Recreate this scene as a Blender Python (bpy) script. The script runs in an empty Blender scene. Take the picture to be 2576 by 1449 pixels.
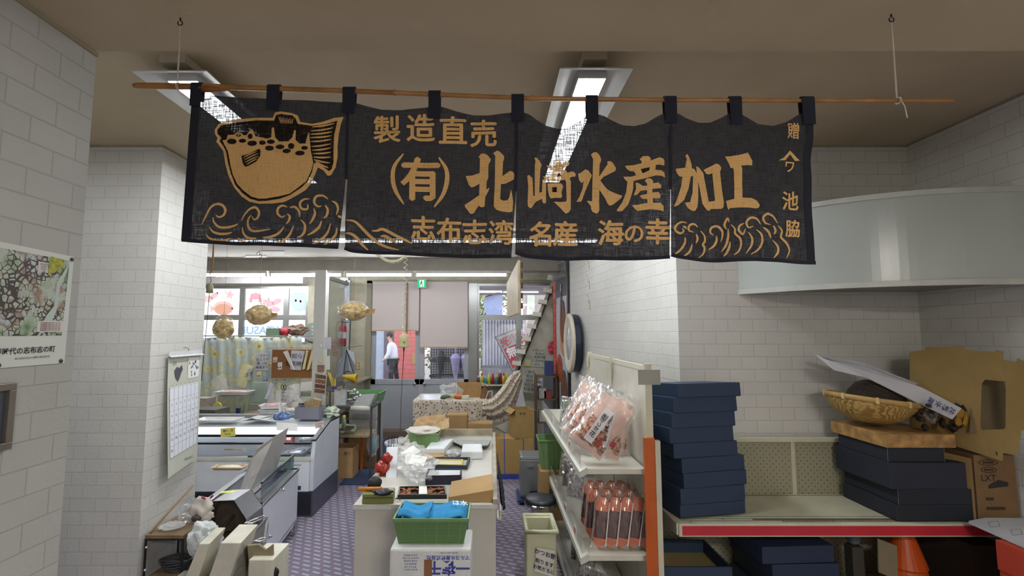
import bpy, bmesh, math, random
from mathutils import Vector, Matrix, noise
random.seed(7)
D = bpy.data
COL = bpy.context.scene.collection
SC = bpy.context.scene
# ---------------------------------------------------------------- camera, world, exposure
F = 1230.0; PX, PY = 1238.0, 724.5; EYE = 2.0; TH = math.atan(110/1230)
cam_d = D.cameras.new('camera'); cam = D.objects.new('camera', cam_d); COL.objects.link(cam)
cam.location = (0, 0, EYE); cam.rotation_euler = (math.pi/2+TH, 0, 0)
cam_d.sensor_width = 36; cam_d.lens = 36*F/2576; cam_d.shift_x = 50/2576
cam_d.clip_start = 0.05; cam_d.clip_end = 200
SC.camera = cam
SC.view_settings.view_transform = 'Standard'; SC.view_settings.look = 'None'
SC.view_settings.gamma = 1; SC.view_settings.exposure = 0.55; SC.view_settings.use_curve_mapping = False
W = D.worlds.new('world'); SC.world = W; W.use_nodes = True
W.node_tree.nodes['Background'].inputs[0].default_value = (0.86, 0.9, 1.0, 1)
W.node_tree.nodes['Background'].inputs[1].default_value = 1.9
TUBE_E = 58.0      # back-room tubes
PANEL_E = 30.0      # diffusers of the two big fittings
def lamp(name, loc, sx, sy, power, col, rot=(0, 0, 0)):
    l = D.lights.new(name, 'AREA'); l.shape = 'RECTANGLE'; l.size = sx; l.size_y = sy; l.energy = power; l.color = col
    o = D.objects.new(name, l); o.location = loc; o.rotation_euler = rot; COL.objects.link(o); return o
lamp('recess_fill_light', (-3.3, 2.6, 3.5), 0.9, 0.15, 7, (0.95, 0.97, 1.0))  # added unseen fill that brightens the left pillar face and its recess
# added fill light, unseen behind the camera, brightening the near room
lamp('camera_fill_light', (1.3, -1.7, 3.15), 1.2, 0.25, 92, (1.0, 0.96, 0.88))
# ---------------------------------------------------------------- picture-to-room helpers (measurements only)
CT, ST = math.cos(TH), math.sin(TH)
def ray(u, v):
    k = (PY-v)/F
    return Vector(((u-PX)/F, CT-k*ST, ST+k*CT))
def at(u, v, Y):
    d = ray(u, v); t = Y/d.y
    return Vector((d.x*t, Y, EYE+d.z*t))
def onz(u, v, Z):
    d = ray(u, v); t = (Z-EYE)/d.z
    return Vector((d.x*t, d.y*t, Z))
def onx(u, v, X):
    d = ray(u, v); t = X/d.x
    return Vector((X, d.y*t, EYE+d.z*t))
def X_(u, v, Y): return at(u, v, Y).x
def Z_(u, v, Y): return at(u, v, Y).z
def lerp(a, b, t): return a+(b-a)*t
def pl(pts, s):
    """piecewise-linear value of [(x, y), ...] at x = s"""
    if s <= pts[0][0]: return pts[0][1]
    for (a, b), (c, d) in zip(pts, pts[1:]):
        if s <= c: return b+(d-b)*(s-a)/(c-a) if c > a else d
    return pts[-1][1]
def catmull(pts, n=5):
    if len(pts) < 3: return [Vector(p) for p in pts]
    P = [Vector(p) for p in pts]; out = []
    P = [P[0]*2-P[1]]+P+[P[-1]*2-P[-2]]
    for i in range(1, len(P)-2):
        for k in range(n):
            t = k/n; a, b, c, d = P[i-1], P[i], P[i+1], P[i+2]
            out.append(0.5*((2*b)+(c-a)*t+(2*a-5*b+4*c-d)*t*t+(3*b-a-3*c+d)*t**3))
    out.append(P[-2]); return out
# ---------------------------------------------------------------- mesh builder
class MB:
    def __init__(s): s.v = []; s.f = []; s.m = []
    def add(s, vs, fs, m=0):
        b = len(s.v); s.v += [Vector(p) for p in vs]
        s.f += [tuple(b+i for i in f) for f in fs]; s.m += [m]*len(fs); return s
    def box(s, x0, x1, y0, y1, z0, z1, m=0):
        return s.add([(x0,y0,z0),(x1,y0,z0),(x1,y1,z0),(x0,y1,z0),(x0,y0,z1),(x1,y0,z1),(x1,y1,z1),(x0,y1,z1)],
            [(0,3,2,1),(4,5,6,7),(0,1,5,4),(1,2,6,5),(2,3,7,6),(3,0,4,7)], m)
    def ob(s, c, size, R=None, m=0):
        """box of size about c, turned by R (3x3 or z angle)"""
        if R is None: R = Matrix.Identity(3)
        elif isinstance(R, (int, float)): R = Matrix.Rotation(R, 3, 'Z')
        c = Vector(c); a, b, d = [q/2 for q in size]
        vs = [c+R@Vector(p) for p in [(-a,-b,-d),(a,-b,-d),(a,b,-d),(-a,b,-d),(-a,-b,d),(a,-b,d),(a,b,d),(-a,b,d)]]
        return s.add(vs, [(0,3,2,1),(4,5,6,7),(0,1,5,4),(1,2,6,5),(2,3,7,6),(3,0,4,7)], m)
    def bar(s, p, q, w, h=None, m=0, up=(0,0,1)):
        """rectangular bar from p to q"""
        p, q = Vector(p), Vector(q); h = h or w; d = (q-p); L = d.length; d.normalize()
        x = d.cross(Vector(up));
        if x.length < 1e-4: x = d.cross(Vector((1,0,0)))
        x.normalize(); z = x.cross(d)
        R = Matrix((x, d, z)).transposed()
        return s.ob((p+q)/2, (w, L, h), R, m)
    def tube(s, pts, r, n=8, m=0, closed=False, cap=True):
        P = [Vector(p) for p in pts]; N = len(P); rr = r if isinstance(r, (list, tuple)) else [r]*N
        b = len(s.v); prev = None
        for i, p in enumerate(P):
            if closed: d = P[(i+1) % N]-P[i-1]
            else: d = P[min(i+1, N-1)]-P[max(i-1, 0)]
            if d.length < 1e-9: d = Vector((0,0,1))
            d.normalize()
            if prev is None:
                a = d.orthogonal().normalized()
            else:
                a = prev-d*prev.dot(d)
                if a.length < 1e-6: a = d.orthogonal()
                a.normalize()
            prev = a; c = d.cross(a)
            for k in range(n):
                t = 2*math.pi*k/n; s.v.append(p+(a*math.cos(t)+c*math.sin(t))*rr[i])
        for i in range(N if closed else N-1):
            j = (i+1) % N
            for k in range(n):
                l = (k+1) % n
                s.f.append((b+i*n+k, b+i*n+l, b+j*n+l, b+j*n+k)); s.m.append(m)
        if cap and not closed:
            s.f.append(tuple(b+k for k in reversed(range(n)))); s.m.append(m)
            s.f.append(tuple(b+(N-1)*n+k for k in range(n))); s.m.append(m)
        return s
    def lathe(s, c, prof, n=20, m=0, R=None, sx=1, sy=1):
        """profile [(r, z)] turned about z through c"""
        c = Vector(c); b = len(s.v); R = R or Matrix.Identity(3)
        for r, z in prof:
            for k in range(n):
                t = 2*math.pi*k/n; s.v.append(c+R@Vector((r*math.cos(t)*sx, r*math.sin(t)*sy, z)))
        for i in range(len(prof)-1):
            for k in range(n):
                l = (k+1) % n; s.f.append((b+i*n+k, b+i*n+l, b+(i+1)*n+l, b+(i+1)*n+k)); s.m.append(m)
        if prof[0][0] > 1e-5: s.f.append(tuple(b+k for k in reversed(range(n)))); s.m.append(m)
        if prof[-1][0] > 1e-5: s.f.append(tuple(b+(len(prof)-1)*n+k for k in range(n))); s.m.append(m)
        return s
    def prism(s, pts, off, m=0):
        """closed prism: polygon pts (3-D) extruded by vector off"""
        P = [Vector(p) for p in pts]; n = len(P); off = Vector(off); b = len(s.v)
        s.v += P+[p+off for p in P]
        s.f.append(tuple(b+i for i in reversed(range(n)))); s.f.append(tuple(b+n+i for i in range(n))); s.m += [m, m]
        for i in range(n):
            j = (i+1) % n; s.f.append((b+i, b+j, b+n+j, b+n+i)); s.m.append(m)
        return s
    def grid(s, fn, nu, nv, m=0):
        b = len(s.v)
        for j in range(nv+1):
            for i in range(nu+1): s.v.append(Vector(fn(i/nu, j/nv)))
        for j in range(nv):
            for i in range(nu):
                q = b+j*(nu+1)+i; s.f.append((q, q+1, q+nu+2, q+nu+1)); s.m.append(m)
        return s
    def blob(s, c, size, seed=0, amp=0.25, freq=2.0, sub=3, m=0, R=None, flat=None):
        """crumpled closed lump"""
        bm = bmesh.new(); bmesh.ops.create_icosphere(bm, subdivisions=sub, radius=1)
        c = Vector(c); R = R or Matrix.Identity(3); vs = []
        for v in bm.verts:
            p = v.co.copy(); k = 1+amp*noise.noise(p*freq+Vector((seed*7.3, seed*3.1, 0)))*2+amp*.5*noise.noise(p*freq*2.7+Vector((0, seed*5.1, 3)))
            q = Vector((p.x*size[0]/2*k, p.y*size[1]/2*k, p.z*size[2]/2*k))
            if flat is not None: q.z = max(q.z, -flat)
            vs.append(c+R@q)
        fs = [tuple(v.index for v in f.verts) for f in bm.faces]; bm.free()
        return s.add(vs, fs, m)
    def build(s, name, mats, parent=None, label=None, cat=None, group=None, kind=None, smooth=False, bevel=0, solid=0, sub=0):
        if not isinstance(mats, (list, tuple)): mats = [mats]
        if parent is not None: o0 = parent_origin(parent)
        else:
            xs = [v.x for v in s.v]; ys = [v.y for v in s.v]; zs = [v.z for v in s.v]
            o0 = Vector(((min(xs)+max(xs))/2, (min(ys)+max(ys))/2, min(zs)))
        me = D.meshes.new(name); me.from_pydata([v-o0 for v in s.v], [], s.f); me.update()
        for i, p in enumerate(me.polygons): p.material_index = s.m[i]
        if smooth: me.polygons.foreach_set('use_smooth', [True]*len(me.polygons))
        for x in mats: me.materials.append(x)
        o = D.objects.new(name, me); COL.objects.link(o)
        if parent is not None: o.parent = parent
        else: o.location = o0
        if solid: q = o.modifiers.new('s', 'SOLIDIFY'); q.thickness = solid; q.offset = 0
        if bevel: q = o.modifiers.new('b', 'BEVEL'); q.width = bevel; q.segments = 2; q.limit_method = 'ANGLE'
        if sub: q = o.modifiers.new('d', 'SUBSURF'); q.levels = sub; q.render_levels = sub
        tag(o, label, cat, group, kind); return o
def parent_origin(p):
    v = Vector((0, 0, 0))
    while p is not None: v += p.location; p = p.parent
    return v
def tag(o, label=None, cat=None, group=None, kind=None):
    if label: o['label'] = label
    if cat: o['category'] = cat
    if group: o['group'] = group
    if kind: o['kind'] = kind
    return o
def thing(name, label, cat, loc, group=None):
    o = D.objects.new(name, None); COL.objects.link(o); o.location = loc; o.empty_display_size = .05
    return tag(o, label, cat, group)
def settle(o, z, xlo=None, xhi=None):
    M_ = o.rotation_euler.to_matrix()*o.scale.x; P = [M_@v.co for c in o.children for v in c.data.vertices]
    o.location.z = z-min(p.z for p in P)
    if xhi is not None and o.location.x+max(p.x for p in P) > xhi: o.location.x = xhi-max(p.x for p in P)
    elif xlo is not None and o.location.x+min(p.x for p in P) < xlo: o.location.x = min(xlo-min(p.x for p in P), xhi-max(p.x for p in P))
def children(o): return [c for c in COL.objects if c.parent == o]
def copy_tree(o, loc=None, rz=None, label=None, parent=None):
    kids = [c for c in o.children]
    c = o.copy(); COL.objects.link(c)
    if parent is not None: c.parent = parent
    for k in kids: copy_tree(k, parent=c)
    if loc is not None: c.location = loc
    if rz is not None: c.rotation_euler = rz if isinstance(rz, (tuple, list)) else (0, 0, rz)
    if label: c['label'] = label
    return c
# ---------------------------------------------------------------- materials
MATS = {}
def nd(nt, t, **kw):
    n = nt.nodes.new(t)
    for k, v in kw.items():
        if k.startswith('_'): setattr(n, k[1:], v)
    return n
def base(name):
    m = D.materials.new(name); m.use_nodes = True; nt = m.node_tree; b = nt.nodes['Principled BSDF']; return m, nt, b
def mat(col, rough=.6, metal=0, var=.06, scale=8, bump=0, bscale=60, name=None, spec=.5, emit=0, coat=0):
    key = (tuple(col), rough, metal, var, scale, bump, bscale, emit, spec, coat)
    if key in MATS: return MATS[key]
    m, nt, b = base(name or 'm'); L = nt.links
    tc = nd(nt, 'ShaderNodeTexCoord')
    b.inputs['Roughness'].default_value = rough; b.inputs['Metallic'].default_value = metal
    b.inputs['Specular IOR Level'].default_value = spec
    if coat: b.inputs['Coat Weight'].default_value = coat
    if var > 0:
        n = nd(nt, 'ShaderNodeTexNoise'); n.inputs['Scale'].default_value = scale; n.inputs['Detail'].default_value = 5
        L.new(tc.outputs['Object'], n.inputs['Vector'])
        r = nd(nt, 'ShaderNodeMapRange'); r.inputs[1].default_value = .3; r.inputs[2].default_value = .7
        r.inputs[3].default_value = 1-var*1.6; r.inputs[4].default_value = 1+var*.6
        L.new(n.outputs[0], r.inputs[0])
        h = nd(nt, 'ShaderNodeHueSaturation'); h.inputs['Color'].default_value = (*col, 1); L.new(r.outputs[0], h.inputs['Value'])
        L.new(h.outputs[0], b.inputs['Base Color'])
    else: b.inputs['Base Color'].default_value = (*col, 1)
    if bump:
        n2 = nd(nt, 'ShaderNodeTexNoise'); n2.inputs['Scale'].default_value = bscale; n2.inputs['Detail'].default_value = 4
        L.new(tc.outputs['Object'], n2.inputs['Vector'])
        bp = nd(nt, 'ShaderNodeBump'); bp.inputs['Strength'].default_value = bump; bp.inputs['Distance'].default_value = .01
        L.new(n2.outputs[0], bp.inputs['Height']); L.new(bp.outputs[0], b.inputs['Normal'])
    if emit: b.inputs['Emission Color'].default_value = (*col, 1); b.inputs['Emission Strength'].default_value = emit
    MATS[key] = m; return m
def srgb(r, g, b):
    f = lambda c: (c/255/12.92) if c/255 <= .04045 else ((c/255+.055)/1.055)**2.4
    return (f(r), f(g), f(b))
def C(r, g, b, rough=.6, **k): return mat(srgb(r, g, b), rough, **k)
def brick_mat(axis, name, col=(.605, .595, .56), shift=0.0, bump=.35, bw=.2, bh=.1, mcol=None, mort=.004, rough=.55):
    m, nt, b = base(name); L = nt.links
    g = nd(nt, 'ShaderNodeNewGeometry'); sp = nd(nt, 'ShaderNodeSeparateXYZ'); cb = nd(nt, 'ShaderNodeCombineXYZ')
    L.new(g.outputs['Position'], sp.inputs[0])
    ad = nd(nt, 'ShaderNodeMath'); ad.operation = 'ADD'; ad.inputs[1].default_value = shift
    L.new(sp.outputs[{'x': 'Y', 'y': 'X'}[axis]], ad.inputs[0]); L.new(ad.outputs[0], cb.inputs[0]); L.new(sp.outputs['Z'], cb.inputs[1])
    br = nd(nt, 'ShaderNodeTexBrick'); br.inputs['Scale'].default_value = 1; br.inputs['Mortar Size'].default_value = mort
    br.inputs['Brick Width'].default_value = bw; br.inputs['Row Height'].default_value = bh; br.inputs['Mortar Smooth'].default_value = .6
    br.inputs['Color1'].default_value = (*col, 1); br.inputs['Color2'].default_value = (*[c*.955 for c in col], 1)
    br.inputs['Mortar'].default_value = (*(mcol or [c*.8 for c in col]), 1)
    L.new(cb.outputs[0], br.inputs['Vector'])
    n = nd(nt, 'ShaderNodeTexNoise'); n.inputs['Scale'].default_value = 1.3; n.inputs['Detail'].default_value = 8; L.new(g.outputs['Position'], n.inputs['Vector'])
    r = nd(nt, 'ShaderNodeMapRange'); r.inputs[1].default_value = .3; r.inputs[2].default_value = .75; r.inputs[3].default_value = 1.03; r.inputs[4].default_value = .88
    L.new(n.outputs[0], r.inputs[0]); h = nd(nt, 'ShaderNodeHueSaturation'); L.new(r.outputs[0], h.inputs['Value']); L.new(br.outputs['Color'], h.inputs['Color'])
    L.new(h.outputs[0], b.inputs['Base Color']); b.inputs['Roughness'].default_value = rough
    iv = nd(nt, 'ShaderNodeMath'); iv.operation = 'MULTIPLY'; iv.inputs[1].default_value = -1; L.new(br.outputs['Fac'], iv.inputs[0])
    n2 = nd(nt, 'ShaderNodeTexNoise'); n2.inputs['Scale'].default_value = 38; n2.inputs['Detail'].default_value = 3; L.new(g.outputs['Position'], n2.inputs['Vector'])
    ml = nd(nt, 'ShaderNodeMath'); ml.operation = 'MULTIPLY_ADD'; ml.inputs[1].default_value = .8; L.new(n2.outputs[0], ml.inputs[0]); L.new(iv.outputs[0], ml.inputs[2])
    bp = nd(nt, 'ShaderNodeBump'); bp.inputs['Strength'].default_value = bump; bp.inputs['Distance'].default_value = .006
    L.new(ml.outputs[0], bp.inputs['Height']); L.new(bp.outputs[0], b.inputs['Normal']); return m
def glass_mat(name, tint=(1, 1, 1), refl=.12, rough=.02, extra=0.0, diff=(.8, .8, .8), fk=.8):
    """thin clear sheet: mostly see-through, a little shine, optional milky share"""
    m = D.materials.new(name); m.use_nodes = True; nt = m.node_tree; nt.nodes.clear(); L = nt.links
    o = nd(nt, 'ShaderNodeOutputMaterial'); t = nd(nt, 'ShaderNodeBsdfTransparent'); t.inputs[0].default_value = (*tint, 1)
    gl = nd(nt, 'ShaderNodeBsdfGlossy'); gl.inputs['Roughness'].default_value = rough; gl.inputs[0].default_value = (.95, .97, 1, 1)
    fr = nd(nt, 'ShaderNodeFresnel'); fr.inputs[0].default_value = 1.45
    mx = nd(nt, 'ShaderNodeMixShader'); ad = nd(nt, 'ShaderNodeMath'); ad.operation = 'MULTIPLY_ADD'; ad.inputs[1].default_value = fk; ad.inputs[2].default_value = refl*.3; ad.use_clamp = True
    L.new(fr.outputs[0], ad.inputs[0]); L.new(ad.outputs[0], mx.inputs[0]); L.new(t.outputs[0], mx.inputs[1]); L.new(gl.outputs[0], mx.inputs[2])
    if extra:
        d = nd(nt, 'ShaderNodeBsdfDiffuse'); d.inputs[0].default_value = (*diff, 1); m2 = nd(nt, 'ShaderNodeMixShader'); m2.inputs[0].default_value = extra
        L.new(mx.outputs[0], m2.inputs[1]); L.new(d.outputs[0], m2.inputs[2]); L.new(m2.outputs[0], o.inputs[0])
    else: L.new(mx.outputs[0], o.inputs[0])
    return m
def emis_mat(name, col, e):
    m = D.materials.new(name); m.use_nodes = True; nt = m.node_tree; nt.nodes.clear()
    o = nd(nt, 'ShaderNodeOutputMaterial'); q = nd(nt, 'ShaderNodeEmission'); q.inputs[0].default_value = (*col, 1); q.inputs[1].default_value = e
    nt.links.new(q.outputs[0], o.inputs[0]); return m
def cloth_mat(name, col, transp, transl=.25, weave=260):
    """thin woven cloth: tiny gaps let bright lamps through"""
    m = D.materials.new(name); m.use_nodes = True; nt = m.node_tree; nt.nodes.clear(); L = nt.links
    o = nd(nt, 'ShaderNodeOutputMaterial'); d = nd(nt, 'ShaderNodeBsdfDiffuse'); t = nd(nt, 'ShaderNodeBsdfTranslucent'); tr = nd(nt, 'ShaderNodeBsdfTransparent')
    g = nd(nt, 'ShaderNodeTexCoord'); fac = None
    for sc, ax in (((weave*.08, 1, weave), 0), ((weave, 1, weave*.08), 1)):
        mp = nd(nt, 'ShaderNodeMapping'); mp.inputs['Scale'].default_value = sc; L.new(g.outputs['Object'], mp.inputs[0])
        n = nd(nt, 'ShaderNodeTexNoise'); n.inputs['Scale'].default_value = 1; n.inputs['Detail'].default_value = 2; L.new(mp.outputs[0], n.inputs['Vector'])
        if fac is None: fac = n
        else:
            a = nd(nt, 'ShaderNodeMath'); a.operation = 'ADD'; L.new(fac.outputs[0], a.inputs[0]); L.new(n.outputs[0], a.inputs[1]); fac = a
    r = nd(nt, 'ShaderNodeMapRange'); r.inputs[1].default_value = .93; r.inputs[2].default_value = 1.3; r.inputs[3].default_value = transp*.12; r.inputs[4].default_value = transp*3.4
    L.new(fac.outputs[0], r.inputs[0])
    r2 = nd(nt, 'ShaderNodeMapRange'); r2.inputs[1].default_value = .8; r2.inputs[2].default_value = 1.2; r2.inputs[3].default_value = .75; r2.inputs[4].default_value = 1.25
    L.new(fac.outputs[0], r2.inputs[0]); h = nd(nt, 'ShaderNodeHueSaturation'); h.inputs['Color'].default_value = (*col, 1); L.new(r2.outputs[0], h.inputs['Value'])
    L.new(h.outputs[0], d.inputs[0]); L.new(h.outputs[0], t.inputs[0])
    m1 = nd(nt, 'ShaderNodeMixShader'); m1.inputs[0].default_value = transl; L.new(d.outputs[0], m1.inputs[1]); L.new(t.outputs[0], m1.inputs[2])
    m2 = nd(nt, 'ShaderNodeMixShader'); L.new(r.outputs[0], m2.inputs[0]); L.new(m1.outputs[0], m2.inputs[1]); L.new(tr.outputs[0], m2.inputs[2]); L.new(m2.outputs[0], o.inputs[0]); return m
def text2d(s, size, bold=0.0, sx=1.0):
    """font outline as a flat mesh, centred: (verts2d, faces)"""
    c = D.curves.new('t', 'FONT'); c.body = s; c.size = size; c.align_x = 'CENTER'; c.align_y = 'CENTER'; c.offset = bold*size; c.resolution_u = 3
    o = D.objects.new('t', c); COL.objects.link(o); bpy.context.view_layer.update()
    me = D.meshes.new_from_object(o.evaluated_get(bpy.context.evaluated_depsgraph_get()))
    vs = [(v.co.x*sx, v.co.y) for v in me.vertices]; fs = [tuple(p.vertices) for p in me.polygons]
    D.objects.remove(o); D.curves.remove(c); D.meshes.remove(me)
    if vs:
        cx = (min(v[0] for v in vs)+max(v[0] for v in vs))/2; cy = (min(v[1] for v in vs)+max(v[1] for v in vs))/2
        vs = [(a-cx, b-cy) for a, b in vs]
    return vs, fs
def text_on(mb, s, c, ex, ez, size, m=1, bold=0.0, lift=.0008, sx=1.0):
    """add lettering to a mesh: centre c, reading direction ex, up direction ez"""
    c, ex, ez = Vector(c), Vector(ex).normalized(), Vector(ez).normalized(); n = ex.cross(ez)
    vs, fs = text2d(s, size, bold, sx)
    mb.add([c+ex*a+ez*b+n*lift for a, b in vs], fs, m)
WHITE_P = C(228, 226, 218, .5)
PAPER = C(232, 232, 228, .8, var=.03)
CARD = C(176, 140, 92, .85, var=.08, scale=14, bump=.1, bscale=30)
CARD2 = C(160, 128, 84, .85, var=.08, scale=10, bump=.1)
ALU = C(150, 150, 148, .35, metal=.6, var=.04)
STEEL = C(170, 172, 175, .22, metal=.9, var=.05)
CHROME = C(215, 215, 218, .1, metal=1, var=.02)
BLACKP = C(22, 22, 24, .45)
INK = C(40, 40, 42, .7, var=0)
CREAM = C(205, 198, 178, .45, var=.05)
GLASS = glass_mat('clear_glass')
PLASTIC = glass_mat('clear_plastic_film', refl=.12, rough=.16, extra=.07, fk=.42)
PLASTIC2 = glass_mat('thick_plastic_film', refl=.12, rough=.25, extra=.22, fk=.35)
BR_Y = brick_mat('y', 'white_painted_block_front'); BR_X = brick_mat('x', 'white_painted_block_side', shift=.05)
CEIL = C(186, 170, 142, .8, var=.05, scale=2, bump=.05)
# ---------------------------------------------------------------- the room
def struct(mb, name, mats, **k): return mb.build(name, mats, kind='structure', **k)
ZC, ZS = 3.545, 3.2
def floor_mat():
    m, nt, b = base('purple_carpet_tiles'); L = nt.links
    g = nd(nt, 'ShaderNodeNewGeometry'); mp = nd(nt, 'ShaderNodeMapping'); mp.inputs['Rotation'].default_value = (0, 0, math.radians(24)); mp.inputs['Location'].default_value = (.03, .01, 0)
    L.new(g.outputs['Position'], mp.inputs[0])
    br = nd(nt, 'ShaderNodeTexBrick'); br.offset = .5; br.inputs['Scale'].default_value = 1; br.inputs['Brick Width'].default_value = .115; br.inputs['Row Height'].default_value = .062; br.inputs['Mortar Size'].default_value = .023; br.inputs['Mortar Smooth'].default_value = .25; br.inputs['Bias'].default_value = 0
    br.inputs['Color1'].default_value = (*srgb(176, 170, 184), 1); br.inputs['Color2'].default_value = (*srgb(150, 158, 178), 1); br.inputs['Mortar'].default_value = (*srgb(122, 112, 128), 1)
    L.new(mp.outputs[0], br.inputs['Vector'])
    n = nd(nt, 'ShaderNodeTexNoise'); n.inputs['Scale'].default_value = 120; L.new(g.outputs['Position'], n.inputs['Vector'])
    r = nd(nt, 'ShaderNodeMapRange'); r.inputs[3].default_value = .8; r.inputs[4].default_value = 1.2; L.new(n.outputs[0], r.inputs[0])
    h = nd(nt, 'ShaderNodeHueSaturation'); L.new(br.outputs['Color'], h.inputs['Color']); L.new(r.outputs[0], h.inputs['Value']); L.new(h.outputs[0], b.inputs['Base Color'])
    b.inputs['Roughness'].default_value = .9; return m
struct(MB().box(-6.2, 4.2, -2.2, 9.75, -.1, 0), 'floor', floor_mat())
struct(MB().box(-1.9, 4.2, -2.2, 2.0, ZS, 3.75), 'ceiling_near', CEIL)
struct(MB().box(-6.2, 4.2, 2.0, 5.3, ZC, 3.75), 'ceiling', CEIL)
struct(MB().box(-6.2, 3.0, 5.3, 9.75, 3.2, 3.75), 'ceiling_back', C(178, 172, 164, .8, var=.04, scale=2))
struct(MB().box(-6.2, 2.0, 7.98, 8.3, 3.0, 3.2), 'ceiling_beam', C(165, 160, 150, .8))
mb = MB().box(-1.93, -1.71, -2.2, 2.015, 0, ZS); struct(mb, 'wall_left_near', brick_mat('x', 'shaded_painted_block', col=(.46, .46, .43), shift=.05))  # shade put into the colour: block paint darkened where less light falls
mb = MB().box(-1.93, 4.2, -2.4, -2.2, 0, ZS); struct(mb, 'wall_rear', BR_Y)
mb = MB().box(-4.9, -4.7, 2.0, 3.95, 0, ZC); mb.box(-4.9, -1.93, 1.8, 2.0, 0, ZC); struct(mb, 'wall_left_recess', BR_X)
def block(mb, pts, z0, z1, front):
    """vertical prism over plan pts; side faces get slot 1, faces towards the viewer slot 0"""
    n = len(pts); b = len(mb.v); mb.v += [Vector((x, y, z0)) for x, y in pts]+[Vector((x, y, z1)) for x, y in pts]
    mb.f += [tuple(b+i for i in reversed(range(n))), tuple(b+n+i for i in range(n))]; mb.m += [0, 0]
    for i in range(n):
        j = (i+1) % n; mb.f.append((b+i, b+j, b+n+j, b+n+i)); mb.m.append(0 if i in front else 1)
    return mb
struct(block(MB(), [(-6.2, 3.95), (-2.74, 3.95), (-2.74, 4.66), (-6.2, 4.66)], 0, ZC, (0, 2)), 'wall_left', [BR_Y, BR_X])
struct(block(MB(), [(1.5, 3.95), (3.65, 3.95), (3.65, 8.5), (1.07, 8.5)], 0, ZC, (0, 2)), 'wall_back', [BR_Y, BR_X])
struct(MB().box(3.447, 3.65, -2.2, 3.95, 0, ZC), 'wall_right', brick_mat('x', 'white_painted_block_right', shift=.02))
struct(MB().box(-6.2, -6.0, 4.66, 9.6, 0, 3.2), 'wall_left_back', C(190, 186, 172, .7))
struct(MB().box(1.9, 2.1, 8.5, 9.6, 0, 3.2), 'wall_right_back', C(190, 186, 172, .7))
TRIM = C(150, 142, 122, .7)
struct(MB().box(-1.71, -1.70, -2.2, 2.015, ZS-.018, ZS), 'trim_1', TRIM)
mb = MB().box(-6.0, -2.735, 3.942, 3.95, ZC-.015, ZC).box(-2.74, -2.732, 3.95, 4.65, ZC-.015, ZC); struct(mb, 'trim_2', TRIM)
mb = MB().box(1.5, 3.447, 3.942, 3.95, ZC-.015, ZC).box(3.437, 3.447, 2.0, 3.95, ZC-.015, ZC); struct(mb, 'trim_3', TRIM)
# far wall with its openings (Y = 9.6)
YB = 9.6
PLAST = C(176, 170, 150, .85, var=.14, scale=5, bump=.1)
mb = MB()
def wseg(u0, u1, z0, z1): mb.box((u0-PX)/F*YB, (u1-PX)/F*YB, YB, YB+.15, z0, z1)
XW = [-6.2, -3.62, -2.38, -.45, -.30, 1.25, 2.1]
mb.box(-6.2, -3.62, YB, YB+.15, 0, 1.75); mb.box(-6.2, -3.62, YB, YB+.15, 2.9, 3.2)
mb.box(-3.62, -2.38, YB, YB+.15, 0, 3.2); mb.box(-2.38, 1.25, YB, YB+.15, 2.98, 3.2)
mb.box(-.40, 1.25, YB, YB+.15, 0, 1.0); mb.box(1.25, 2.1, YB, YB+.15, 0, 3.2)
struct(mb, 'wall_back_room', PLAST)
# panel soffit above the window band
struct(MB().box(-6.0, -3.62, 9.3, 9.6, 2.92, 3.2), 'trim_4', C(196, 190, 188, .6))
def sash(mb, x0, x1, z0, z1, w=.05, y0=YB+.02, d=.05, m=0):
    mb.box(x0, x1, y0, y0+d, z0, z0+w, m).box(x0, x1, y0, y0+d, z1-w, z1, m).box(x0, x0+w, y0, y0+d, z0+w, z1-w, m).box(x1-w, x1, y0, y0+d, z0+w, z1-w, m)
def window(n, panes, name_extra=None):
    f = MB()
    g = MB()
    for x0, x1, z0, z1 in panes:
        sash(f, x0, x1, z0, z1); g.box(x0+.05, x1-.05, YB+.042, YB+.048, z0+.05, z1-.05)
    w = struct(f, 'window_%d' % n, ALU)
    g.build('glazing', GLASS, w); return w
WL = window(1, [(-6.0, -4.93, 2.28, 2.9), (-4.93, -4.06, 2.28, 2.9), (-4.06, -3.62, 2.28, 2.9), (-6.0, -4.93, 1.75, 2.28), (-4.93, -4.06, 1.75, 2.28), (-4.06, -3.62, 1.75, 2.28)])
WR = window(2, [(-.30, .52, 2.28, 2.95), (.52, 1.25, 2.28, 2.95), (-.30, .52, 1.0, 2.28), (.52, 1.25, 1.0, 2.28)])
struct(MB().box(-.46, -.29, YB-.02, YB+.12, 0, 3.0), 'trim_5', ALU)
struct(MB().box(-2.46, -2.36, YB-.03, YB+.12, 0, 3.0).box(-2.46, 1.28, YB-.03, YB+.12, 2.95, 3.02), 'trim_6', C(140, 134, 116, .6))
struct(MB().box(-2.38, -.45, 9.35, YB+.6, 0, .14), 'trim_7', C(120, 104, 92, .8))
GREYD = C(160, 164, 170, .45, var=.05)
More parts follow.
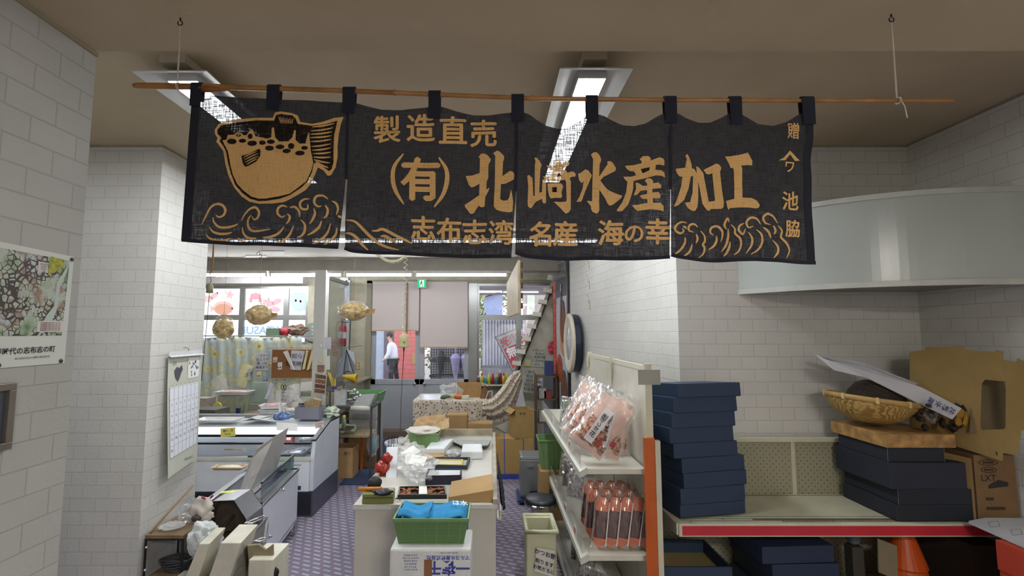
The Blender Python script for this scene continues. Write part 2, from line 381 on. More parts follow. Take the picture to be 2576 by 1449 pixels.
def door(n, x0, x1, knob):
    f = MB(); y0, y1 = YB+.03, YB+.07
    f.box(x0, x1, y0, y1, .14, .22).box(x0, x1, y0, y1, .98, 1.08).box(x0, x1, y0, y1, 2.87, 2.95).box(x0, x0+.085, y0, y1, .22, 2.87).box(x1-.085, x1, y0, y1, .22, 2.87)
    f.box(x0+.085, x1-.085, y0+.012, y1-.012, .22, .98)
    d = struct(f, 'door_%d' % n, GREYD)
    MB().box(x0+.085, x1-.085, y0+.017, y0+.022, 1.08, 2.87).build('glazing', GLASS, d)
    k = MB().lathe((knob, y0-.05, 1.0), [(0, 0), (.022, .002), (.028, .02), (.018, .035), (.012, .05), (.04, .052), (.04, .06)], 18, R=Matrix.Rotation(-math.pi/2, 3, 'X'))
    k.build('door_knob', C(176, 176, 172, .3, metal=.4), d, smooth=True)
door(1, -2.36, -1.42, -1.50); door(2, -1.41, -.46, -1.32)
# ---------------------------------------------------------------- ceiling fittings
def fitting(label, x0, x1, y0, y1, z, E):
    c = ((x0+x1)/2, (y0+y1)/2, z)
    t = thing('ceiling_light', label, 'ceiling light', c, 'reflector fittings under the ceiling')
    wht = C(190, 190, 186, .35, var=.02)
    xi0, xi1, yi0, yi1 = x0+.125, x1-.125, y0+.12, y1-.12; zi = z+.055
    o = [(x0, y0, z), (x1, y0, z), (x1, y1, z), (x0, y1, z)]; i = [(xi0, yi0, zi), (xi1, yi0, zi), (xi1, yi1, zi), (xi0, yi1, zi)]
    ob = [(x, y, q+.008) for x, y, q in o]; ib = [(x, y, q+.008) for x, y, q in i]
    mb = MB(); mb.add(o+i+ob+ib, [(0, 1, 5, 4), (1, 2, 6, 5), (2, 3, 7, 6), (3, 0, 4, 7), (8, 12, 13, 9), (9, 13, 14, 10), (10, 14, 15, 11), (11, 15, 12, 8), (0, 8, 9, 1), (1, 9, 10, 2), (2, 10, 11, 3), (3, 11, 8, 0)])
    mb.build('reflector', wht, t)
    MB().box(xi0, xi1, yi0, yi1, z+.004, zi-.002).build('diffuser', emis_mat('lit_diffuser', (.93, .97, 1), E), t)
    f = MB(); e = .004
    for q in ((xi0-e, xi0, yi0-e, yi1+e), (xi1, xi1+e, yi0-e, yi1+e), (xi0, xi1, yi0-e, yi0), (xi0, xi1, yi1, yi1+e)): f.box(*q, z+.0065, zi)
    f.build('light_baffle', wht, t)  # opaque lip added to keep the strip's sides from lighting the reflector
    MB().box(xi0-.004, xi1+.004, yi0-.004, yi1+.004, zi-.001, zi+.008).build('back_plate', wht, t)  # added behind the strip to stop its light leaking onto the ceiling
    MB().box(xi0+.01, xi1-.01, y0+.02, y1-.02, zi+.009, ZC).build('mounting_box', C(178, 168, 150, .6), t)
fitting('left ceiling fitting with white reflector and lit strip', -1.99, -1.575, 2.58, 4.75, 3.43, PANEL_E*1.05)
fitting('right ceiling fitting with white reflector, above the middle of the shop curtain', .37, .77, 2.55, 4.72, 3.43, PANEL_E*1.15)
GLOW = emis_mat('lit_tube', (.92, .96, 1), TUBE_E)
GLOW_F = emis_mat('lit_front_tube', (.92, .96, 1), 18.0)
def tube_light(x0, x1, y, z, label, drop=0, gm=None):
    t = thing('tube_light', label, 'tube light', ((x0+x1)/2, y, z), 'bare fluorescent tubes under the beam')
    MB().tube([(x0+.03, y, z), (x1-.03, y, z)], .016, 10).build('tube', gm or GLOW, t)
    MB().box(x0, x1, y-.03, y+.03, z+.03, z+.075).build('batten', C(215, 214, 208, .5), t)
    for x in (x0+.015, x1-.015): MB().box(x-.015, x+.015, y-.02, y+.02, z-.02, z+.03).build('socket', WHITE_P, t)
    if drop: MB().box(x0+.1, x1-.1, y-.01, y+.01, z+.075, drop).build('hanger_plate', C(196, 192, 184, .5), t)
row = [(-4.90, -3.70), (-3.66, -2.46), (-2.42, -1.30), (-1.27, .26)]
names = ['behind the wall edge', 'over the display case', 'over the hanging dried pufferfish by the door', 'over the doors']
for (a, b), n in zip(row, names): tube_light(a, b, 8.0, 2.955-.03, 'long bare fluorescent tube on the beam '+n)
for (a, b), n in zip([(-4.9, -3.85), (-3.8, -2.9)], ['near the window corner', 'beside the white post']): tube_light(a, b, 8.6, 2.985, 'short rear fluorescent tube above the flowered curtain '+n, 3.2)
for (a, b), n in zip([(-3.4, -2.25), (-2.2, -1.05), (-1.0, .15), (.2, 1.3)], ['left of the split', 'seen through the first curtain split', 'behind the bracketed lettering', 'seen through the second curtain split']): tube_light(a, b, 5.85, 3.09, 'front fluorescent tube glowing through the shop curtain, '+n, 3.2, GLOW_F)
# peeling ceiling boards over the left of the sales room
for i, (u0, v0, u1, v1) in enumerate([(655, 632, 715, 640), (620, 643, 670, 650), (520, 650, 620, 657), (520, 660, 575, 665)]):
    a = onz(u0, v0, 3.19); b = onz(u1, v0, 3.19); c = onz(u1, v1, 3.19); d = onz(u0-10, v1, 3.19)
    MB().prism([a, b, c, d], (0, 0, .008)).build('ceiling_board', C(196, 190, 186, .7), None, 'pale ceiling board patch %s' % ['beside the ceiling hook', 'over the middle window pane', 'long, above the first hanging fish', 'smallest, next to the wall edge'][i], 'ceiling board')
p = onz(830, 652, 3.197); MB().box(p.x-.45, p.x+.28, p.y-.12, p.y+.12, 3.185, 3.2).box(p.x-.38, p.x+.2, p.y-.08, p.y+.08, 3.175, 3.186).build('ceiling_hatch', C(190, 184, 174, .6), None, 'flat rectangular hatch set in the back ceiling', 'hatch')
# white post and glazed partition
struct(MB().box(-2.88, -2.70, 7.9, 8.06, 0, 3.0), 'trim_8', C(214, 214, 210, .5, var=.03))
mb = MB().box(-2.86, -2.8, 8.06, 9.6, 2.9, 2.96).box(-2.86, -2.8, 8.06, 9.6, 1.0, 1.06).box(-2.87, -2.79, 9.52, 9.6, 0, 3.0)
w = struct(mb, 'window_3', ALU); MB().box(-2.832, -2.826, 8.06, 9.52, 1.06, 2.9).build('glazing', GLASS, w)
# ---------------------------------------------------------------- curved white panel on the right
pts = catmull([(2.0, 3.95), (2.06, 3.84), (2.30, 3.52), (2.62, 3.27), (3.0, 3.13), (3.44, 3.09)], 8)
pts = [(p[0], p[1]) for p in pts]
def curved(mb, z0, z1, th, off=0, m=0):
    P = []
    for i, p in enumerate(pts):
        a = Vector(pts[max(i-1, 0)]); b = Vector(pts[min(i+1, len(pts)-1)]); d = (b-a).normalized(); n = Vector((d.y, -d.x))
        P.append((Vector(p)+n*off, Vector(p)+n*(off-th)))
    fo = len(mb.v)
    for a, b in P: mb.v += [Vector((a.x, a.y, z0)), Vector((a.x, a.y, z1)), Vector((b.x, b.y, z1)), Vector((b.x, b.y, z0))]
    for i in range(len(P)-1):
        q = fo+i*4; r = q+4
        for k in range(4): mb.f.append((q+k, r+k, r+(k+1) % 4, q+(k+1) % 4)); mb.m.append(m)
    mb.f += [(fo, fo+1, fo+2, fo+3), (q+4+3, q+4+2, q+4+1, q+4)]; mb.m += [m, m]; return mb
t = thing('curved_wall_panel', 'large glossy white curved panel mounted high across the corner', 'wall panel', (2.7, 3.4, 2.305))
cp = C(178, 184, 180, .22, var=.05, scale=1.5)
curved(MB(), 2.315, 2.915, .02).build('panel_face', cp, t, smooth=False)
curved(MB(), 2.900, 2.935, .04, .012).build('top_rail', C(190, 192, 186, .4), t)
curved(MB(), 2.300, 2.338, .04, .012).build('bottom_rail', C(190, 192, 186, .4), t)
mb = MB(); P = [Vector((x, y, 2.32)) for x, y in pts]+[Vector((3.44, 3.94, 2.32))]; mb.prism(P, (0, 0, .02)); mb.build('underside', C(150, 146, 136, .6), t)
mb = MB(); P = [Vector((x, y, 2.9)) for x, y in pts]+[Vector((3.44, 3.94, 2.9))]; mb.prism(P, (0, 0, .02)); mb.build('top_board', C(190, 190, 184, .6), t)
# ---------------------------------------------------------------- shop curtain (noren)
YN = 1.81
PAN = [  # left edge, right edge (v -> u), top, bottom (u -> v)
 ([(228, 484), (300, 481), (455, 470), (608, 459)], [(258, 875), (455, 869), (625, 849)], [(459, 240), (512, 240), (600, 244), (700, 250), (780, 254), (875, 258)], [(459, 608), (560, 615), (700, 620), (849, 625)]),
 ([(258, 879), (455, 873), (560, 867), (632, 867)], [(283, 1300), (480, 1298), (590, 1290), (650, 1286)], [(866, 257), (895, 259), (920, 266), (960, 275), (1010, 278), (1078, 270), (1110, 269), (1150, 281), (1190, 289), (1230, 290), (1285, 283), (1300, 282)], [(866, 628), (900, 637), (1000, 642), (1150, 648), (1286, 650)]),
 ([(283, 1302), (480, 1299), (640, 1296)], [(285, 1686), (480, 1686), (650, 1685)], [(1296, 283), (1318, 283), (1335, 290), (1350, 303), (1375, 318), (1405, 325), (1430, 320), (1455, 306), (1475, 290), (1500, 286), (1520, 291), (1540, 302), (1565, 314), (1595, 318), (1625, 311), (1650, 295), (1668, 286), (1686, 285)], [(1296, 640), (1330, 650), (1400, 655), (1500, 654), (1600, 656), (1685, 650)]),
 ([(285, 1688), (480, 1687), (645, 1689)], [(285, 2032), (340, 2040), (400, 2035), (450, 2038), (520, 2040), (600, 2050), (665, 2053)], [(1688, 285), (1705, 286), (1725, 298), (1755, 308), (1785, 308), (1810, 298), (1832, 286), (1862, 285), (1880, 296), (1905, 312), (1940, 318), (1975, 308), (2012, 286), (2053, 285)], [(1688, 645), (1720, 652), (1800, 660), (1900, 657), (2000, 663), (2053, 665)])]
SAG = [(960, 90, 277, .3), (1195, 80, 289, .4), (1400, 78, 325, 1), (1580, 78, 318, 1), (1770, 62, 309, 1), (1938, 72, 318, .9)]
LOOPU = [498, 691, 880, 1094, 1302, 1488, 1684, 1847, 2028]
def fold(u, v):
    """how far the cloth stands out of its plane, metres"""
    y = .007*math.sin(u*.021+v*.004)+.004*math.sin(u*.053+1.3)
    k = min(max((v-280)/330, 0), 1); y *= .35+.65*k
    for uc, w, vt, a in SAG:
        if abs(u-uc) < w:
            q = (u-uc)/w; top = vt-(q*q)*34
            for dv, am, ww in ((26, .011, 10), (62, .008, 15), (105, .005, 20)):
                vr = top+dv*(1-.35*q*q)
                y -= a*am*math.exp(-((v-vr)/ww)**2)*(1-q*q)
    for lu in LOOPU[2:]: y -= .006*math.exp(-((u-lu)/7)**2)*math.exp(-max(v-270, 0)/130)
    return y
def npt(u, v, lift=0.0):
    p = at(u, v, YN+.0); return Vector((p.x, YN+fold(u, v)-lift, p.z))
NAVY = cloth_mat('black_dyed_cotton', (.040, .038, .042), .026, .2)
GOLD = cloth_mat('ochre_dyed_cotton', (.74, .46, .19), .10, .12)
DARKD = cloth_mat('black_dyed_cotton_on_ochre', (.022, .018, .016), .08, .1)
noren = thing('shop_curtain', 'black split shop curtain with ochre lettering, waves and a pufferfish, hung from the bamboo pole', 'curtain', at(1260, 655, YN))
def flat_to_noren(mb, vs, fs, m, lift):
    """2-D picture outline -> cut into small cells -> laid on the folded cloth"""
    bm = bmesh.new(); V = [bm.verts.new((a, b, 0)) for a, b in vs]
    for f in fs:
        try: bm.faces.new([V[i] for i in f])
        except ValueError: pass
    us = [a for a, b in vs]; ws = [b for a, b in vs]
    for ax, lo, hi in ((0, min(us), max(us)), (1, min(ws), max(ws))):
        g = math.ceil(lo/12)*12
        while g < hi:
            co = Vector((0, 0, 0)); co[ax] = g; no = Vector((0, 0, 0)); no[ax] = 1
            bmesh.ops.bisect_plane(bm, geom=bm.verts[:]+bm.edges[:]+bm.faces[:], plane_co=co, plane_no=no); g += 12
    bmesh.ops.triangulate(bm, faces=bm.faces[:]); bm.verts.index_update()
    mb.add([npt(v.co.x, v.co.y, lift) for v in bm.verts], [tuple(v.index for v in f.verts) for f in bm.faces], m); bm.free()
class Art:
    def __init__(s, mb, ox, oy, sc): s.mb, s.ox, s.oy, s.sc, s.k = mb, ox, oy, sc, 0
    def c(s, p): return (s.ox+p[0]/s.sc, s.oy+p[1]/s.sc)
    def poly(s, pts, m=1, lift=.003): flat_to_noren(s.mb, [s.c(p) for p in pts], [tuple(range(len(pts)))], m, lift)
    def ell(s, x, y, a, b, m=2, lift=.004): s.poly([(x+a*math.cos(t*math.pi/8), y+b*math.sin(t*math.pi/8)) for t in range(16)], m, lift)
    def stroke(s, pts, w, m=1, lift=.003, taper=1):
        P = catmull([(a, b, 0) for a, b in pts], 5); n = len(P); L, R = [], []
        for i, p in enumerate(P):
            d = (P[min(i+1, n-1)]-P[max(i-1, 0)]); d.normalize(); t = i/(n-1)
            h = w/2*((max(math.sin(math.pi*(t*.94+.03)), 0)**.55)*taper+(1-taper)); q = Vector((-d.y, d.x, 0))*h
            L.append((p+q)); R.append((p-q))
        s.k += 1
        flat_to_noren(s.mb, [s.c(p) for p in L+R], [(i, i+1, n+i+1, n+i) for i in range(n-1)], m, lift+.00002*(s.k % 20))
    def text(s, ch, u, v, size, bold=.02, sx=1.0, m=1, lift=.003, rot=0):
        vs, fs = text2d(ch, 100, 0, 1)
        if not vs: return
        w = max(a for a, b in vs)-min(a for a, b in vs); h = max(b for a, b in vs)-min(b for a, b in vs); k = size/max(w, h)
        ca, sa = math.cos(rot), math.sin(rot)
        r = bold*size*.8
        for q, (du, dv) in enumerate([(0, 0), (r, 0), (-r, 0), (0, r*.8), (0, -r*.8)]):
            flat_to_noren(s.mb, [(u+du+(a*ca-b*sa)*k*sx, v+dv-(a*sa+b*ca)*k) for a, b in vs], fs, m, lift+.00008*q)
def panel(i):
    l, r, top, bot = PAN[i]; mb = MB(); nu = int((r[0][1]-l[0][1])/9); nv = 44
    def fn(s, t):
        ul = pl(l, 260+t*390); ur = pl(r, 260+t*390); u = lerp(ul, ur, s)
        v = lerp(pl(top, u), pl(bot, u), t); ul = pl(l, v); ur = pl(r, v); u = lerp(ul, ur, s); return npt(u, v)
    mb.grid(fn, nu, nv); return mb
P0, P1, P2, P3 = [panel(i) for i in range(4)]
# -- pufferfish
A = Art(P0, 440, 180, 2.9953)
A.poly([(305,440),(330,400),(380,375),(450,360),(600,350),(740,350),(755,310),(800,302),(880,315),(930,335),(950,385),(1040,400),(1120,380),(1200,350),(1272,342),(1250,400),(1235,470),(1225,560),(1225,640),(1210,720),(1175,780),(1150,785),(1120,745),(1080,725),(1060,780),(1030,850),(990,900),(920,940),(830,985),(740,998),(640,1000),(560,980),(500,940),(440,870),(400,780),(380,700),(365,600),(345,570),(315,530),(325,505),(305,470)], 1, .0025)
A.poly([(325,445),(350,410),(440,385),(600,370),(750,372),(765,330),(800,322),(890,335),(915,360),(930,400),(1040,415),(1130,400),(1225,372),(1215,420),(1200,480),(1195,600),(1195,680),(1180,735),(1160,750),(1120,720),(1070,690),(1050,700),(1040,760),(1010,830),(960,880),(880,930),(800,960),(700,978),(640,980),(570,960),(500,910),(450,850),(420,770),(400,690),(385,600),(365,560),(340,525),(355,505),(325,470)], 2, .0035)
A.poly([(360,520),(390,515),(400,480),(440,475),(540,480),(575,435),(590,440),(610,490),(700,510),(730,500),(735,425),(750,425),(760,500),(790,530),(860,530),(890,500),(905,445),(917,450),(915,520),(945,550),(990,550),(1005,490),(1018,460),(1030,600),(1048,690),(1035,750),(1000,830),(950,870),(870,925),(780,945),(690,962),(640,962),(580,945),(520,900),(465,845),(432,770),(415,690),(400,600),(380,560)], 1, .0045)
for l, r in zip([(1040,425),(1030,455),(1028,480),(1026,505),(1028,535),(1034,572),(1038,600),(1042,625),(1046,650),(1052,668),(1062,680)], [(1205,392),(1195,425),(1188,455),(1182,485),(1180,512),(1178,545),(1180,575),(1180,608),(1175,645),(1170,690),(1160,728)]): A.stroke([l, ((l[0]+r[0])/2, (l[1]+r[1])/2+4), r], 13, 1, .0045)
for i in range(8): A.stroke([(782+i*17, 340+i*3), (796+i*13, 370+i*2), (800+i*13, 396+i*.5)], 7, 1, .0045)
for e in [(430,527,35,20),(510,522,28,15),(585,543,38,20),(570,490,20,20),(665,540,25,17),(728,533,30,17),(718,582,33,19),(797,571,33,18),(882,567,25,23),(848,603,32,17),(985,583,25,15),(950,622,37,18)]: A.ell(*e, 2, .0055)
A.ell(480, 480, 32, 21, 1, .005); A.ell(480, 480, 19, 11, 2, .006); A.ell(481, 479, 9, 5, 1, .007)
A.stroke([(330,468),(365,478),(385,495),(372,508),(345,512)], 9, 2, .0055)
A.poly([(500,635),(560,620),(640,585),(652,600),(648,640),(620,680),(560,710),(530,718),(510,690)], 2, .0055)
for a, b in [((515,650),(625,605)),((522,668),(636,622)),((528,686),(640,642)),((540,703),(622,664))]: A.stroke([a, ((a[0]+b[0])/2, (a[1]+b[1])/2-3), b], 9, 1, .0065)
# -- waves under the fish
A = Art(P0, 500, 480, 6.44)
for s in [[(50,545),(110,430),(200,270),(300,215),(390,240),(425,320),(390,400),(320,425),(280,390)],[(232,430),(250,510),(330,585),(450,590),(560,560),(628,528)],[(178,590),(230,660),(330,695),(450,690),(528,665)],[(120,705),(170,765),(280,805),(400,800),(505,762)],
 [(680,478),(740,380),(830,295),(930,275),(990,350),(970,440),(905,470),(872,415)],[(855,390),(800,470),(800,570),(860,645),(980,660),(1180,630)],[(700,585),(710,670),(770,745),(860,775),(950,770)],[(620,755),(680,810),(765,850)],
 [(1445,270),(1370,245),(1300,285),(1290,370),(1350,430),(1415,405)],[(1485,275),(1570,270),(1640,340),(1650,440)],[(1440,380),(1485,420),(1470,490),(1425,540)],[(1810,140),(1720,150),(1655,210),(1680,295),(1770,305),(1785,225)],[(1055,765),(1180,755),(1310,690),(1395,585)],[(1240,862),(1370,820),(1480,720),(1550,570)],
 [(2092,130),(2010,80),(1910,100),(1880,190),(1930,255),(1995,245)],[(1875,290),(1890,370),(1860,460),(1808,545)],[(2045,230),(2085,300),(2070,390),(2025,445)],[(2150,160),(2220,200),(2250,290),(2220,385)],[(1665,475),(1730,550),(1730,660),(1680,735),(1605,762)],[(1990,485),(1950,590),(1870,670),(1775,725)],[(1815,885),(1950,810),(2070,690),(2130,520)],[(2000,888),(2130,790),(2210,700),(2230,590)],[(2240,400),(2280,415),(2305,435)]]: A.stroke(s, 40)
# -- second panel
A = Art(P1, 440, 180, 2.9953)
for ch, x, y, sz in (('製', 1600, 437, 66), ('造', 1855, 428, 68), ('直', 2096, 445, 68), ('売', 2325, 467, 66)): A.text(ch, 440+x/2.9953, 180+y/2.9953, sz, .03)
A.text('有', 440+1852/2.9953, 180+812/2.9953, 105, .042, .9)
A.stroke([(1725,625),(1655,720),(1645,820),(1670,910),(1728,1005)], 34); A.stroke([(1990,650),(2045,740),(2050,830),(2020,930),(1955,1022)], 34)
for ch, x, y, sz in (('志', 1872, 1180, 58), ('布', 2065, 1195, 60), ('志', 2258, 1205, 60), ('湾', 2455, 1215, 60)): A.text(ch, 440+x/2.9953, 180+y/2.9953, sz, .035)
A = Art(P1, 860, 530, 5.855)
for s in [[(60,135),(190,160),(300,260),(430,390),(560,490),(700,550),(850,588)],[(50,330),(130,340),(220,400),(300,500),(390,582)],[(440,298),(520,295),(600,275),(700,320),(830,390),(960,450),(1040,490)],[(570,378),(640,380),(730,430),(825,492)]]: A.stroke(s, 46)
A = Art(P1, 1160, 370, 6.44)
A.poly([(75,465),(180,455),(300,415),(305,185),(285,160),(320,108),(375,105),(430,135),(480,195),(475,230),(445,280),(440,400),(440,500),(412,560),(408,690),(460,660),(440,720),(390,810),(380,960),(360,972),(315,970),(290,945),(270,965),(200,1070),(150,1078),(60,960),(60,930),(150,870),(290,775),(298,590),(200,640),(160,645),(120,600)])
A.poly([(520,105),(575,65),(620,75),(695,150),(695,200),(680,240),(668,480),(720,440),(790,395),(830,400),(880,460),(875,520),(740,590),(690,605),(645,605),(632,850),(680,875),(750,870),(780,820),(808,690),(830,800),(842,900),(832,1050),(780,1065),(650,1050),(570,1020),(530,970),(530,880),(545,640),(553,150)])
# -- third panel
A = Art(P2, 1160, 370, 6.44)
A.poly([(1070,475),(1100,460),(1150,510),(1160,600),(1165,800),(1190,800),(1190,330),(1200,240),(1185,190),(1215,185),(1265,240),(1300,310),(1280,370),(1270,550),(1262,750),(1305,740),(1310,620),(1312,540),(1330,535),(1370,590),(1372,760),(1370,910),(1340,930),(1312,900),(1308,850),(1220,890),(1180,930),(1145,985),(1110,1000),(1080,960),(1075,880),(1085,640)])
A.poly([(1370,315),(1440,320),(1515,305),(1520,255),(1500,230),(1550,210),(1610,235),(1615,290),(1690,245),(1740,240),(1755,265),(1740,300),(1660,345),(1620,365),(1690,380),(1725,420),(1780,395),(1830,400),(1860,440),(1850,475),(1790,480),(1760,500),(1780,560),(1780,1000),(1750,1050),(1700,1075),(1660,1040),(1600,980),(1500,890),(1620,890),(1700,880),(1712,860),(1700,560),(1680,530),(1520,560),(1400,565),(1350,535),(1320,490),(1420,485),(1450,450),(1510,380),(1450,380),(1400,350)])
A.poly([(1395,600),(1560,590),(1620,590),(1655,630),(1640,680),(1625,750),(1640,790),(1620,825),(1530,825),(1450,840),(1420,800),(1400,700)]); A.poly([(1470,660),(1550,655),(1545,735),(1475,740)], 2, .004); A.poly([(1545,485),(1580,430),(1625,470)], 2, .004)
A.poly([(2100,125),(2150,88),(2200,88),(2240,130),(2268,190),(2265,230),(2245,280),(2235,480),(2290,400),(2350,310),(2375,275),(2365,235),(2410,228),(2450,250),(2505,340),(2500,385),(2430,420),(2310,480),(2255,540),(2330,640),(2380,690),(2447,725),(2550,770),(2607,790),(2590,830),(2530,880),(2447,940),(2400,945),(2370,910),(2340,840),(2240,690),(2235,900),(2240,1020),(2220,1065),(2190,1080),(2130,1055),(2105,1010),(2100,960),(2035,870),(2120,880),(2125,600),(2135,200)])
A.poly([(1895,430),(1950,410),(2010,360),(2060,380),(2115,460),(2100,510),(2060,600),(2000,740),(1960,860),(1935,885),(1870,880),(1920,800),(1970,660),(1985,550),(1950,585),(1910,530)])
A = Art(P2, 1540, 370, 6.44)
A.poly([(195,315),(330,310),(460,280),(460,250),(430,215),(480,165),(570,160),(612,190),(610,230),(760,170),(820,190),(840,230),(838,305),(760,290),(700,295),(690,375),(790,380),(840,420),(848,495),(790,470),(700,465),(560,510),(335,560),(330,680),(300,800),(250,940),(160,1040),(90,1045),(70,1025),(160,900),(220,740),(240,570),(210,540),(175,485),(300,490),(375,470),(340,410),(280,405),(230,370)])
A.poly([(445,375),(600,335),(590,390),(480,440)], 2, .004)
A.poly([(370,585),(420,600),(480,640),(555,635),(550,595),(515,560),(560,515),(620,520),(655,560),(650,595),(740,580),(790,620),(785,670),(640,685),(640,745),(740,730),(780,780),(770,835),(650,835),(650,910),(780,905),(830,960),(830,1045),(760,1025),(600,1015),(400,1048),(350,1010),(310,955),(420,945),(560,915),(555,855),(470,850),(430,800),(550,770),(555,710),(450,720),(390,785),(335,795),(375,690)])
for ch, x, y, sz in (('名', 285, 1188, 60), ('産', 470, 1180, 62), ('海', 800, 1175, 62), ('の', 965, 1188, 44), ('幸', 1140, 1167, 62)): A.text(ch, 1260+x/2.898, 180+y/2.898, sz, .04)
# -- fourth panel
A = Art(P3, 1540, 370, 6.44)
A.poly([(1020,360),(1175,340),(1200,200),(1175,150),(1205,120),(1240,180),(1280,290),(1285,345),(1330,360),(1370,430),(1355,315),(1400,335),(1480,420),(1530,650),(1575,880),(1675,865),(1650,620),(1630,420),(1570,440),(1530,430),(1480,370),(1600,310),(1690,265),(1740,285),(1770,335),(1750,400),(1780,700),(1808,900),(1800,980),(1770,1000),(1610,1000),(1580,1028),(1540,1010),(1470,910),(1420,650),(1395,560),(1400,800),(1390,960),(1350,1030),(1300,1035),(1220,990),(1170,905),(1260,890),(1300,740),(1310,470),(1270,480),(1230,680),(1160,860),(1060,950),(990,970),(1040,870),(1110,640),(1130,490),(1080,480),(1040,430)])
A.poly([(1825,150),(1900,155),(2040,135),(2190,95),(2230,170),(2260,230),(2258,305),(2200,295),(2080,305),(2098,345),(2095,600),(2098,825),(2250,830),(2330,870),(2378,940),(2370,980),(2330,1000),(2200,985),(2050,985),(1900,995),(1875,1020),(1855,970),(1840,875),(1965,845),(1965,600),(1960,400),(1950,345),(1910,345),(1880,260)])
A.text('贈', 1260+2125/2.898, 180+437/2.898, 40, .02, .8)
A.text('池', 1260+2105/2.898, 180+945/2.898, 46, .03, .95); A.text('脇', 1260+2125/2.898, 180+1145/2.898, 42, .03, .95); A.text('ワ', 1260+2098/2.898, 180+700/2.898, 24, .03)
A = Art(P3, 1260, 180, 2.898)
A.poly([(2012,655),(2050,635),(2097,582),(2178,650),(2140,655),(2097,610),(2060,655)])
A = Art(P3, 1680, 520, 6.779)
for s in [[(325,280),(230,265),(140,320),(125,400),(200,455),(265,420),(240,365)],[(250,335),(290,350),(318,375)],[(520,345),(450,295),(370,320),(355,400),(445,435)],[(290,520),(290,610),(220,730),(100,825)],[(415,635),(395,720),(350,790),(265,845)],[(490,460),(515,540),(488,622)],[(570,405),(635,490),(645,580),(610,640),(640,700),(615,800),(535,868)],
 [(790,485),(735,430),(760,350),(850,335),(920,410),(925,510),(900,605)],[(835,490),(835,580),(790,670),(705,730)],[(990,395),(960,310),(1010,205),(1035,270)],[(1015,380),(1015,520),(980,660),(905,775)],[(1048,600),(1030,700),(990,790),(945,850)],[(1060,310),(1120,380),(1130,470),(1210,550),(1225,660),(1180,770),(1100,828)],
 [(1285,290),(1210,330),(1190,410),(1260,475),(1305,380)],[(1565,305),(1500,210),(1400,195),(1325,270),(1360,360),(1445,335)],[(1355,440),(1420,540),(1410,660),(1310,805)],[(1490,390),(1580,480),(1590,620),(1520,740),(1395,818)],[(1605,355),(1690,430),(1732,545)],[(1840,290),(1770,180),(1680,130),(1610,190),(1640,280),(1725,315)],[(1770,330),(1810,410),(1785,485)],[(1855,335),(1920,420),(1905,530),(2010,630),(2065,750),(2010,885)],[(1765,580),(1850,690),(1850,790),(1780,885)]]: A.stroke(s, 40)
for mb_, lb in ((P0, 'curtain panel with the pufferfish'), (P1, 'curtain panel with bracketed lettering'), (P2, 'curtain panel with three large characters'), (P3, 'curtain panel with small vertical characters')):
    mb_.build('cloth_panel', [NAVY, GOLD, DARKD], noren, lb, smooth=True)
HEM = C(26, 27, 40, .9, bump=.2, bscale=300)
def band(pts, w, lift=.004):
    mb = MB(); P = catmull([(a, b, 0) for a, b in pts], 6); n = len(P); vs = []
    for i, p in enumerate(P):
        d = (P[min(i+1, n-1)]-P[max(i-1, 0)]).normalized(); q = Vector((-d.y, d.x, 0))*w/2
        vs += [npt(p.x+q.x, p.y+q.y, lift), npt(p.x-q.x, p.y-q.y, lift)]
    mb.add(vs, [(2*i, 2*i+1, 2*i+3, 2*i+2) for i in range(n-1)]); return mb
band([(497, 232), (490, 320), (480, 455), (469, 606)], 22).build('side_band', HEM, noren)
band([(2036, 300), (2036, 350), (2030, 400), (2033, 450), (2034, 520), (2040, 600), (2043, 660)], 18).build('side_band', HEM, noren)
for l, r, top, bot in PAN:
    b = [(u, v-4) for u, v in bot]; band(b, 9, .005).build('hem', HEM, noren)
for (l, r, top, bot), e in zip(PAN[1:], (452, 482, 478)): band([(l[0][1]-2, 262), (pl(l, 360)-2, 360), (pl(l, e)-2, e)], 8, .006).build('seam', HEM, noren)
LOOP = C(22, 26, 42, .9, bump=.3, bscale=400)
def pole_v(u): return pl([(335, 215), (560, 219), (880, 229), (1300, 247), (1684, 252), (2030, 253), (2398, 253)], u)
for u, vb, w in zip(LOOPU, [265, 276, 284, 297, 305, 308, 309, 312, 312], [28, 33, 32, 31, 32, 30, 31, 30, 32]):
    pv = pole_v(u); r = .0105; c = at(u, pv, YN); hw = w/2/F*YN
    zt = c.z+r+.004; zb = at(u, vb, YN-.014).z
    prof = [(c.y-.012, zb), (c.y-.014, c.z)]+[(c.y-math.cos(a)*(r+.004), c.z+math.sin(a)*(r+.004)) for a in [k*math.pi/6 for k in range(0, 7)]]+[(c.y+.010, at(u, vb-12, YN).z)]
    mb = MB(); n = len(prof); vs = []
    for y, z in prof: vs += [(c.x-hw, y, z), (c.x+hw, y, z)]
    mb.add(vs, [(2*i, 2*i+1, 2*i+3, 2*i+2) for i in range(n-1)]); mb.build('hanging_loop', LOOP, noren, solid=.002)
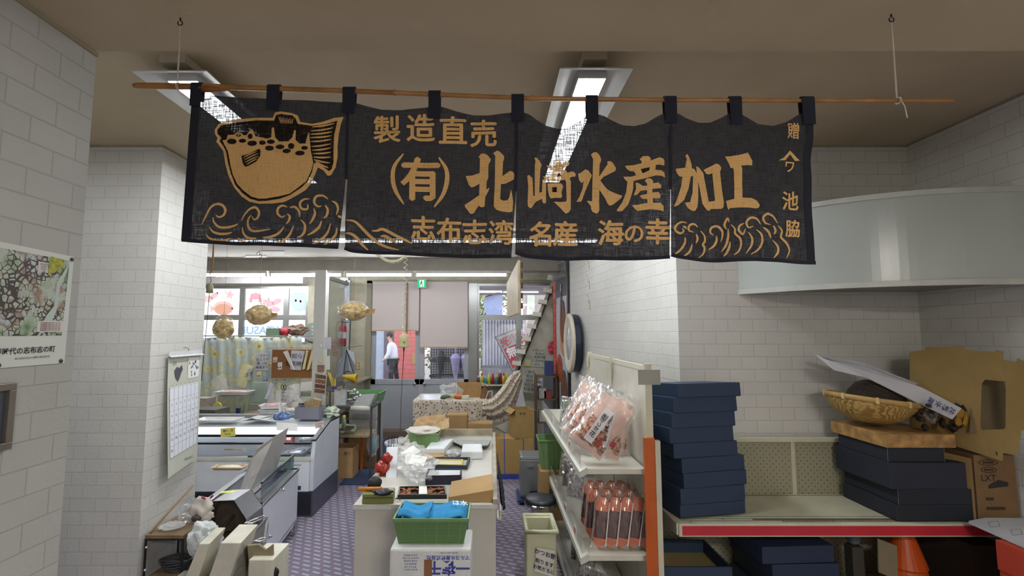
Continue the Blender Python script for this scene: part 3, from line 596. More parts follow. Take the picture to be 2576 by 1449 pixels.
# bamboo pole
BAMB = C(158, 112, 60, .45, var=.22, scale=9)
us = [336, 345, 400, 470, 520, 560, 562, 700, 860, 989, 994, 999, 1150, 1330, 1336, 1342, 1500, 1700, 1865, 1870, 1875, 2040, 2200, 2204, 2208, 2300, 2398]
P = []; R = []
for u in us:
    c = at(u, pole_v(u), YN); P.append(c); r = lerp(.0108, .0072, (u-336)/2060)
    if u in (994, 1336, 1870, 2204): r *= 1.3
    if u in (400, 470, 520): r *= 1.12
    if u == 336: r *= .7
    R.append(r)
pole = thing('bamboo_pole', 'long thin bamboo pole hanging on two strings from the ceiling', 'pole', P[0]*.5+P[-1]*.5)
MB().tube(P, R, 14).build('cane', BAMB, pole, smooth=True)
a, b = at(487, 222, YN), at(578, 224, YN); mb = MB(); mb.tube([a+Vector((0, -.002, -.004)), (a+b)/2+Vector((0, -.004, -.004)), b+Vector((0, 0, -.002))], [.012, .0125, .004], 12); mb.build('split_sleeve', C(132, 80, 40, .5, var=.2), pole, smooth=True)
STR = C(196, 190, 176, .9)
def hook_and_string(uh, vh, up, label, tail):
    z = ZS; h = at(uh, vh, YN); h = onz(uh, vh, ZS-.03)
    mb = MB().tube([(h.x, h.y, ZS), (h.x, h.y, ZS-.012)], .003, 8)
    mb.tube([(h.x+.009*math.sin(t*.5), h.y, ZS-.021-.009*math.cos(t*.5)*-1-.0) for t in range(1, 12)], .0022, 6)
    mb.build('ceiling_hook', C(48, 42, 36, .5, metal=.5), None, 'small dark metal hook in the soffit above the %s string' % label, 'hook', 'hooks in the soffit')
    p = at(up, pole_v(up), YN); s = MB()
    top = Vector((h.x, h.y, ZS-.03))
    s.tube([top, lerp(top, p, .5)+Vector((.001, 0, 0)), p+Vector((0, 0, .012))], .0016, 6)
    s.tube([top+Vector((.002, .001, 0)), lerp(top, p, .6)+Vector((-.003, 0, 0)), p+Vector((-.004, 0, .01))], .0012, 6)
    s.tube([p+Vector((0, .0125*math.sin(t*.8), .0125*math.cos(t*.8))) for t in range(0, 17)], .0017, 6)
    s.tube([p+Vector((.006, .0125*math.sin(t*.8), .0125*math.cos(t*.8))) for t in range(0, 17)], .0015, 6)
    if tail: s.tube([p+Vector((0, -.013, 0)), p+Vector((.012, -.016, -.03)), p+Vector((.02, -.014, -.075))], [.002, .002, .0025], 6)
    s.build('string', STR, None, 'white string %s' % tail if tail else 'white string holding up the thick end of the bamboo pole', 'string')
hook_and_string(453, 64, 447, 'left', '')
hook_and_string(2243, 55, 2258, 'right', 'knotted round the thin end of the bamboo pole with a loose tail')
# ---------------------------------------------------------------- generic goods
def carton(label, c, w, d, h, rz=0, m=None, open_=False, tape=True, text=None, name='cardboard_carton', cat='cardboard box', group=None, flaps=True, th=.004, straps=None, inner=None):
    """closed or open cardboard box standing at c (bottom centre)"""
    m = m or CARD; t = thing(name, label, cat, c, group); R = Matrix.Rotation(rz, 3, 'Z'); c = Vector(c)
    def W(x, y, z): return c+R@Vector((x, y, z))
    mb = MB()
    if not open_: mb.ob(W(0, 0, h/2), (w, d, h), R)
    else:
        mb.ob(W(0, 0, th/2), (w, d, th), R)
        for sx in (-1, 1): mb.ob(W(sx*(w/2-th/2), 0, h/2), (th, d, h), R)
        for sy in (-1, 1): mb.ob(W(0, sy*(d/2-th/2), h/2), (w-2*th, th, h), R)
        mb.ob(W(0, 0, h*.3), (w-2*th, d-2*th, .002), R)
    mats = [m, INK]
    if text:
        for s, x, z, sz in text: text_on(mb, s, W(x, -d/2-.0005, z), R@Vector((1, 0, 0)), (0, 0, 1), sz, 1, .01)
    mb.build('carton_body', mats, t, bevel=.0015)
    if open_ and flaps:
        for s, ang in ((1, 2.2), (-1, 2.5)):
            f = MB(); L = min(w, d)*.42; a = ang
            p0 = W(s*(w/2), -d/2, h); p1 = W(s*(w/2), d/2, h); o = R@Vector((s*math.sin(a)*L*-1*-1, 0, math.cos(a)*-1*L*-.6))
            f.prism([p0, p1, p1+o, p0+o], (0, 0, .003)); f.build('flap', m, t)
    if tape and not open_:
        MB().ob(W(0, 0, h+.0006), (w*1.001, .05, .001), R).build('packing_tape', C(190, 160, 112, .3), t)
    if straps:
        for x in straps:
            mb = MB(); mb.ob(W(x, 0, h/2), (.014, d+.004, h+.004), R); mb.build('strap', C(70, 88, 170, .4), t)
    return t
def tray(label, c, w, d, h, rz=0, m=None, name='food_tray', cat='tray', group=None, fill=None, lip=.012):
    m = m or C(236, 238, 238, .4); t = thing(name, label, cat, c, group); c = Vector(c); R = Matrix.Rotation(rz, 3, 'Z')
    def ring(k, z, e=0): return [c+R@Vector((sx*(w/2*k+e), sy*(d/2*k+e), z)) for sx, sy in ((-1, -1), (1, -1), (1, 1), (-1, 1))]
    mb = MB(); a = ring(.86, 0); b = ring(1, h); e = ring(1, h, lip); f = ring(1, h-.004, lip); g = ring(.84, .004); i = ring(.98, h)
    mb.add(a+b+e+f+g+i, [(3, 2, 1, 0)]+[(k, (k+1) % 4, 4+(k+1) % 4, 4+k) for k in range(4)]+[(20+k, 20+(k+1) % 4, 8+(k+1) % 4, 8+k) for k in range(4)]+[(12+k, 12+(k+1) % 4, 4+(k+1) % 4, 4+k) for k in range(4)]+[(8+k, 8+(k+1) % 4, 12+(k+1) % 4, 12+k) for k in range(4)]+[(16+k, 16+(k+1) % 4, 20+(k+1) % 4, 20+k) for k in range(4)]+[(16, 17, 18, 19)])
    mb.build('tray_body', m, t)
    if fill:
        mb = MB(); mb.blob(c+Vector((0, 0, h*.75)), (w*.84, d*.8, h*.9), seed=c.x*9, amp=.12, freq=3, R=R); mb.build('contents', fill, t, smooth=True)
    return t
def sheet(name, label, cat, corners, m=None, curl=.01, th=.0006, txt=None, group=None, n=8):
    """paper sheet through 4 corners (bl, br, tr, tl) with a slight curl"""
    a, b, c, d = [Vector(p) for p in corners]; nn = (b-a).cross(d-a).normalized(); mb = MB()
    def fn(s, t): return lerp(lerp(a, b, s), lerp(d, c, s), t)+nn*curl*math.sin(s*3.1)*math.cos(t*2.3)
    mb.grid(fn, n, n); 
    if txt:
        ex = (b-a).normalized(); ez = (d-a).normalized()
        for s, u, v, sz in txt: text_on(mb, s, fn(u, v)+nn*(.0015+abs(curl)*.2), ex, ez, sz, 1, 0, lift=0)
    return mb.build(name, [m or PAPER, INK], None, label, cat, group, solid=th)
def bag(name, label, cat, c, size, seed, m=None, inner=None, ims=.72, group=None, amp=.2):
    t = thing(name, label, cat, (c[0], c[1], c[2]-size[2]/2), group)
    MB().blob(c, size, seed, amp, 2.2, 4).build('film', m or PLASTIC, t)
    if inner: MB().blob((c[0], c[1], c[2]-size[2]*.08), [q*ims for q in size], seed+5, .15, 2.5, 3).build('contents', inner, t, smooth=True)
    return t
WIRE = C(120, 112, 100, .35, metal=.8)
# ---------------------------------------------------------------- refrigerated display case on the far left
XL = -4.6; XE = -1.95
case = thing('display_case', 'white open refrigerated display case with lit canopy and white end panel', 'display case', (-3.2, 5.95, 0))
WH = C(222, 226, 232, .35, var=.03)
GRP = C(204, 209, 220, .4, var=.03)
mb = MB(); prof = [(5.49, .27), (5.50, .62), (5.55, .79), (6.05, .915), (6.37, .905), (6.37, .27)]
mb.prism([(XE, y, z) for y, z in prof], (-.045, 0, 0)); mb.build('end_panel', GRP, case, bevel=.008)
mb = MB().prism([(XE+.001, 5.545, .795), (XE+.001, 6.05, .925), (XE+.001, 6.39, .915), (XE+.001, 6.39, .93), (XE+.001, 6.04, .945), (XE+.001, 5.53, .815)], (-.05, 0, 0)); mb.build('edge_trim', C(52, 56, 60, .4), case)
MB().box(XL, XE-.045, 5.49, 5.53, .27, .60).build('front_panel', WH, case)
MB().box(XL, XE-.03, 5.48, 5.50, .60, .635).build('front_rail', C(206, 206, 190, .4), case)
MB().box(XL, XE, 5.50, 6.37, 0, .27).build('kickplate', C(74, 76, 92, .4), case)
MB().box(XL, XE-.02, 5.495, 5.50, .02, .25).build('vent_grille', C(36, 38, 42, .5), case)
MB().box(XL, XE-.045, 5.49, 5.498, .635, .77).build('front_glass', GLASS, case)
MB().box(XL, XE-.045, 5.505, 5.53, .765, .785).build('glass_rail', C(30, 30, 32, .3), case)
MB().box(XL, XE-.045, 6.28, 6.36, .27, .90).build('back_wall', WH, case)
MB().box(XL, XE-.045, 5.53, 6.28, .40, .45).build('deck', C(200, 204, 208, .5), case)
mb = MB().prism([(XL, 5.72, .83), (XL, 5.80, .90), (XL, 6.36, .905), (XL, 6.36, .88), (XL, 5.84, .87), (XL, 5.76, .82)], (XE-.045-XL, 0, 0)); mb.build('canopy', C(208, 212, 218, .3), case)
MB().prism([(XL, 5.712, .834), (XL, 5.79, .897), (XL, 5.787, .90), (XL, 5.709, .837)], (XE-.06-XL, 0, 0)).build('lit_cover', emis_mat('case_lit_cover', (.9, .95, 1), 1.1), case)
MB().tube([(XL+.1, 5.86, .855), (-3.35, 5.86, .855)], .013, 8).tube([(-3.2, 5.86, .855), (XE-.15, 5.86, .855)], .013, 8).build('lamp_tube', emis_mat('case_lamp', (.9, .95, 1), 9), case)
MB().box(XL, XE-.045, 5.70, 5.725, .805, .83).build('canopy_rail', C(30, 30, 32, .3), case)
MB().box(XL, XE-.05, 6.0, 6.27, .66, .668).build('inner_shelf', GLASS, case)
mb = MB(); 
for x in (-3.9, -3.1, -2.4): mb.lathe((x, 6.275, .60), [(0, 0), (.012, 0), (.012, .004), (0, .004)], 10, R=Matrix.Rotation(math.pi/2, 3, 'X'))
mb.build('wall_stud', BLACKP, case)
mb = MB(); text_on(mb, 'Junior', (-2.12, 5.488, .55), (1, 0, 0), (0.25, 0, 1), .032, 0); mb.build('lettering', INK, case)
MB().box(-2.16, -2.08, 5.482, 5.49, .29, .33).build('switch', C(40, 60, 90, .3), case)
# lid sheets laid on the case front (closed part of the neighbouring unit)
SILV = C(196, 200, 206, .18, metal=.6, var=.2, scale=30, bump=.5)
REDM = C(196, 84, 78, .5, var=.4, scale=40)
for i, (u, v) in enumerate([(750, 1156), (752, 1148), (749, 1140), (778, 1158), (776, 1149)]):
    p = at(u, v, 5.8); k = [0, 1, 2, 0, 1][i]
    tray('silver wrapped food pack in the display case, %s of the %s pile' % (['bottom', 'middle', 'top'][k], 'end' if i > 2 else 'taller'), (p.x, 5.8, .452+k*.066), .2, .3, .055, 0, SILV, 'foil_pack', 'food pack', 'silver packs in the display case', SILV)
for i, (u, yy) in enumerate([(545, 5.75), (585, 5.9), (620, 5.7), (655, 5.85), (700, 5.8)]):
    tray('shallow tray of packed fish on the case deck, %s' % ['farthest from the end panel', 'second from the wall edge', 'third, beside the yellow note', 'behind the raised grey lid', 'next to the silver packs'][i], (X_(u, 1150, yy), yy, .452), .24, .3, .05, .1*i, C(226, 230, 232, .3) if i % 2 else C(90, 100, 96, .4), 'fish_tray', 'tray', 'trays on the case deck', [C(200, 196, 180, .4, var=.4, scale=30), C(176, 110, 96, .4, var=.4, scale=30)][i % 2])
for i, (u, v) in enumerate([(717, 1106), (730, 1104)]): 
    p = at(u, v, 6.12); t = thing('meat_pack', 'red meat pack on the inner shelf, %s' % ['behind the tip of the grey lid', 'nearer the silver roll'][i], 'food pack', (p.x, 6.12, .669), 'red packs in the display case')
    MB().ob((p.x, 6.12, .70), (.09, .14, .06), .2*i).build('pack_body', REDM, t, bevel=.01)
    MB().ob((p.x+.01, 6.05, .712), (.05, .004, .03), .2*i).build('price_label', PAPER, t)
p = at(778, 1098, 6.1); t = thing('foil_roll', 'shiny silver wrapped roll on the inner shelf', 'food pack', (p.x, 6.1, .669)); MB().tube([(p.x-.12, 6.1, .705), (p.x+.1, 6.12, .705)], .034, 14).build('roll', SILV, t, smooth=True); MB().tube([(p.x+.1, 6.12, .705), (p.x+.16, 6.125, .705)], [.02, .035], 12).build('twisted_end', SILV, t)
# notes stuck to the case
def note(label, u0, v0, u1, v1, Y, m, lines, tilt=0, dY=0, name='handwritten_note'):
    a, b, c, d = at(u0, v1, Y), at(u1, v1+tilt, Y), at(u1, v0+tilt, Y+dY), at(u0, v0, Y+dY)
    h = (d-a).length; L = [(s, .5, 1-(i+.8)/(len(lines)+.6), h/(len(lines)+1.4)) for i, s in enumerate(lines)]
    return sheet(name, label, 'note', (a, b, c, d), m, .002, txt=L)
YELN = C(226, 216, 110, .7)
note('yellow handwritten note taped to the case canopy', 555, 1078, 592, 1100, 5.66, YELN, ['鯛めし用', '￥350'], -3)
note('small pink price note at the end of the case canopy', 793, 1063, 815, 1078, 5.62, C(226, 200, 196, .7), ['さつまあげ', '￥280'], -4)
note('white label strip inside the case front glass', 556, 1126, 620, 1136, 5.51, PAPER, ['要冷蔵 保存してください'], 0)
note('white paper hanging over the canopy lamp', 696, 1062, 748, 1082, 5.69, PAPER, [], 3, .05)
# ---------------------------------------------------------------- island freezer with stainless rim
a0 = math.atan2(.115, .993); R0 = Matrix.Rotation(a0, 3, 'Z')
fc = Vector((-1.96, 5.09, 0)); 
def fz(x, y, z): return fc+R0@Vector((x, y, z))   # x to the left negative, y towards the viewer negative
fr = thing('island_freezer', 'low pale grey island freezer with stainless rim and raised grey lid', 'freezer', fz(-.4, -.6, 0))
def fbox(mb, x0, x1, y0, y1, z0, z1, m=0):
    P = [fz(x, y, z) for z in (z0, z1) for x, y in ((x0, y0), (x1, y0), (x1, y1), (x0, y1))]
    return mb.add(P, [(0, 3, 2, 1), (4, 5, 6, 7), (0, 1, 5, 4), (1, 2, 6, 5), (2, 3, 7, 6), (3, 0, 4, 7)], m)
LW, LN = -.50, -1.05
mb = MB(); fbox(mb, -.03, 0, LN, 0, .12, .60); fbox(mb, LW, LW+.03, LN, 0, .12, .60); fbox(mb, LW+.03, -.03, -.03, 0, .12, .60); fbox(mb, LW+.03, -.03, LN, LN+.03, .12, .60); fbox(mb, LW, 0, LN, 0, .10, .14); mb.build('body', C(208, 212, 224, .35, var=.03), fr)
mb = MB(); fbox(mb, LW+.03, -.03, LN+.03, -.03, .34, .36); mb.build('inner_floor', C(150, 140, 132, .5), fr)
mb = MB(); fbox(mb, LW+.04, -.04, LN+.03, -.04, .02, .10); mb.build('kickplate', C(86, 88, 120, .5), fr)
mb = MB(); fbox(mb, -.05, .008, LN, .008, .60, .625); fbox(mb, LW-.008, LW+.05, LN, .008, .60, .625); fbox(mb, LW, 0, -.05, .008, .60, .625); fbox(mb, LW, 0, LN-.005, LN+.05, .60, .625); mb.build('rim', STEEL, fr, bevel=.004)
mb = MB(); fbox(mb, -.045, -.038, LN+.1, -.02, .625, .76); fbox(mb, LW+.02, -.04, -.035, -.028, .625, .76); mb.build('guard_glass', glass_mat('greenish_guard_glass', (.9, .96, .94)), fr)
mb = MB(); fbox(mb, -.05, -.034, LN+.1, -.02, .755, .772); fbox(mb, LW+.02, -.04, -.04, -.024, .755, .772); mb.build('guard_trim', C(60, 62, 64, .3), fr)
mb = MB(); fbox(mb, -.22, -.17, LN+.2, -.06, .60, .617); mb.build('sliding_rail', C(96, 66, 60, .4), fr)
MB().lathe(fz(.005, LN+.5, .585), [(0, 0), (.012, 0), (.014, .02), (0, .024)], 12, R=Matrix.Rotation(math.pi/2, 3, 'Y')).build('lock', CHROME, fr, smooth=True)
mb = MB(); fbox(mb, -.004, .006, -.10, -.02, .02, .12); mb.build('corner_bracket', STEEL, fr)
mb = MB(); P = [at(604, 1229, 4.28), at(628, 1237, 4.30), at(660, 1212, 4.55), at(696, 1180, 4.80), at(708, 1135, 4.86), at(725, 1076, 4.92), at(690, 1098, 4.75), at(655, 1120, 4.55), at(644, 1130, 4.48), at(634, 1150, 4.42), at(616, 1195, 4.32)]
mb.prism(P, (.004, -.006, 0)); mb.build('raised_lid', glass_mat('smoked_acrylic', (.8, .8, .82), refl=.4, rough=.1, extra=.62, diff=(.42, .40, .40)), fr)
tray('small wrapped fish pack on the freezer edge', tuple(at(577, 1190, 5.02)-Vector((0, 0, .01))), .3, .12, .03, 0, C(206, 180, 140, .4), 'fish_pack', 'food pack', None, C(226, 222, 214, .4))
fp = onz(577, 1193, .625)
for o in COL.objects:
    if o.name.startswith('fish_pack'): o.location.z = .625; o.location.y = 5.06; o.location.x = X_(577, 1193, 5.06)
# ---------------------------------------------------------------- stainless hood machine and cream slicer at lower left
HS = 3.75; hood = thing('machine_hood', 'hexagonal stainless steel machine hood with yellow label strip', 'machine', (-2.03, 3.88, 0))
hp = [(536, 1260), (589, 1258), (620, 1306), (620, 1345), (618, 1400), (500, 1400), (492, 1345), (500, 1303)]
PT = [at(u, v, HS) for u, v in hp]
out = [PT[4], PT[3], PT[2], PT[1], PT[0], PT[7], PT[6], PT[5]]; mb = MB(); cen = sum(out, Vector())/8
def shell(mb, P, off, k=.985):
    n = len(P); Q = [p+off for p in P]; i0 = [lerp(cen, p, k) for p in P]; i1 = [p+off for p in i0]; b = len(mb.v); mb.v += P+Q+i0+i1
    for i in range(n-1):
        j = i+1
        for f in ((b+i, b+j, b+n+j, b+n+i), (b+2*n+j, b+2*n+i, b+3*n+i, b+3*n+j), (b+i, b+2*n+i, b+2*n+j, b+j), (b+n+i, b+n+j, b+3*n+j, b+3*n+i)): mb.f.append(f); mb.m.append(0)
shell(mb, out, Vector((0, .26, 0))); mb.build('hood_shell', STEEL, hood)
mb = MB().prism([p+Vector((0, .25, 0)) for p in out], (0, .008, 0)); mb.build('back_plate', C(112, 100, 86, .5, metal=.3, var=.3), hood)
z0 = PT[4].z
MB().box(-2.2, -1.83, 3.76, 3.99, 0, z0-.002).build('machine_stand', C(120, 110, 96, .5, metal=.3, var=.3), hood)
MB().blob((-2.0, 3.86, z0+.05), (.22, .16, .14), 3, .25).tube([(-2.05, 3.8, z0), (-2.04, 3.82, z0+.16), (-1.98, 3.9, z0+.24)], .012, 8).tube([(-1.93, 3.8, z0+.02), (-1.96, 3.9, z0+.12), (-2.1, 3.9, z0+.1)], .01, 8).build('mechanism', C(98, 82, 66, .5, metal=.4, var=.3), hood, smooth=True)
a, b = onz(557, 1236, PT[0].z+.001), onz(612, 1232, PT[0].z+.001); c, d = onz(608, 1238, PT[0].z+.001), onz(552, 1241, PT[0].z+.001)
MB().prism([a, b, c, d], (0, 0, .001)).build('label_strip', C(206, 214, 96, .6), hood)
for q in ((632, 1317, 668, 1300), (655, 1362, 683, 1350)):
    x0, v0, x1, v1 = q; a = at(x0, v0, 3.72); b = at(x1, v1, 3.9); e = Vector((-.05, .0, .0)); MB().tube([a, b, b+e*.7+Vector((0, .02, 0)), a+e], .006, 8, closed=True).build('pull_handle', CHROME, hood, smooth=True)
P = [at(628, 1345, 3.70), at(672, 1300, 4.02), at(672, 1330, 4.02), at(660, 1400, 3.75), at(624, 1400, 3.68)]
MB().prism(P, (.01, 0, 0)).build('side_plate', STEEL, hood)
CRM = C(206, 202, 184, .45, var=.12, scale=7)
sl = thing('slicing_machine', 'cream enamelled slicing machine with two slanted blade covers', 'machine', (-1.95, 3.45, 0))
P = [at(501, 1368, 3.42), at(527, 1368, 3.42), at(490, 1480, 3.42), at(455, 1480, 3.42)]; MB().prism(P, (.0, .2, .03)).build('blade_cover', CRM, sl, bevel=.004)
P = [at(555, 1366, 3.38), at(606, 1366, 3.38), at(570, 1480, 3.38), at(516, 1480, 3.38)]; MB().prism(P, (.0, .24, .03)).build('blade_cover', CRM, sl, bevel=.004)
MB().prism([at(606, 1366, 3.40), at(624, 1342, 3.60), at(622, 1480, 3.60), at(572, 1480, 3.40)], (.008, .004, 0)).build('side_cheek', C(176, 172, 160, .45, var=.15), sl)
mb = MB()
for k in range(2):
    a = at(600, 1412+k*26, 3.41); mb.ob(a, (.07, .003, .02), Matrix.Rotation(-.9, 3, 'Y'))
mb.build('warning_label', C(120, 118, 112, .6), sl)
P = [(622, 1373), (650, 1370), (668, 1383), (686, 1370), (687, 1400), (676, 1450), (628, 1450)]; MB().prism([at(u, v, 3.42) for u, v in P], (0, .02, 0)).build('hopper_front', C(150, 136, 104, .5, var=.2), sl, bevel=.003)
MB().prism([at(622, 1373, 3.44), at(628, 1450, 3.44), at(628, 1450, 3.58), at(622, 1373, 3.60)], (.006, 0, 0)).prism([at(686, 1370, 3.44), at(676, 1450, 3.44), at(676, 1450, 3.58), at(686, 1370, 3.58)], (-.006, 0, 0)).build('hopper_side', C(140, 126, 96, .5, var=.2), sl)
p = at(687, 1411, 3.44); MB().tube([p, p+Vector((.03, 0, 0))], .008, 10).build('clamp_knob', C(70, 60, 50, .5), sl)
p = at(692, 1441, 3.40); MB().blob(p, (.05, .04, .07), 2, .1).build('lever_knob', BLACKP, sl, smooth=True)
MB().box(-1.60, -1.44, 3.36, 3.62, 0, Z_(700, 1408, 3.36)).build('base_housing', CRM, sl, bevel=.006)
MB().box(-2.2, -1.62, 3.36, 3.66, .05, .30).build('machine_bed', C(150, 146, 132, .5, var=.15), sl)
for x in (-2.17, -1.66):
    for y in (3.39, 3.63): MB().box(x-.015, x+.015, y-.015, y+.015, 0, .05).build('leg', C(90, 90, 88, .4), sl)
P = [at(560, 1400, 3.5)]
MB().blob(at(545, 1446, 3.50), (.08, .1, .12), 4, .05).build('round_knob', CRM, sl, smooth=True)
# low wooden-topped rack beside the pillar
rk = thing('low_rack', 'low black framed rack with worn wooden top against the block pillar', 'rack', (-2.57, 4.2, 0))
WD = C(132, 108, 76, .6, var=.25, scale=6)
MB().box(-2.72, -2.42, 3.99, 4.42, .385, .41).build('rack_top', WD, rk)
mb = MB()
for x in (-2.715, -2.425):
    for y in (3.995, 4.41): mb.box(x-.006, x+.006, y-.006, y+.006, 0, .385)
for z in (.06, .372): mb.box(-2.72, -2.42, 3.99, 4.0, z, z+.01).box(-2.72, -2.42, 4.405, 4.415, z, z+.01)
mb.build('frame', BLACKP, rk)
MB().box(-2.71, -2.43, 4.0, 4.4, .07, .08).build('lower_shelf', WD, rk)
mb = MB()
for z in (.15, .32): mb.blob((-2.705, 3.99, z), (.016, .016, .018), 1, .02, sub=2)
mb.build('plastic_clip', WHITE_P, rk, smooth=True)
mb = MB()
for k in range(6):
    mb.tube([(-2.56+(.085+.008*k)*math.cos(t*.35), 4.14+(.05+.004*k)*math.sin(t*.35), .092+.016*k+.008*math.sin(t*.7+k)) for t in range(18)], .0075, 7, closed=True)
mb.build('coiled_hose', C(70, 74, 78, .4), None, 'coiled grey hose on the lower shelf of the low rack', 'hose', smooth=True)
MB().box(-2.66, -2.52, 4.34, 4.36, .081, .33).build('grey_board', C(150, 152, 144, .5), None, 'upright grey board at the back of the low rack', 'board')
bag('plastic_bag', 'crumpled clear plastic bag on the low rack top', 'plastic bag', (-2.50, 4.25, .50), (.22, .22, .20), 3, PLASTIC, C(226, 226, 220, .5), .5)
bag('plastic_bag', 'flat clear bag sheet at the rack top edge', 'plastic bag', (-2.60, 4.12, .435), (.18, .16, .045), 8, PLASTIC2)
a = Vector((-2.70, 4.02, .415)); b = Vector((-2.62, 4.42, .66)); MB().tube([a, b], .006, 8).build('wooden_stick', C(150, 116, 66, .6), None, 'thin wooden stick leaning from the rack top against the pillar', 'stick', smooth=True)
t = thing('work_glove', 'stained white work glove draped over a dark handle by the hood', 'glove', at(505, 1318, 3.72))
MB().blob(at(508, 1282, 3.72), (.15, .07, .15), 5, .3, 1.4).blob(at(518, 1300, 3.73), (.10, .05, .10), 6, .3).build('fabric', C(214, 206, 196, .9, var=.25), t, smooth=True)
MB().tube([at(516, 1255, 3.70), at(508, 1250, 3.70)], .008, 8).tube([at(530, 1252, 3.72), at(536, 1246, 3.72)], .007, 8).build('red_cuff', C(150, 56, 60, .7), t)
MB().blob(at(494, 1304, 3.69), (.07, .05, .05), 2, .1).build('dark_cap', C(66, 56, 48, .5), t, smooth=True)
bag('plastic_sack', 'milky white plastic sack hanging over the back of the slicer', 'plastic bag', at(516, 1360, 3.63), (.24, .14, .26), 12, C(200, 206, 206, .35), None, amp=.16)
# ---------------------------------------------------------------- wall calendar and poster, left
cal = thing('wall_calendar', 'tall November wall calendar with large date grid on the pillar', 'calendar', onx(455, 1225, -2.70))
def cp_(s, t, lift=0.0):   # s along, t up on the calendar sheet
    y = lerp(4.13, 4.585, s); z = lerp(.80+.05*s, 1.80, t)+.0*s; x = -2.74+.03+.012*math.sin(t*3.3)*(1-t)+.045*(1-t)*(1-t)*(1.2-s)+lift; return Vector((x, y, z))
mb = MB().grid(lambda s, t: cp_(s, t), 14, 22); mb.build('sheet', C(196, 198, 184, .6, var=.02), cal, solid=.003)
mb = MB().grid(lambda s, t: cp_(.05+.9*s, .15+.58*t, .004), 12, 12); mb.build('date_field', C(226, 230, 238, .6, var=.02), cal)
mb = MB()
def ctext(mb, s, a, b, sz, m=0): text_on(mb, s, cp_(a, b, .0065), (0, 1, 0), cp_(.5, b+.05)-cp_(.5, b-.05), sz, m, 0, lift=.0)
n = 1
for r in range(6):
    for c_ in range(7):
        if r == 0 and c_ < 6: continue
        if n > 30: break
        ctext(mb, str(n), .11+.13*c_, .68-.095*r, .030); n += 1
ctext(mb, '11', .17, .93, .055)
for i, w in enumerate('日月火水木金土'): ctext(mb, w, .11+.13*i, .745, .014)
ctext(mb, '北崎水産加工', .66, .06, .024)
for r in range(7): P = [cp_(.05+.9*i/10, .15+.58*r/6.1, .0055) for i in range(11)]; mb.tube(P, .0006, 4)
for c_ in range(8): P = [cp_(.05+.9*c_/7, .15+.58*i/10, .0055) for i in range(11)]; mb.tube(P, .0006, 4)
mb.build('printed_dates', C(70, 72, 84, .7), cal)
mb = MB(); P = [(.17, .87), (.24, .90), (.31, .885), (.38, .91), (.42, .87), (.37, .84), (.33, .80), (.28, .77), (.24, .79), (.2, .81)]; mb.add([cp_(a, b, .006) for a, b in P], [tuple(range(len(P)))]); mb.build('sumi_picture', C(84, 80, 88, .8), cal)
mb = MB().grid(lambda s, t: cp_(.58+.36*s, .78+.185*t, .005), 6, 6); mb.build('photo_inset', PAPER, cal)
mb = MB(); random.seed(3)
for k in range(17):
    a, b = .62+.28*random.random(), .80+.14*random.random(); q = [(a-.014, b-.012), (a+.014, b-.009), (a+.012, b+.013), (a-.008, b+.012)]; mb.add([cp_(x, y, .0062) for x, y in q], [(0, 1, 2, 3)])
mb.build('figures', C(70, 72, 96, .8), cal)
MB().prism([cp_(-.02, 1.0, .002), cp_(1.02, 1.0, .002), cp_(1.02, 1.035, .002), cp_(-.02, 1.035, .002)], (.006, 0, 0)).prism([cp_(-.02, .985, .03), cp_(1.02, .985, .03), cp_(1.02, 1.0, .002), cp_(-.02, 1.0, .002)], (0, 0, .003)).build('hanger_strip', C(206, 208, 208, .25), cal)
MB().tube([(-2.74, 4.37, 1.86), (-2.72, 4.37, 1.86), (-2.705, 4.375, 1.855), (-2.70, 4.385, 1.84), (-2.705, 4.38, 1.825)], .0025, 6).build('wall_hook', C(60, 60, 60, .4), cal)
def map_mat():
    m, nt, b = base('painted_map'); L = nt.links; g = nd(nt, 'ShaderNodeNewGeometry'); sp = nd(nt, 'ShaderNodeSeparateXYZ'); L.new(g.outputs['Position'], sp.inputs[0])
    n = nd(nt, 'ShaderNodeTexNoise'); n.inputs['Scale'].default_value = 7; n.inputs['Detail'].default_value = 8; L.new(g.outputs['Position'], n.inputs['Vector'])
    r = nd(nt, 'ShaderNodeValToRGB'); e = r.color_ramp.elements; e[0].position = .36; e[0].color = (*srgb(96, 118, 78), 1); e[1].position = .66; e[1].color = (*srgb(204, 208, 196), 1)
    for p, c in ((.43, (150, 172, 140)), (.5, (188, 196, 184)), (.56, (150, 120, 100)), (.6, (180, 192, 196))): q = e.new(p); q.color = (*srgb(*c), 1)
    L.new(n.outputs[0], r.inputs[0])
    v = nd(nt, 'ShaderNodeTexVoronoi'); v.feature = 'DISTANCE_TO_EDGE'; v.inputs['Scale'].default_value = 48; L.new(g.outputs['Position'], v.inputs['Vector'])
    w = nd(nt, 'ShaderNodeTexNoise'); w.inputs['Scale'].default_value = 9; L.new(g.outputs['Position'], w.inputs['Vector'])
    th = nd(nt, 'ShaderNodeMath'); th.operation = 'LESS_THAN'; L.new(v.outputs[0], th.inputs[0])
    mr = nd(nt, 'ShaderNodeMapRange'); mr.inputs[1].default_value = .42; mr.inputs[2].default_value = .62; mr.inputs[3].default_value = .0; mr.inputs[4].default_value = .13; L.new(w.outputs[0], mr.inputs[0]); L.new(mr.outputs[0], th.inputs[1])
    mx = nd(nt, 'ShaderNodeMix'); mx.data_type = 'RGBA'; L.new(th.outputs[0], mx.inputs[0]); L.new(r.outputs[0], mx.inputs[6]); mx.inputs[7].default_value = (*srgb(70, 60, 56), 1); L.new(mx.outputs[2], b.inputs['Base Color']); b.inputs['Roughness'].default_value = .5; return m
po = thing('map_poster', 'large hand-drawn town map poster with a printed title, on the near block wall', 'poster', (-1.705, 1.68, 1.88))
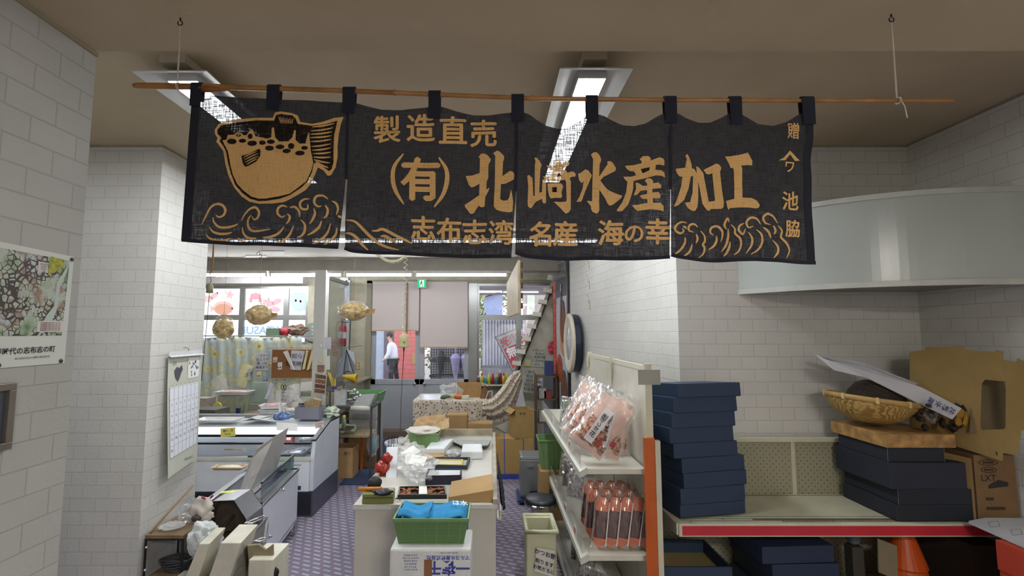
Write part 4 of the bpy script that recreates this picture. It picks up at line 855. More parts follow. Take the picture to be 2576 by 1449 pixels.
XP = -1.7085
def pp(y, z, l=0): return Vector((XP+.002+l, y, z))
MB().prism([pp(1.38, 1.872), pp(1.968, 1.876), pp(1.975, 2.304), pp(1.38, 2.318)], (.0015, 0, 0)).build('sheet', C(214, 218, 212, .45, var=.03), po)
MB().prism([pp(1.39, 1.985, .002), pp(1.945, 1.985, .002), pp(1.955, 2.285, .002), pp(1.39, 2.295, .002)], (.0006, 0, 0)).build('map_picture', map_mat(), po)
mb = MB(); text_on(mb, '江戸時代の志布志の町', (XP+.0042, 1.79, 1.932), (0, 1, .02), (0, 0, 1), .026, 0, .02); text_on(mb, '前川流域 町並みと屋敷の推定復元図', (XP+.0042, 1.83, 1.905), (0, 1, .02), (0, 0, 1), .0085, 0); mb.build('title', C(50, 52, 52, .7), po)
MB().prism([pp(1.82, 2.225, .003), pp(1.863, 2.224, .003), pp(1.863, 2.262, .003), pp(1.82, 2.263, .003)], (.0004, 0, 0)).build('caption_box', C(216, 214, 208, .6), po)
MB().prism([pp(1.836, 1.999, .003), pp(1.945, 1.999, .003), pp(1.947, 2.043, .003), pp(1.837, 2.040, .003)], (.0004, 0, 0)).build('caption_box', C(216, 214, 208, .6), po)
MB().prism([pp(1.81, 2.072, .003), pp(1.842, 2.072, .003), pp(1.842, 2.086, .003), pp(1.81, 2.086, .003)], (.0004, 0, 0)).build('caption_box', C(216, 214, 208, .6), po)
mb = MB()
for k in range(4): text_on(mb, ['志布志城', '大慈寺', '宝満寺', '八幡'][k], (XP+.0055, 1.842, 2.255-.009*k), (0, 1, 0), (0, 0, 1), .008, 0)
for k in range(5): text_on(mb, '武家屋敷 町屋 寺社 河川 道', (XP+.0055, 1.89, 2.034-.007*k), (0, 1, .03), (0, 0, 1), .007, 0)
text_on(mb, '大 通', (XP+.0055, 1.826, 2.079), (0, 1, 0), (0, 0, 1), .01, 0)
mb.build('caption_print', C(120, 60, 58, .7), po)
MB().prism([pp(1.865, 2.215, .003), pp(1.925, 2.255, .003), pp(1.93, 2.285, .003), pp(1.87, 2.29, .003), pp(1.86, 2.25, .003)], (.0004, 0, 0)).build('yellow_hill', C(178, 178, 62, .6, var=.3, scale=60), po)
MB().prism([pp(1.845, 1.99, .0028), pp(1.87, 2.06, .0028), pp(1.90, 2.10, .0028), pp(1.905, 2.19, .0028), pp(1.95, 2.27, .0028), pp(1.945, 2.235, .0028), pp(1.92, 2.18, .0028), pp(1.918, 2.10, .0028), pp(1.90, 2.05, .0028), pp(1.875, 2.0, .0028)], (.0003, 0, 0)).build('river', C(190, 206, 198, .6), po)
for y, z in ((1.965, 2.292), (1.95, 1.885), (1.705, 1.884)): MB().lathe((XP+.004, y, z), [(.008, 0), (.008, .003), (.004, .005), (0, .005)], 12, R=Matrix.Rotation(math.pi/2, 3, 'Y')).build('pin', C(70, 64, 60, .4), po)
fb = thing('framed_panel', 'dark panel in a brushed metal frame, low on the near block wall', 'wall panel', (-1.70, 1.6, 1.585))
mb = MB()
for y0, y1, z0, z1 in ((1.45, 1.765, 1.795, 1.82), (1.45, 1.765, 1.59, 1.615), (1.74, 1.765, 1.615, 1.795), (1.45, 1.475, 1.615, 1.795)): mb.box(-1.71, -1.69, y0, y1, z0, z1)
mb.build('frame', C(130, 124, 116, .35, metal=.6), fb, bevel=.002); MB().box(-1.71, -1.703, 1.475, 1.74, 1.615, 1.795).build('dark_face', C(70, 76, 84, .3), fb)
# ---------------------------------------------------------------- work bench behind the display case, curtain and notice board
MB().box(-5.2, -2.15, 6.45, 7.35, .80, .84).build('work_bench', C(140, 120, 96, .6, var=.2), None, 'long cluttered wooden bench top behind the display case', 'worktop')
for i, x in enumerate((-4.8, -3.5, -2.4)):
    MB().box(x-.2, x+.2, 6.6, 7.3, 0, .80).build('bench_cabinet', C(176, 178, 176, .5), None, 'grey cabinet carrying the bench top, %s' % ['far end', 'middle', 'end near the shop floor'][i], 'cabinet')
def flower_mat():
    m, nt, b = base('flowered_vinyl'); L = nt.links; g = nd(nt, 'ShaderNodeNewGeometry'); v = nd(nt, 'ShaderNodeTexVoronoi'); v.inputs['Scale'].default_value = 6.5; L.new(g.outputs['Position'], v.inputs['Vector'])
    r = nd(nt, 'ShaderNodeValToRGB'); e = r.color_ramp.elements; e[0].position = .07; e[0].color = (*srgb(196, 160, 60), 1); e[1].position = .62; e[1].color = (*srgb(200, 212, 216), 1)
    for p, c in ((.16, (214, 190, 70)), (.22, (222, 216, 150)), (.42, (222, 224, 206)), (.5, (200, 208, 184))): q = e.new(p); q.color = (*srgb(*c), 1)
    L.new(v.outputs['Distance'], r.inputs[0]); n = nd(nt, 'ShaderNodeTexNoise'); n.inputs['Scale'].default_value = 11; L.new(g.outputs['Position'], n.inputs['Vector'])
    mx = nd(nt, 'ShaderNodeMix'); mx.data_type = 'RGBA'; mr = nd(nt, 'ShaderNodeMapRange'); mr.inputs[1].default_value = .5; mr.inputs[2].default_value = .62; mr.inputs[4].default_value = .6; L.new(n.outputs[0], mr.inputs[0]); L.new(mr.outputs[0], mx.inputs[0]); L.new(r.outputs[0], mx.inputs[6]); mx.inputs[7].default_value = (*srgb(206, 206, 170), 1)
    L.new(mx.outputs[2], b.inputs['Base Color']); b.inputs['Roughness'].default_value = .35; return m
t = thing('flowered_curtain', 'flowered yellow and pale blue vinyl curtain hung below the cartoon windows', 'curtain', (-4.0, 8.2, .86))
xr = X_(760, 850, 8.2)
MB().grid(lambda s, q: (lerp(-5.1, xr, s), 8.2+.02*math.sin(s*38)*(1-.6*q)+.008*math.sin(s*90+q*4), lerp(.86, 1.91-.015*math.sin(s*12), q)), 90, 12).build('vinyl_sheet', flower_mat(), t, smooth=True, solid=.001)
MB().tube([(-5.2, 8.2, 1.93), (xr+.22, 8.2, 1.93)], .008, 8).build('curtain_rod', ALU, t)
# low back wall of the bench that carries racks
MB().box(-5.2, xr+.45, 8.24, 8.27, .0, 1.0).box(-5.2, xr+.45, 7.37, 8.24, .80, .93).build('bench_backboard', C(150, 152, 140, .6), None, 'grey-green backboard and ledge under the flowered curtain', 'backboard')
# objects on the window ledge above the curtain
MB().box(-4.0, -2.86, 8.45, 8.75, 1.90, 1.92).build('high_shelf', C(170, 170, 166, .4), None, 'thin high shelf in front of the lower windows by the white post', 'shelf')
carton('small green and white tin box on the high shelf', (X_(690, 838, 8.55), 8.55, 1.92), .22, .16, .14, 0, C(110, 130, 110, .5), tape=False, name='tin_box', cat='tin')
MB().blob((X_(717, 833, 8.55), 8.55, 2.0), (.16, .16, .16), 3, .08, flat=None).build('red_pouch', C(176, 40, 60, .5), None, 'round crimson pouch on the high shelf', 'pouch', smooth=True)
bag('paper_bag', 'crumpled brown paper bag on the high shelf next to the crimson pouch', 'paper bag', (X_(748, 834, 8.58), 8.58, 2.02), (.34, .2, .2), 6, C(120, 96, 80, .7), None)
t = thing('round_fan', 'round grey flat fan hanging on the wall beside the white post', 'fan', at(785, 858, 9.55)); R = Matrix.Rotation(math.pi/2, 3, 'X')
MB().lathe(at(786, 836, 9.56), [(0, 0), (.175, 0), (.185, .012), (.175, .02), (0, .02)], 26, R=R).build('fan_disc', C(120, 128, 124, .5), t)
mb = MB()
for k in range(4): mb.ob(at(786, 822+k*9, 9.53), (.03, .002, .02))
mb.build('characters', C(200, 204, 200, .6), t)
# cartoon sea creatures stuck on the outside of the window panes
FM = {}
def film_mat(col):
    col = tuple((q+255)//2 if max(col) > 100 else q for q in col)
    if col not in FM:
        m, nt, b = base('printed_film'); b.inputs['Base Color'].default_value = (*srgb(*col), 1); b.inputs['Roughness'].default_value = .6
        t = nd(nt, 'ShaderNodeBsdfTranslucent'); t.inputs[0].default_value = (*srgb(*col), 1); x = nd(nt, 'ShaderNodeMixShader'); x.inputs[0].default_value = .75
        nt.links.new(b.outputs[0], x.inputs[1]); nt.links.new(t.outputs[0], x.inputs[2]); nt.links.new(x.outputs[0], nt.nodes['Material Output'].inputs[0]); FM[col] = m
    return FM[col]
def sticker(name, label, shapes, Y=YB+.052):
    t = thing(name, label, 'window sticker', (0, Y, 2))
    pts = [p for s in shapes for p in s[1]]; c = at(sum(p[0] for p in pts)/len(pts), sum(p[1] for p in pts)/len(pts), Y); t.location = c
    mb = MB(); mats = []; k = 0
    for col, P in shapes:
        mm = film_mat(col)
        if mm not in mats: mats.append(mm)
        k += 1; W_ = [at(u, v, Y-.0012*k) for u, v in P]
        mb.add(W_, [tuple(range(len(W_)))], mats.index(mm))
    mb.build('printed_figure', mats, t); return t
def EL(x, y, a, b, n=16, r=0): return [(x+a*math.cos(q*2*math.pi/n)*math.cos(r)-b*math.sin(q*2*math.pi/n)*math.sin(r), y+a*math.cos(q*2*math.pi/n)*math.sin(r)+b*math.sin(q*2*math.pi/n)*math.cos(r)) for q in range(n)]
sticker('fish_sticker', 'orange speckled flatfish picture on the window pane', [((238, 150, 120), EL(562, 775, 26, 18)), ((240, 190, 150), EL(562, 778, 22, 14)), ((238, 150, 120), [(540, 776), (528, 766), (530, 788)]), ((250, 250, 250), EL(583, 776, 4, 4)), ((40, 40, 50), EL(584, 776, 2, 2))])
sticker('starfish_sticker', 'pink starfish picture in the pane corner', [((236, 150, 150), [(578+(14 if k % 2 == 0 else 6)*math.sin(k*math.pi/5+.2), 742-(14 if k % 2 == 0 else 6)*math.cos(k*math.pi/5+.2)) for k in range(10)])])
sticker('eel_sticker', 'pink eel head picture at the pane edge', [((228, 150, 146), EL(539, 744, 12, 7, r=-.6)), ((232, 170, 150), EL(522, 752, 14, 9)), ((250, 250, 250), EL(546, 737, 3, 4)), ((40, 40, 50), EL(547, 737, 1.5, 2))])
sticker('crab_sticker', 'red crab picture on the middle pane', [((226, 96, 104), EL(643, 745, 14, 9)), ((226, 96, 104), EL(631, 755, 5, 7)), ((226, 96, 104), EL(655, 755, 5, 7)), ((250, 250, 250), EL(638, 738, 2.5, 3)), ((250, 250, 250), EL(648, 738, 2.5, 3))])
sticker('lobster_sticker', 'pink lobster picture with big claws on the middle pane', [((232, 120, 128), EL(675, 762, 16, 8, r=.3)), ((232, 120, 128), EL(696, 759, 13, 7, r=-.4)), ((232, 120, 128), EL(692, 778, 13, 7, r=.2)), ((250, 250, 250), EL(676, 752, 2.5, 2.5)), ((40, 40, 50), EL(676, 752, 1.3, 1.3))])
sticker('pufferfish_sticker', 'pale blue pufferfish picture with big eyes on the third pane', [((170, 208, 232), [(754+(22 if k % 2 else 26)*math.sin(k*math.pi/12), 757-(26 if k % 2 else 29)*math.cos(k*math.pi/12)) for k in range(24)]), ((226, 232, 244), EL(752, 770, 17, 12)), ((250, 250, 250), EL(743, 756, 5, 6)), ((250, 250, 250), EL(756, 758, 5, 6)), ((40, 40, 60), EL(744, 756, 2.5, 3.5)), ((40, 40, 60), EL(756, 758, 2.5, 3.5))])
t = thing('window_lettering', 'pale blue shop lettering seen reversed through the lower window pane', 'lettering', at(662, 832, YB+.05)); mb = MB()
text_on(mb, 'KiTASUi', at(662, 831, YB+.053), (-1, 0, 0), (0, 0, 1), .21, 0, .03, sx=1.05, lift=0); mb.build('letters', film_mat((60, 130, 205)), t)
# hanging dried pufferfish in plastic bags
GOLDF = C(220, 186, 116, .35, var=.4, scale=22, bump=.8, bscale=26)
def puffer(label, u, v, ru, rv, Y, seed, tail, rot=0):
    c = at(u, v, Y); rx = ru/F*Y; rz = rv/F*Y
    t = thing('dried_pufferfish', label, 'dried fish', (c.x, c.y, c.z-rz), 'dried pufferfish hanging in plastic')
    mb = MB().blob(c, (rx*1.86, rx*1.6, rz*1.86), seed, .07, 2.2, 4); mb.build('body', GOLDF, t, smooth=False)
    mb = MB(); mb.prism([c+Vector((rx*.8, 0, -.02)), c+Vector((rx*1.28*tail, 0, -.03)), c+Vector((rx*1.36*tail, 0, .03)), c+Vector((rx*.8, 0, .03))], (0, .02, 0)); mb.build('tail_fin', C(182, 140, 80, .5, var=.3), t)
    MB().blob(c+Vector((0, 0, rz*.08)), (rx*2.06, rx*1.9, rz*2.12), seed+3, .12, 2.6, 4).build('plastic_film', PLASTIC, t)
    MB().tube([c+Vector((-.03, 0, rz*.9)), c+Vector((0, 0, rz*1.55)), c+Vector((.03, 0, rz*.9))], .003, 6).tube([c+Vector((0, 0, rz*1.5)), (c.x, c.y, 3.2)], .0022, 6).build('hanging_string', C(150, 130, 96, .8), t)
puffer('round dried pufferfish in plastic, lowest of the three, in front of the flowered curtain', 562, 826, 27, 27, 6.6, 1, 0.1)
puffer('dried pufferfish in plastic hanging in front of the middle window pane', 652, 793, 33, 27, 6.4, 4, 1)
puffer('golden dried pufferfish in plastic hanging above the fire extinguisher', 889, 783, 36, 24, 6.2, 9, 1.1)
h = onz(655, 634, 3.19); MB().tube([(h.x+.025*math.sin(k*.5), h.y, 3.13-.025*math.cos(k*.5)) for k in range(-1, 9)], .004, 6).tube([(h.x-.01, h.y, 3.15), (h.x, h.y, 3.2)], .004, 6).build('ceiling_hook', C(90, 84, 76, .4, metal=.5), None, 'open metal hook in the back ceiling above the hanging dried fish', 'hook')
# brass bell with cord by the wall edge
t = thing('hanging_bell', 'dull brass bell hanging on a frayed cord beside the pillar', 'bell', at(527, 738, 5.6)); c = at(527, 737, 5.6)
MB().lathe(c, [(.038, 0), (.036, .05), (.034, .085), (.02, .108), (0, .115)], 18).build('bell_cup', C(150, 144, 112, .5, metal=.3), t, smooth=True)
MB().tube([c+Vector((0, 0, .11)), c+Vector((.014, 0, .14)), c+Vector((.004, 0, .18)), c+Vector((-.014, 0, .2))], .004, 6).build('hook_loop', C(96, 88, 70, .4, metal=.6), t)
MB().tube([c+Vector((-.014, 0, .2)), c+Vector((.012, 0, .26)), c+Vector((.02, 0, .34)), c+Vector((.018, 0, 3.2-c.z))], [.004, .009, .012, .004], 7).build('frayed_cord', C(140, 108, 66, .8), t)
MB().tube([c+Vector((0, 0, .02)), c+Vector((-.01, 0, -.3)), c+Vector((-.04, 0, -1.0))], .0035, 6).build('pull_cord', C(56, 52, 46, .7), t)
# coiled power drop
cy = 5.0; c0 = at(1021, 640, cy); c1 = at(1016, 842, cy)
t = thing('coiled_power_cord', 'cream coiled cord hanging from the ceiling with a bell-shaped socket', 'power cord', at(1016, 876, cy))
n = 240; mb = MB(); turns = 15
mb.tube([Vector((lerp(c0.x, c1.x, k/n)+.017*math.cos(turns*2*math.pi*k/n), cy+.017*math.sin(turns*2*math.pi*k/n), lerp(c0.z, c1.z, k/n))) for k in range(n+1)], .0042, 6); mb.build('coil', C(204, 198, 168, .4), t, smooth=True)
pa, pb = at(945, 636, cy), at(1018, 646, cy); pm = at(985, 676, cy); mb = MB(); n = 220
def par(q): return pa*(1-q)**2+pm*2*q*(1-q)+pb*q*q
mb.tube([par(k/n)+Vector((.0, .016*math.sin(34*2*math.pi*k/n), .016*math.cos(34*2*math.pi*k/n))) for k in range(n+1)], .0038, 6); mb.build('slack_coil', C(204, 198, 168, .4), t, smooth=True)
MB().tube([pa, (pa.x, pa.y, 3.2)], .004, 6).tube([(c0.x, cy, c0.z), (c0.x, cy, 3.2)], .004, 6).build('ceiling_lead', C(190, 186, 160, .5), t)
b0 = at(1016, 874, cy)
MB().lathe(b0, [(.052, 0), (.050, .012), (.047, .08), (.042, .115), (.026, .138), (.010, .15), (0, .152)], 22).build('socket_bell', C(186, 178, 134, .4), t, smooth=True)
MB().lathe(b0+Vector((.012, -.049, .052)), [(0, 0), (.009, 0), (.009, .004), (0, .004)], 12, R=R).build('maker_badge', C(140, 84, 50, .5), t)
MB().tube([b0+Vector((0, 0, .005)), b0+Vector((0, 0, -.05)), at(1012, 950, cy), at(1009, 1010, cy), at(1007, 1085, cy)], [.012, .005, .003, .003, .003], 7).build('dark_lead', C(70, 56, 50, .6), t)
# hanging wooden sign seen almost edge-on
sA, sB = at(1280, 755, 4.3), at(1312, 722, 3.86); t = thing('hanging_sign', 'pale wooden sign board hanging almost edge-on beside the curtain gap', 'sign', at(1296, 790, 4.1))
top0, top1, bot1, bot0 = at(1280, 713, 4.3), at(1309, 655, 3.86), at(1309, 788, 3.86), at(1281, 798, 4.3)
nn = (top1-top0).cross(bot0-top0).normalized()*.02
mb = MB().prism([top0, top1, bot1, bot0], -nn); mats = [C(190, 172, 140, .5, var=.15), C(226, 216, 190, .6)]
ex = (top1-top0).normalized()
for k, s in enumerate('手作り直売所'): text_on(mb, s, lerp(lerp(top0, bot0, .12+.14*k), lerp(top1, bot1, .12+.14*k), .5)-nn*.0+(-nn).normalized()*-.001, (ex.x, ex.y, 0), (0, 0, 1), .06, 1, .01, lift=.002)
mb.build('board', mats, t)
mb = MB()
for k in range(5): q = lerp(top1, bot1, .1+.19*k); mb.ob(q+Vector((.012, -.004, 0)), (.016, .012, .045))
mb.build('dark_notch', C(74, 50, 34, .6), t)
MB().tube([top0+Vector((.0, 0, 0)), (top0.x, top0.y, ZC)], .002, 5).tube([top1+Vector((0, 0, 0)), (top1.x, top1.y, ZC)], .002, 5).build('bead_chain', C(120, 112, 96, .4, metal=.6), t)
# cork board with papers
YK = 8.0
t = thing('cork_board', 'cork notice board with wooden rim hung beside the white post', 'notice board', at(740, 950, YK))
a, b = at(684, 950, YK), at(796, 881, YK)
MB().box(a.x, b.x, YK, YK+.02, a.z, b.z).build('cork', C(158, 108, 66, .9, var=.15, scale=40), t)
mb = MB(); 
for q in ((a.x-.01, b.x+.01, a.z-.012, a.z), (a.x-.01, b.x+.01, b.z, b.z+.012), (a.x-.012, a.x, a.z, b.z), (b.x, b.x+.012, a.z, b.z)): mb.box(q[0], q[1], YK-.006, YK+.022, q[2], q[3])
mb.build('rim', C(176, 132, 84, .6), t)
MB().tube([(a.x-.1, YK-.0, b.z+.035), (b.x+.02, YK-.0, b.z+.035)], .006, 8).build('hanging_rail', CHROME, t)
MB().tube([(a.x+.06, YK+.01, b.z), (a.x+.06, YK+.01, 1.93)], .002, 5).tube([(b.x-.08, YK+.01, b.z), (b.x-.08, YK+.1, 1.93)], .002, 5).build('rail_wire', WIRE, t)
def wallpaper(label, quad, Y, m=None, lines=None, curl=.012, name='paper_sheet', cat='paper', group=None, sz=None):
    """quad: bl, br, tr, tl in picture pixels at distance Y"""
    c = [at(u, v, Y) for u, v in quad]; h = (c[3]-c[0]).length
    L = [(s, .5, 1-(i+.7)/(len(lines)+.5), sz or h/(len(lines)+1.5)) for i, s in enumerate(lines)] if lines else None
    return sheet(name, label, cat, c, m, curl, txt=L, group=group, n=5)
CRMP = C(226, 216, 168, .7, var=.04); LILAC = C(214, 214, 226, .7, var=.03)
wallpaper('lilac handwritten letter pinned on the flowered curtain', [(644, 932), (676, 931), (676, 887), (645, 888)], 8.16, LILAC, ['ご注文の', '控えです', '鯛 三匹', '来週まで'])
wallpaper('white folded sheet spread on the cork board', [(730, 930), (757, 931), (767, 883), (733, 881)], 7.985, LILAC, ['お知らせ', '営業時間'])
wallpaper('slanting cream folder edge at the left of the cork board sheets', [(735, 930), (742, 930), (724, 881), (712, 885)], 7.94, PAPER)
wallpaper('cream curled sheet between the folders on the cork board', [(760, 930), (767, 928), (776, 882), (770, 881)], 7.94, CRMP)
wallpaper('long cream curled sheet nearest the white post on the cork board', [(771, 931), (777, 930), (793, 884), (784, 881)], 7.93, CRMP)
wallpaper('orange and brown snack flyer at the board corner', [(778, 928), (792, 930), (796, 888), (788, 886)], 7.97, C(190, 140, 70, .6, var=.4, scale=40))
SM = [('small pink slip at the top left of the cork board', (686, 912, 697, 898), C(226, 206, 200, .7)), ('pale yellow slip beside the lilac letter', (677, 924, 690, 904), CRMP), ('white receipt on the middle of the board edge', (698, 930, 709, 911), PAPER), ('white slip overlapping the lower board rim', (685, 943, 698, 926), PAPER), ('cream memo below the board corner', (698, 948, 711, 932), CRMP), ('yellow-green memo with writing', (713, 944, 730, 926), C(206, 206, 120, .7)), ('printed slip hanging under the yellow-green memo', (709, 960, 725, 945), LILAC), ('narrow printed slip under the cream memo', (686, 961, 697, 945), LILAC), ('yellowish memo stuck under the lilac letter', (645, 951, 657, 934), CRMP), ('tiny blue and white card under the board', (662, 962, 672, 944), C(170, 184, 216, .6))]
for i, (l, (u0, v1, u1, v0), m) in enumerate(SM): wallpaper(l, [(u0, v1), (u1, v1-1), (u1+1, v0), (u0+1, v0+1)], (7.99 if i in (0, 2) else 8.155)-.002*i, m, ['メモ', '注文書'] if i % 2 else ['¥', '数量'], name='memo_slip', cat='memo')
# yellow paper wad held in a clip, lower left
wallpaper('large slanted cream document on a clip in front of the flowered curtain', [(592, 968), (617, 977), (638, 921), (609, 912)], 8.14, C(230, 222, 176, .6), None, .03, 'document_folder', 'folder')
wallpaper('printed strip on the edge of the slanted cream document', [(619, 958), (629, 955), (633, 926), (624, 929)], 8.11, LILAC, ['注文'], .0, 'document_strip', 'paper')
# things leaning on the backboard / ledge
def flatbox(name, label, cat, quad, Y, depth, m, bev=.004, group=None, txt=None, rest=.931):
    if rest is not None: Y = 7.5
    c = [at(u, v, Y) for u, v in quad]
    if rest is not None: c[0].z = c[1].z = rest
    t = thing(name, label, cat, sum(c, Vector())/len(c), group); t.location.z = min(p.z for p in c)
    mb = MB().prism(c, (0, depth, 0)); mats = [m, INK]
    if txt:
        for s, f, g_, sz in txt: text_on(mb, s, lerp(lerp(c[0], c[1], f), lerp(c[3], c[2], f), g_)+Vector((0, -.001, 0)), (1, 0, 0), (0, 0, 1), sz, 1, .01)
    mb.build('body', mats, t, bevel=bev); return t
flatbox('storage_bin', 'upright pale green plastic bin lid leaning on the ledge', 'bin lid', [(632, 1014), (672, 1014), (672, 962), (633, 962)], 7.5, .03, C(168, 184, 172, .4, var=.06))
flatbox('desk_calendar', 'small black-printed grid calendar card on the ledge', 'calendar', [(706, 1012), (729, 1012), (731, 979), (708, 979)], 7.3, .01, C(206, 204, 196, .6), .001, txt=[('15 16 17', .5, .75, .035), ('8 9 10', .5, .5, .035), ('22 23 24', .5, .25, .035)])
flatbox('tool_pouch', 'white wall pocket with card slips left of the grid calendar', 'pocket', [(694, 1002), (706, 1002), (706, 981), (693, 983)], 7.35, .01, PAPER, .001)
flatbox('thermometer_card', 'tall narrow white card leaning beside the curled sheet', 'card', [(676, 1016), (688, 1016), (688, 974), (677, 973)], 7.3, .01, LILAC, .001)
wallpaper('curled lilac sheet leaning on the backboard', [(665, 1002), (672, 1004), (687, 968), (680, 962)], 7.47, LILAC, None, .04)
t = thing('scissors', 'black-handled scissors hanging above the grid calendar', 'scissors', at(714, 982, 7.49)); R2 = Matrix.Rotation(math.pi/2, 3, 'X')
mb = MB()
for du in (-3, 4): c = at(713+du, 974, 7.485); mb.tube([c+Vector((.018*math.cos(k*.63), 0, .036*math.sin(k*.63))) for k in range(10)], .005, 6, closed=True)
mb.build('handles', BLACKP, t); MB().ob(at(715, 984, 7.49), (.012, .002, .06)).build('blades', STEEL, t)
for i, (u, v, w, h, s) in enumerate([(743, 985, .17, .30, 5), (760, 992, .2, .26, 8), (735, 1005, .26, .16, 2), (808, 1000, .20, .22, 12)]):
    p = at(u, v, 7.15); bag('plastic_bag', ['clear plastic bag hanging beside the grid calendar', 'crinkled clear bag with white slips on the bench', 'flattened clear bag bundle on the bench ledge', 'clear bag of red and white packets beside the photo strip'][i], 'plastic bag', (p.x, 7.0-.1*(i % 2), (.845 if i else .945)+h/2), (w, .2, h), s, PLASTIC2, C(216, 210, 206, .6) if i < 3 else C(200, 150, 150, .6, var=.5, scale=60), .6)
wallpaper('blank white card behind the plastic bags', [(754, 984), (786, 982), (785, 959), (757, 962)], 7.4, PAPER, None, .0)
wallpaper('blank white sheet hanging beside the scissors', [(737, 1000), (752, 1000), (753, 965), (736, 966)], 7.42, PAPER, None, .0)
t = thing('photo_strip', 'tall strip of four printed seafood photos in front of the white post', 'flyer', at(806, 990, 7.6))
a, b, c, d = at(789, 990, 7.6), at(818, 994, 7.6), at(823, 943, 7.6), at(792, 938, 7.6); MB().prism([a, b, c, d], (0, .003, 0)).build('sheet', C(206, 190, 180, .5), t)
for k in range(4):
    f0, f1 = .06+.235*k, .25+.235*k; q = [lerp(lerp(a, b, s), lerp(d, c, s), f)+Vector((0, -.001, 0)) for s, f in ((.07, f0), (.93, f0), (.93, f1), (.07, f1))]
    MB().prism(q, (0, -.001, 0)).build('photo', C(*[(150, 110, 84), (120, 90, 76), (160, 120, 90), (130, 104, 84)][k], .5, var=.6, scale=50+k), t)
# items on the display case top and bench
ZT = .93
def on_case(u, Y): return (X_(u, 1040, Y), Y, ZT)
MB().box(XL, XE-.06, 6.39, 6.48, .80, .94).build('case_ledge', C(150, 152, 152, .5), None, 'narrow grey ledge joining display case and bench', 'ledge')
carton('grey metal cash tray on the end of the display case', on_case(781, 6.2), .31, .2, .145, -.1, C(128, 130, 142, .4), open_=True, flaps=False, name='metal_tray', cat='box', tape=False)
flatbox('picture_cards', 'bundle of cards and frames standing in the grey tray', 'cards', [(770, 1038), (800, 1040), (806, 1008), (786, 1002), (764, 1012)], 6.2, .08, C(176, 150, 112, .6, var=.3, scale=30), rest=None)
t = thing('tissue_pack', 'blue patterned soft tissue pack with a raised tissue', 'tissue pack', on_case(711, 6.05)); c = Vector(on_case(711, 6.05))
MB().blob(c+Vector((0, 0, .05)), (.23, .14, .10), 3, .12, 2).build('soft_pack', C(116, 150, 206, .4, var=.6, scale=30), t, smooth=True)
MB().grid(lambda s, q: c+Vector((-.05+.09*s*(1-.6*q), .02*math.sin(s*5), .09+.13*q)), 6, 6).build('tissue', PAPER, t, solid=.001)
for k in range(2): tray('white foam tray of pink fish roe, %s of the two stacked' % ['lower', 'upper'][k], (X_(682, 1035, 6.5), 6.55, .94+.06*k), .28, .2, .05, .1*k, None, 'roe_tray', 'tray', 'roe trays stacked on the bench ledge', C(222, 138, 120, .4, var=.3, scale=40))
tray('white foam tray of pale clams beside the tissue pack', (X_(735, 1030, 6.6), 6.6, .94), .24, .2, .04, .2, None, 'clam_tray', 'tray', None, C(214, 196, 160, .5, var=.4, scale=50))
tray('long empty white tray at the far end of the display case', (X_(545, 1058, 5.95), 6.0, ZT), .48, .22, .03, 0, None, 'empty_tray', 'tray', None, None)
for k in range(3): sheet('paper_stack', 'grey-white wrapping sheet lying on the display case, %s layer' % ['lowest', 'middle', 'top'][k], 'paper', [(X_(620+8*k, 1055, 6)-.05, 5.9+.03*k, ZT+.01+.012*k), (X_(685-4*k, 1055, 6)+.08-.1*k, 5.92, ZT+.008+.012*k), (X_(672, 1055, 6), 6.2, ZT+.016+.012*k), (X_(628, 1055, 6), 6.22, ZT+.01+.012*k)], C(206, 208, 208, .7), .012, group='wrapping sheets on the display case')
p = Vector(on_case(830, 6.25)); bag('wrapping_paper', 'crumpled pale green wrapping paper on the case end', 'wrapping paper', (p.x, 6.3, .99), (.17, .2, .12), 9, C(196, 208, 190, .6), None, amp=.3)
for i, (u, yy, w, d, h, col, l) in enumerate([(530, 6.75, .36, .3, .13, (96, 94, 92), 'dark grey file box at the far end of the bench'), (552, 6.5, .26, .14, .08, (104, 100, 94), 'flat grey-brown box in front of the dark file box'), (590, 7.3, .36, .3, .24, (150, 154, 136), 'murky green storage tub on the bench under the pink tray'), (515, 7.3, .2, .2, .2, (196, 188, 178), 'stack of mixed pale packets behind the file box'), (600, 6.95, .05, .04, .1, (30, 40, 110), 'small navy bottle on the bench')]):
    p = X_(u, 1020, yy); carton(l, (p, yy, .84), w, d, h, .15*(i % 3-1), C(*col, .5, var=.15, scale=20), tape=False, name=['file_box', 'flat_box', 'storage_tub', 'packet_stack', 'navy_bottle'][i], cat=['box', 'box', 'tub', 'packets', 'bottle'][i], open_=(i == 2), flaps=False)
tray('long white tray of pink sheets on the murky green tub', (X_(590, 998, 7.3), 7.3, 1.082), .46, .24, .05, 0, None, 'document_tray', 'tray', None, C(226, 176, 170, .6))
bag('plastic_bag', 'puffed clear bag standing behind the pale packets', 'plastic bag', (X_(552, 975, 7.5), 7.5, .935+.2), (.22, .16, .40), 17, PLASTIC2, None)
t = thing('tape_dispenser', 'cream tape dispenser with yellow tape beside the file box', 'tape dispenser', (X_(546, 1000, 7.0), 7.0, .84)); c = Vector((X_(546, 1000, 7.0), 7.0, .84))
MB().box(c.x-.08, c.x+.1, 6.97, 7.03, .84, .90).build('base', CREAM, t, bevel=.01); MB().lathe((c.x, 7.03, .95), [(.03, 0), (.06, 0), (.06, .03), (.03, .03)], 20, R=R2).build('tape_roll', C(214, 200, 90, .4), t)
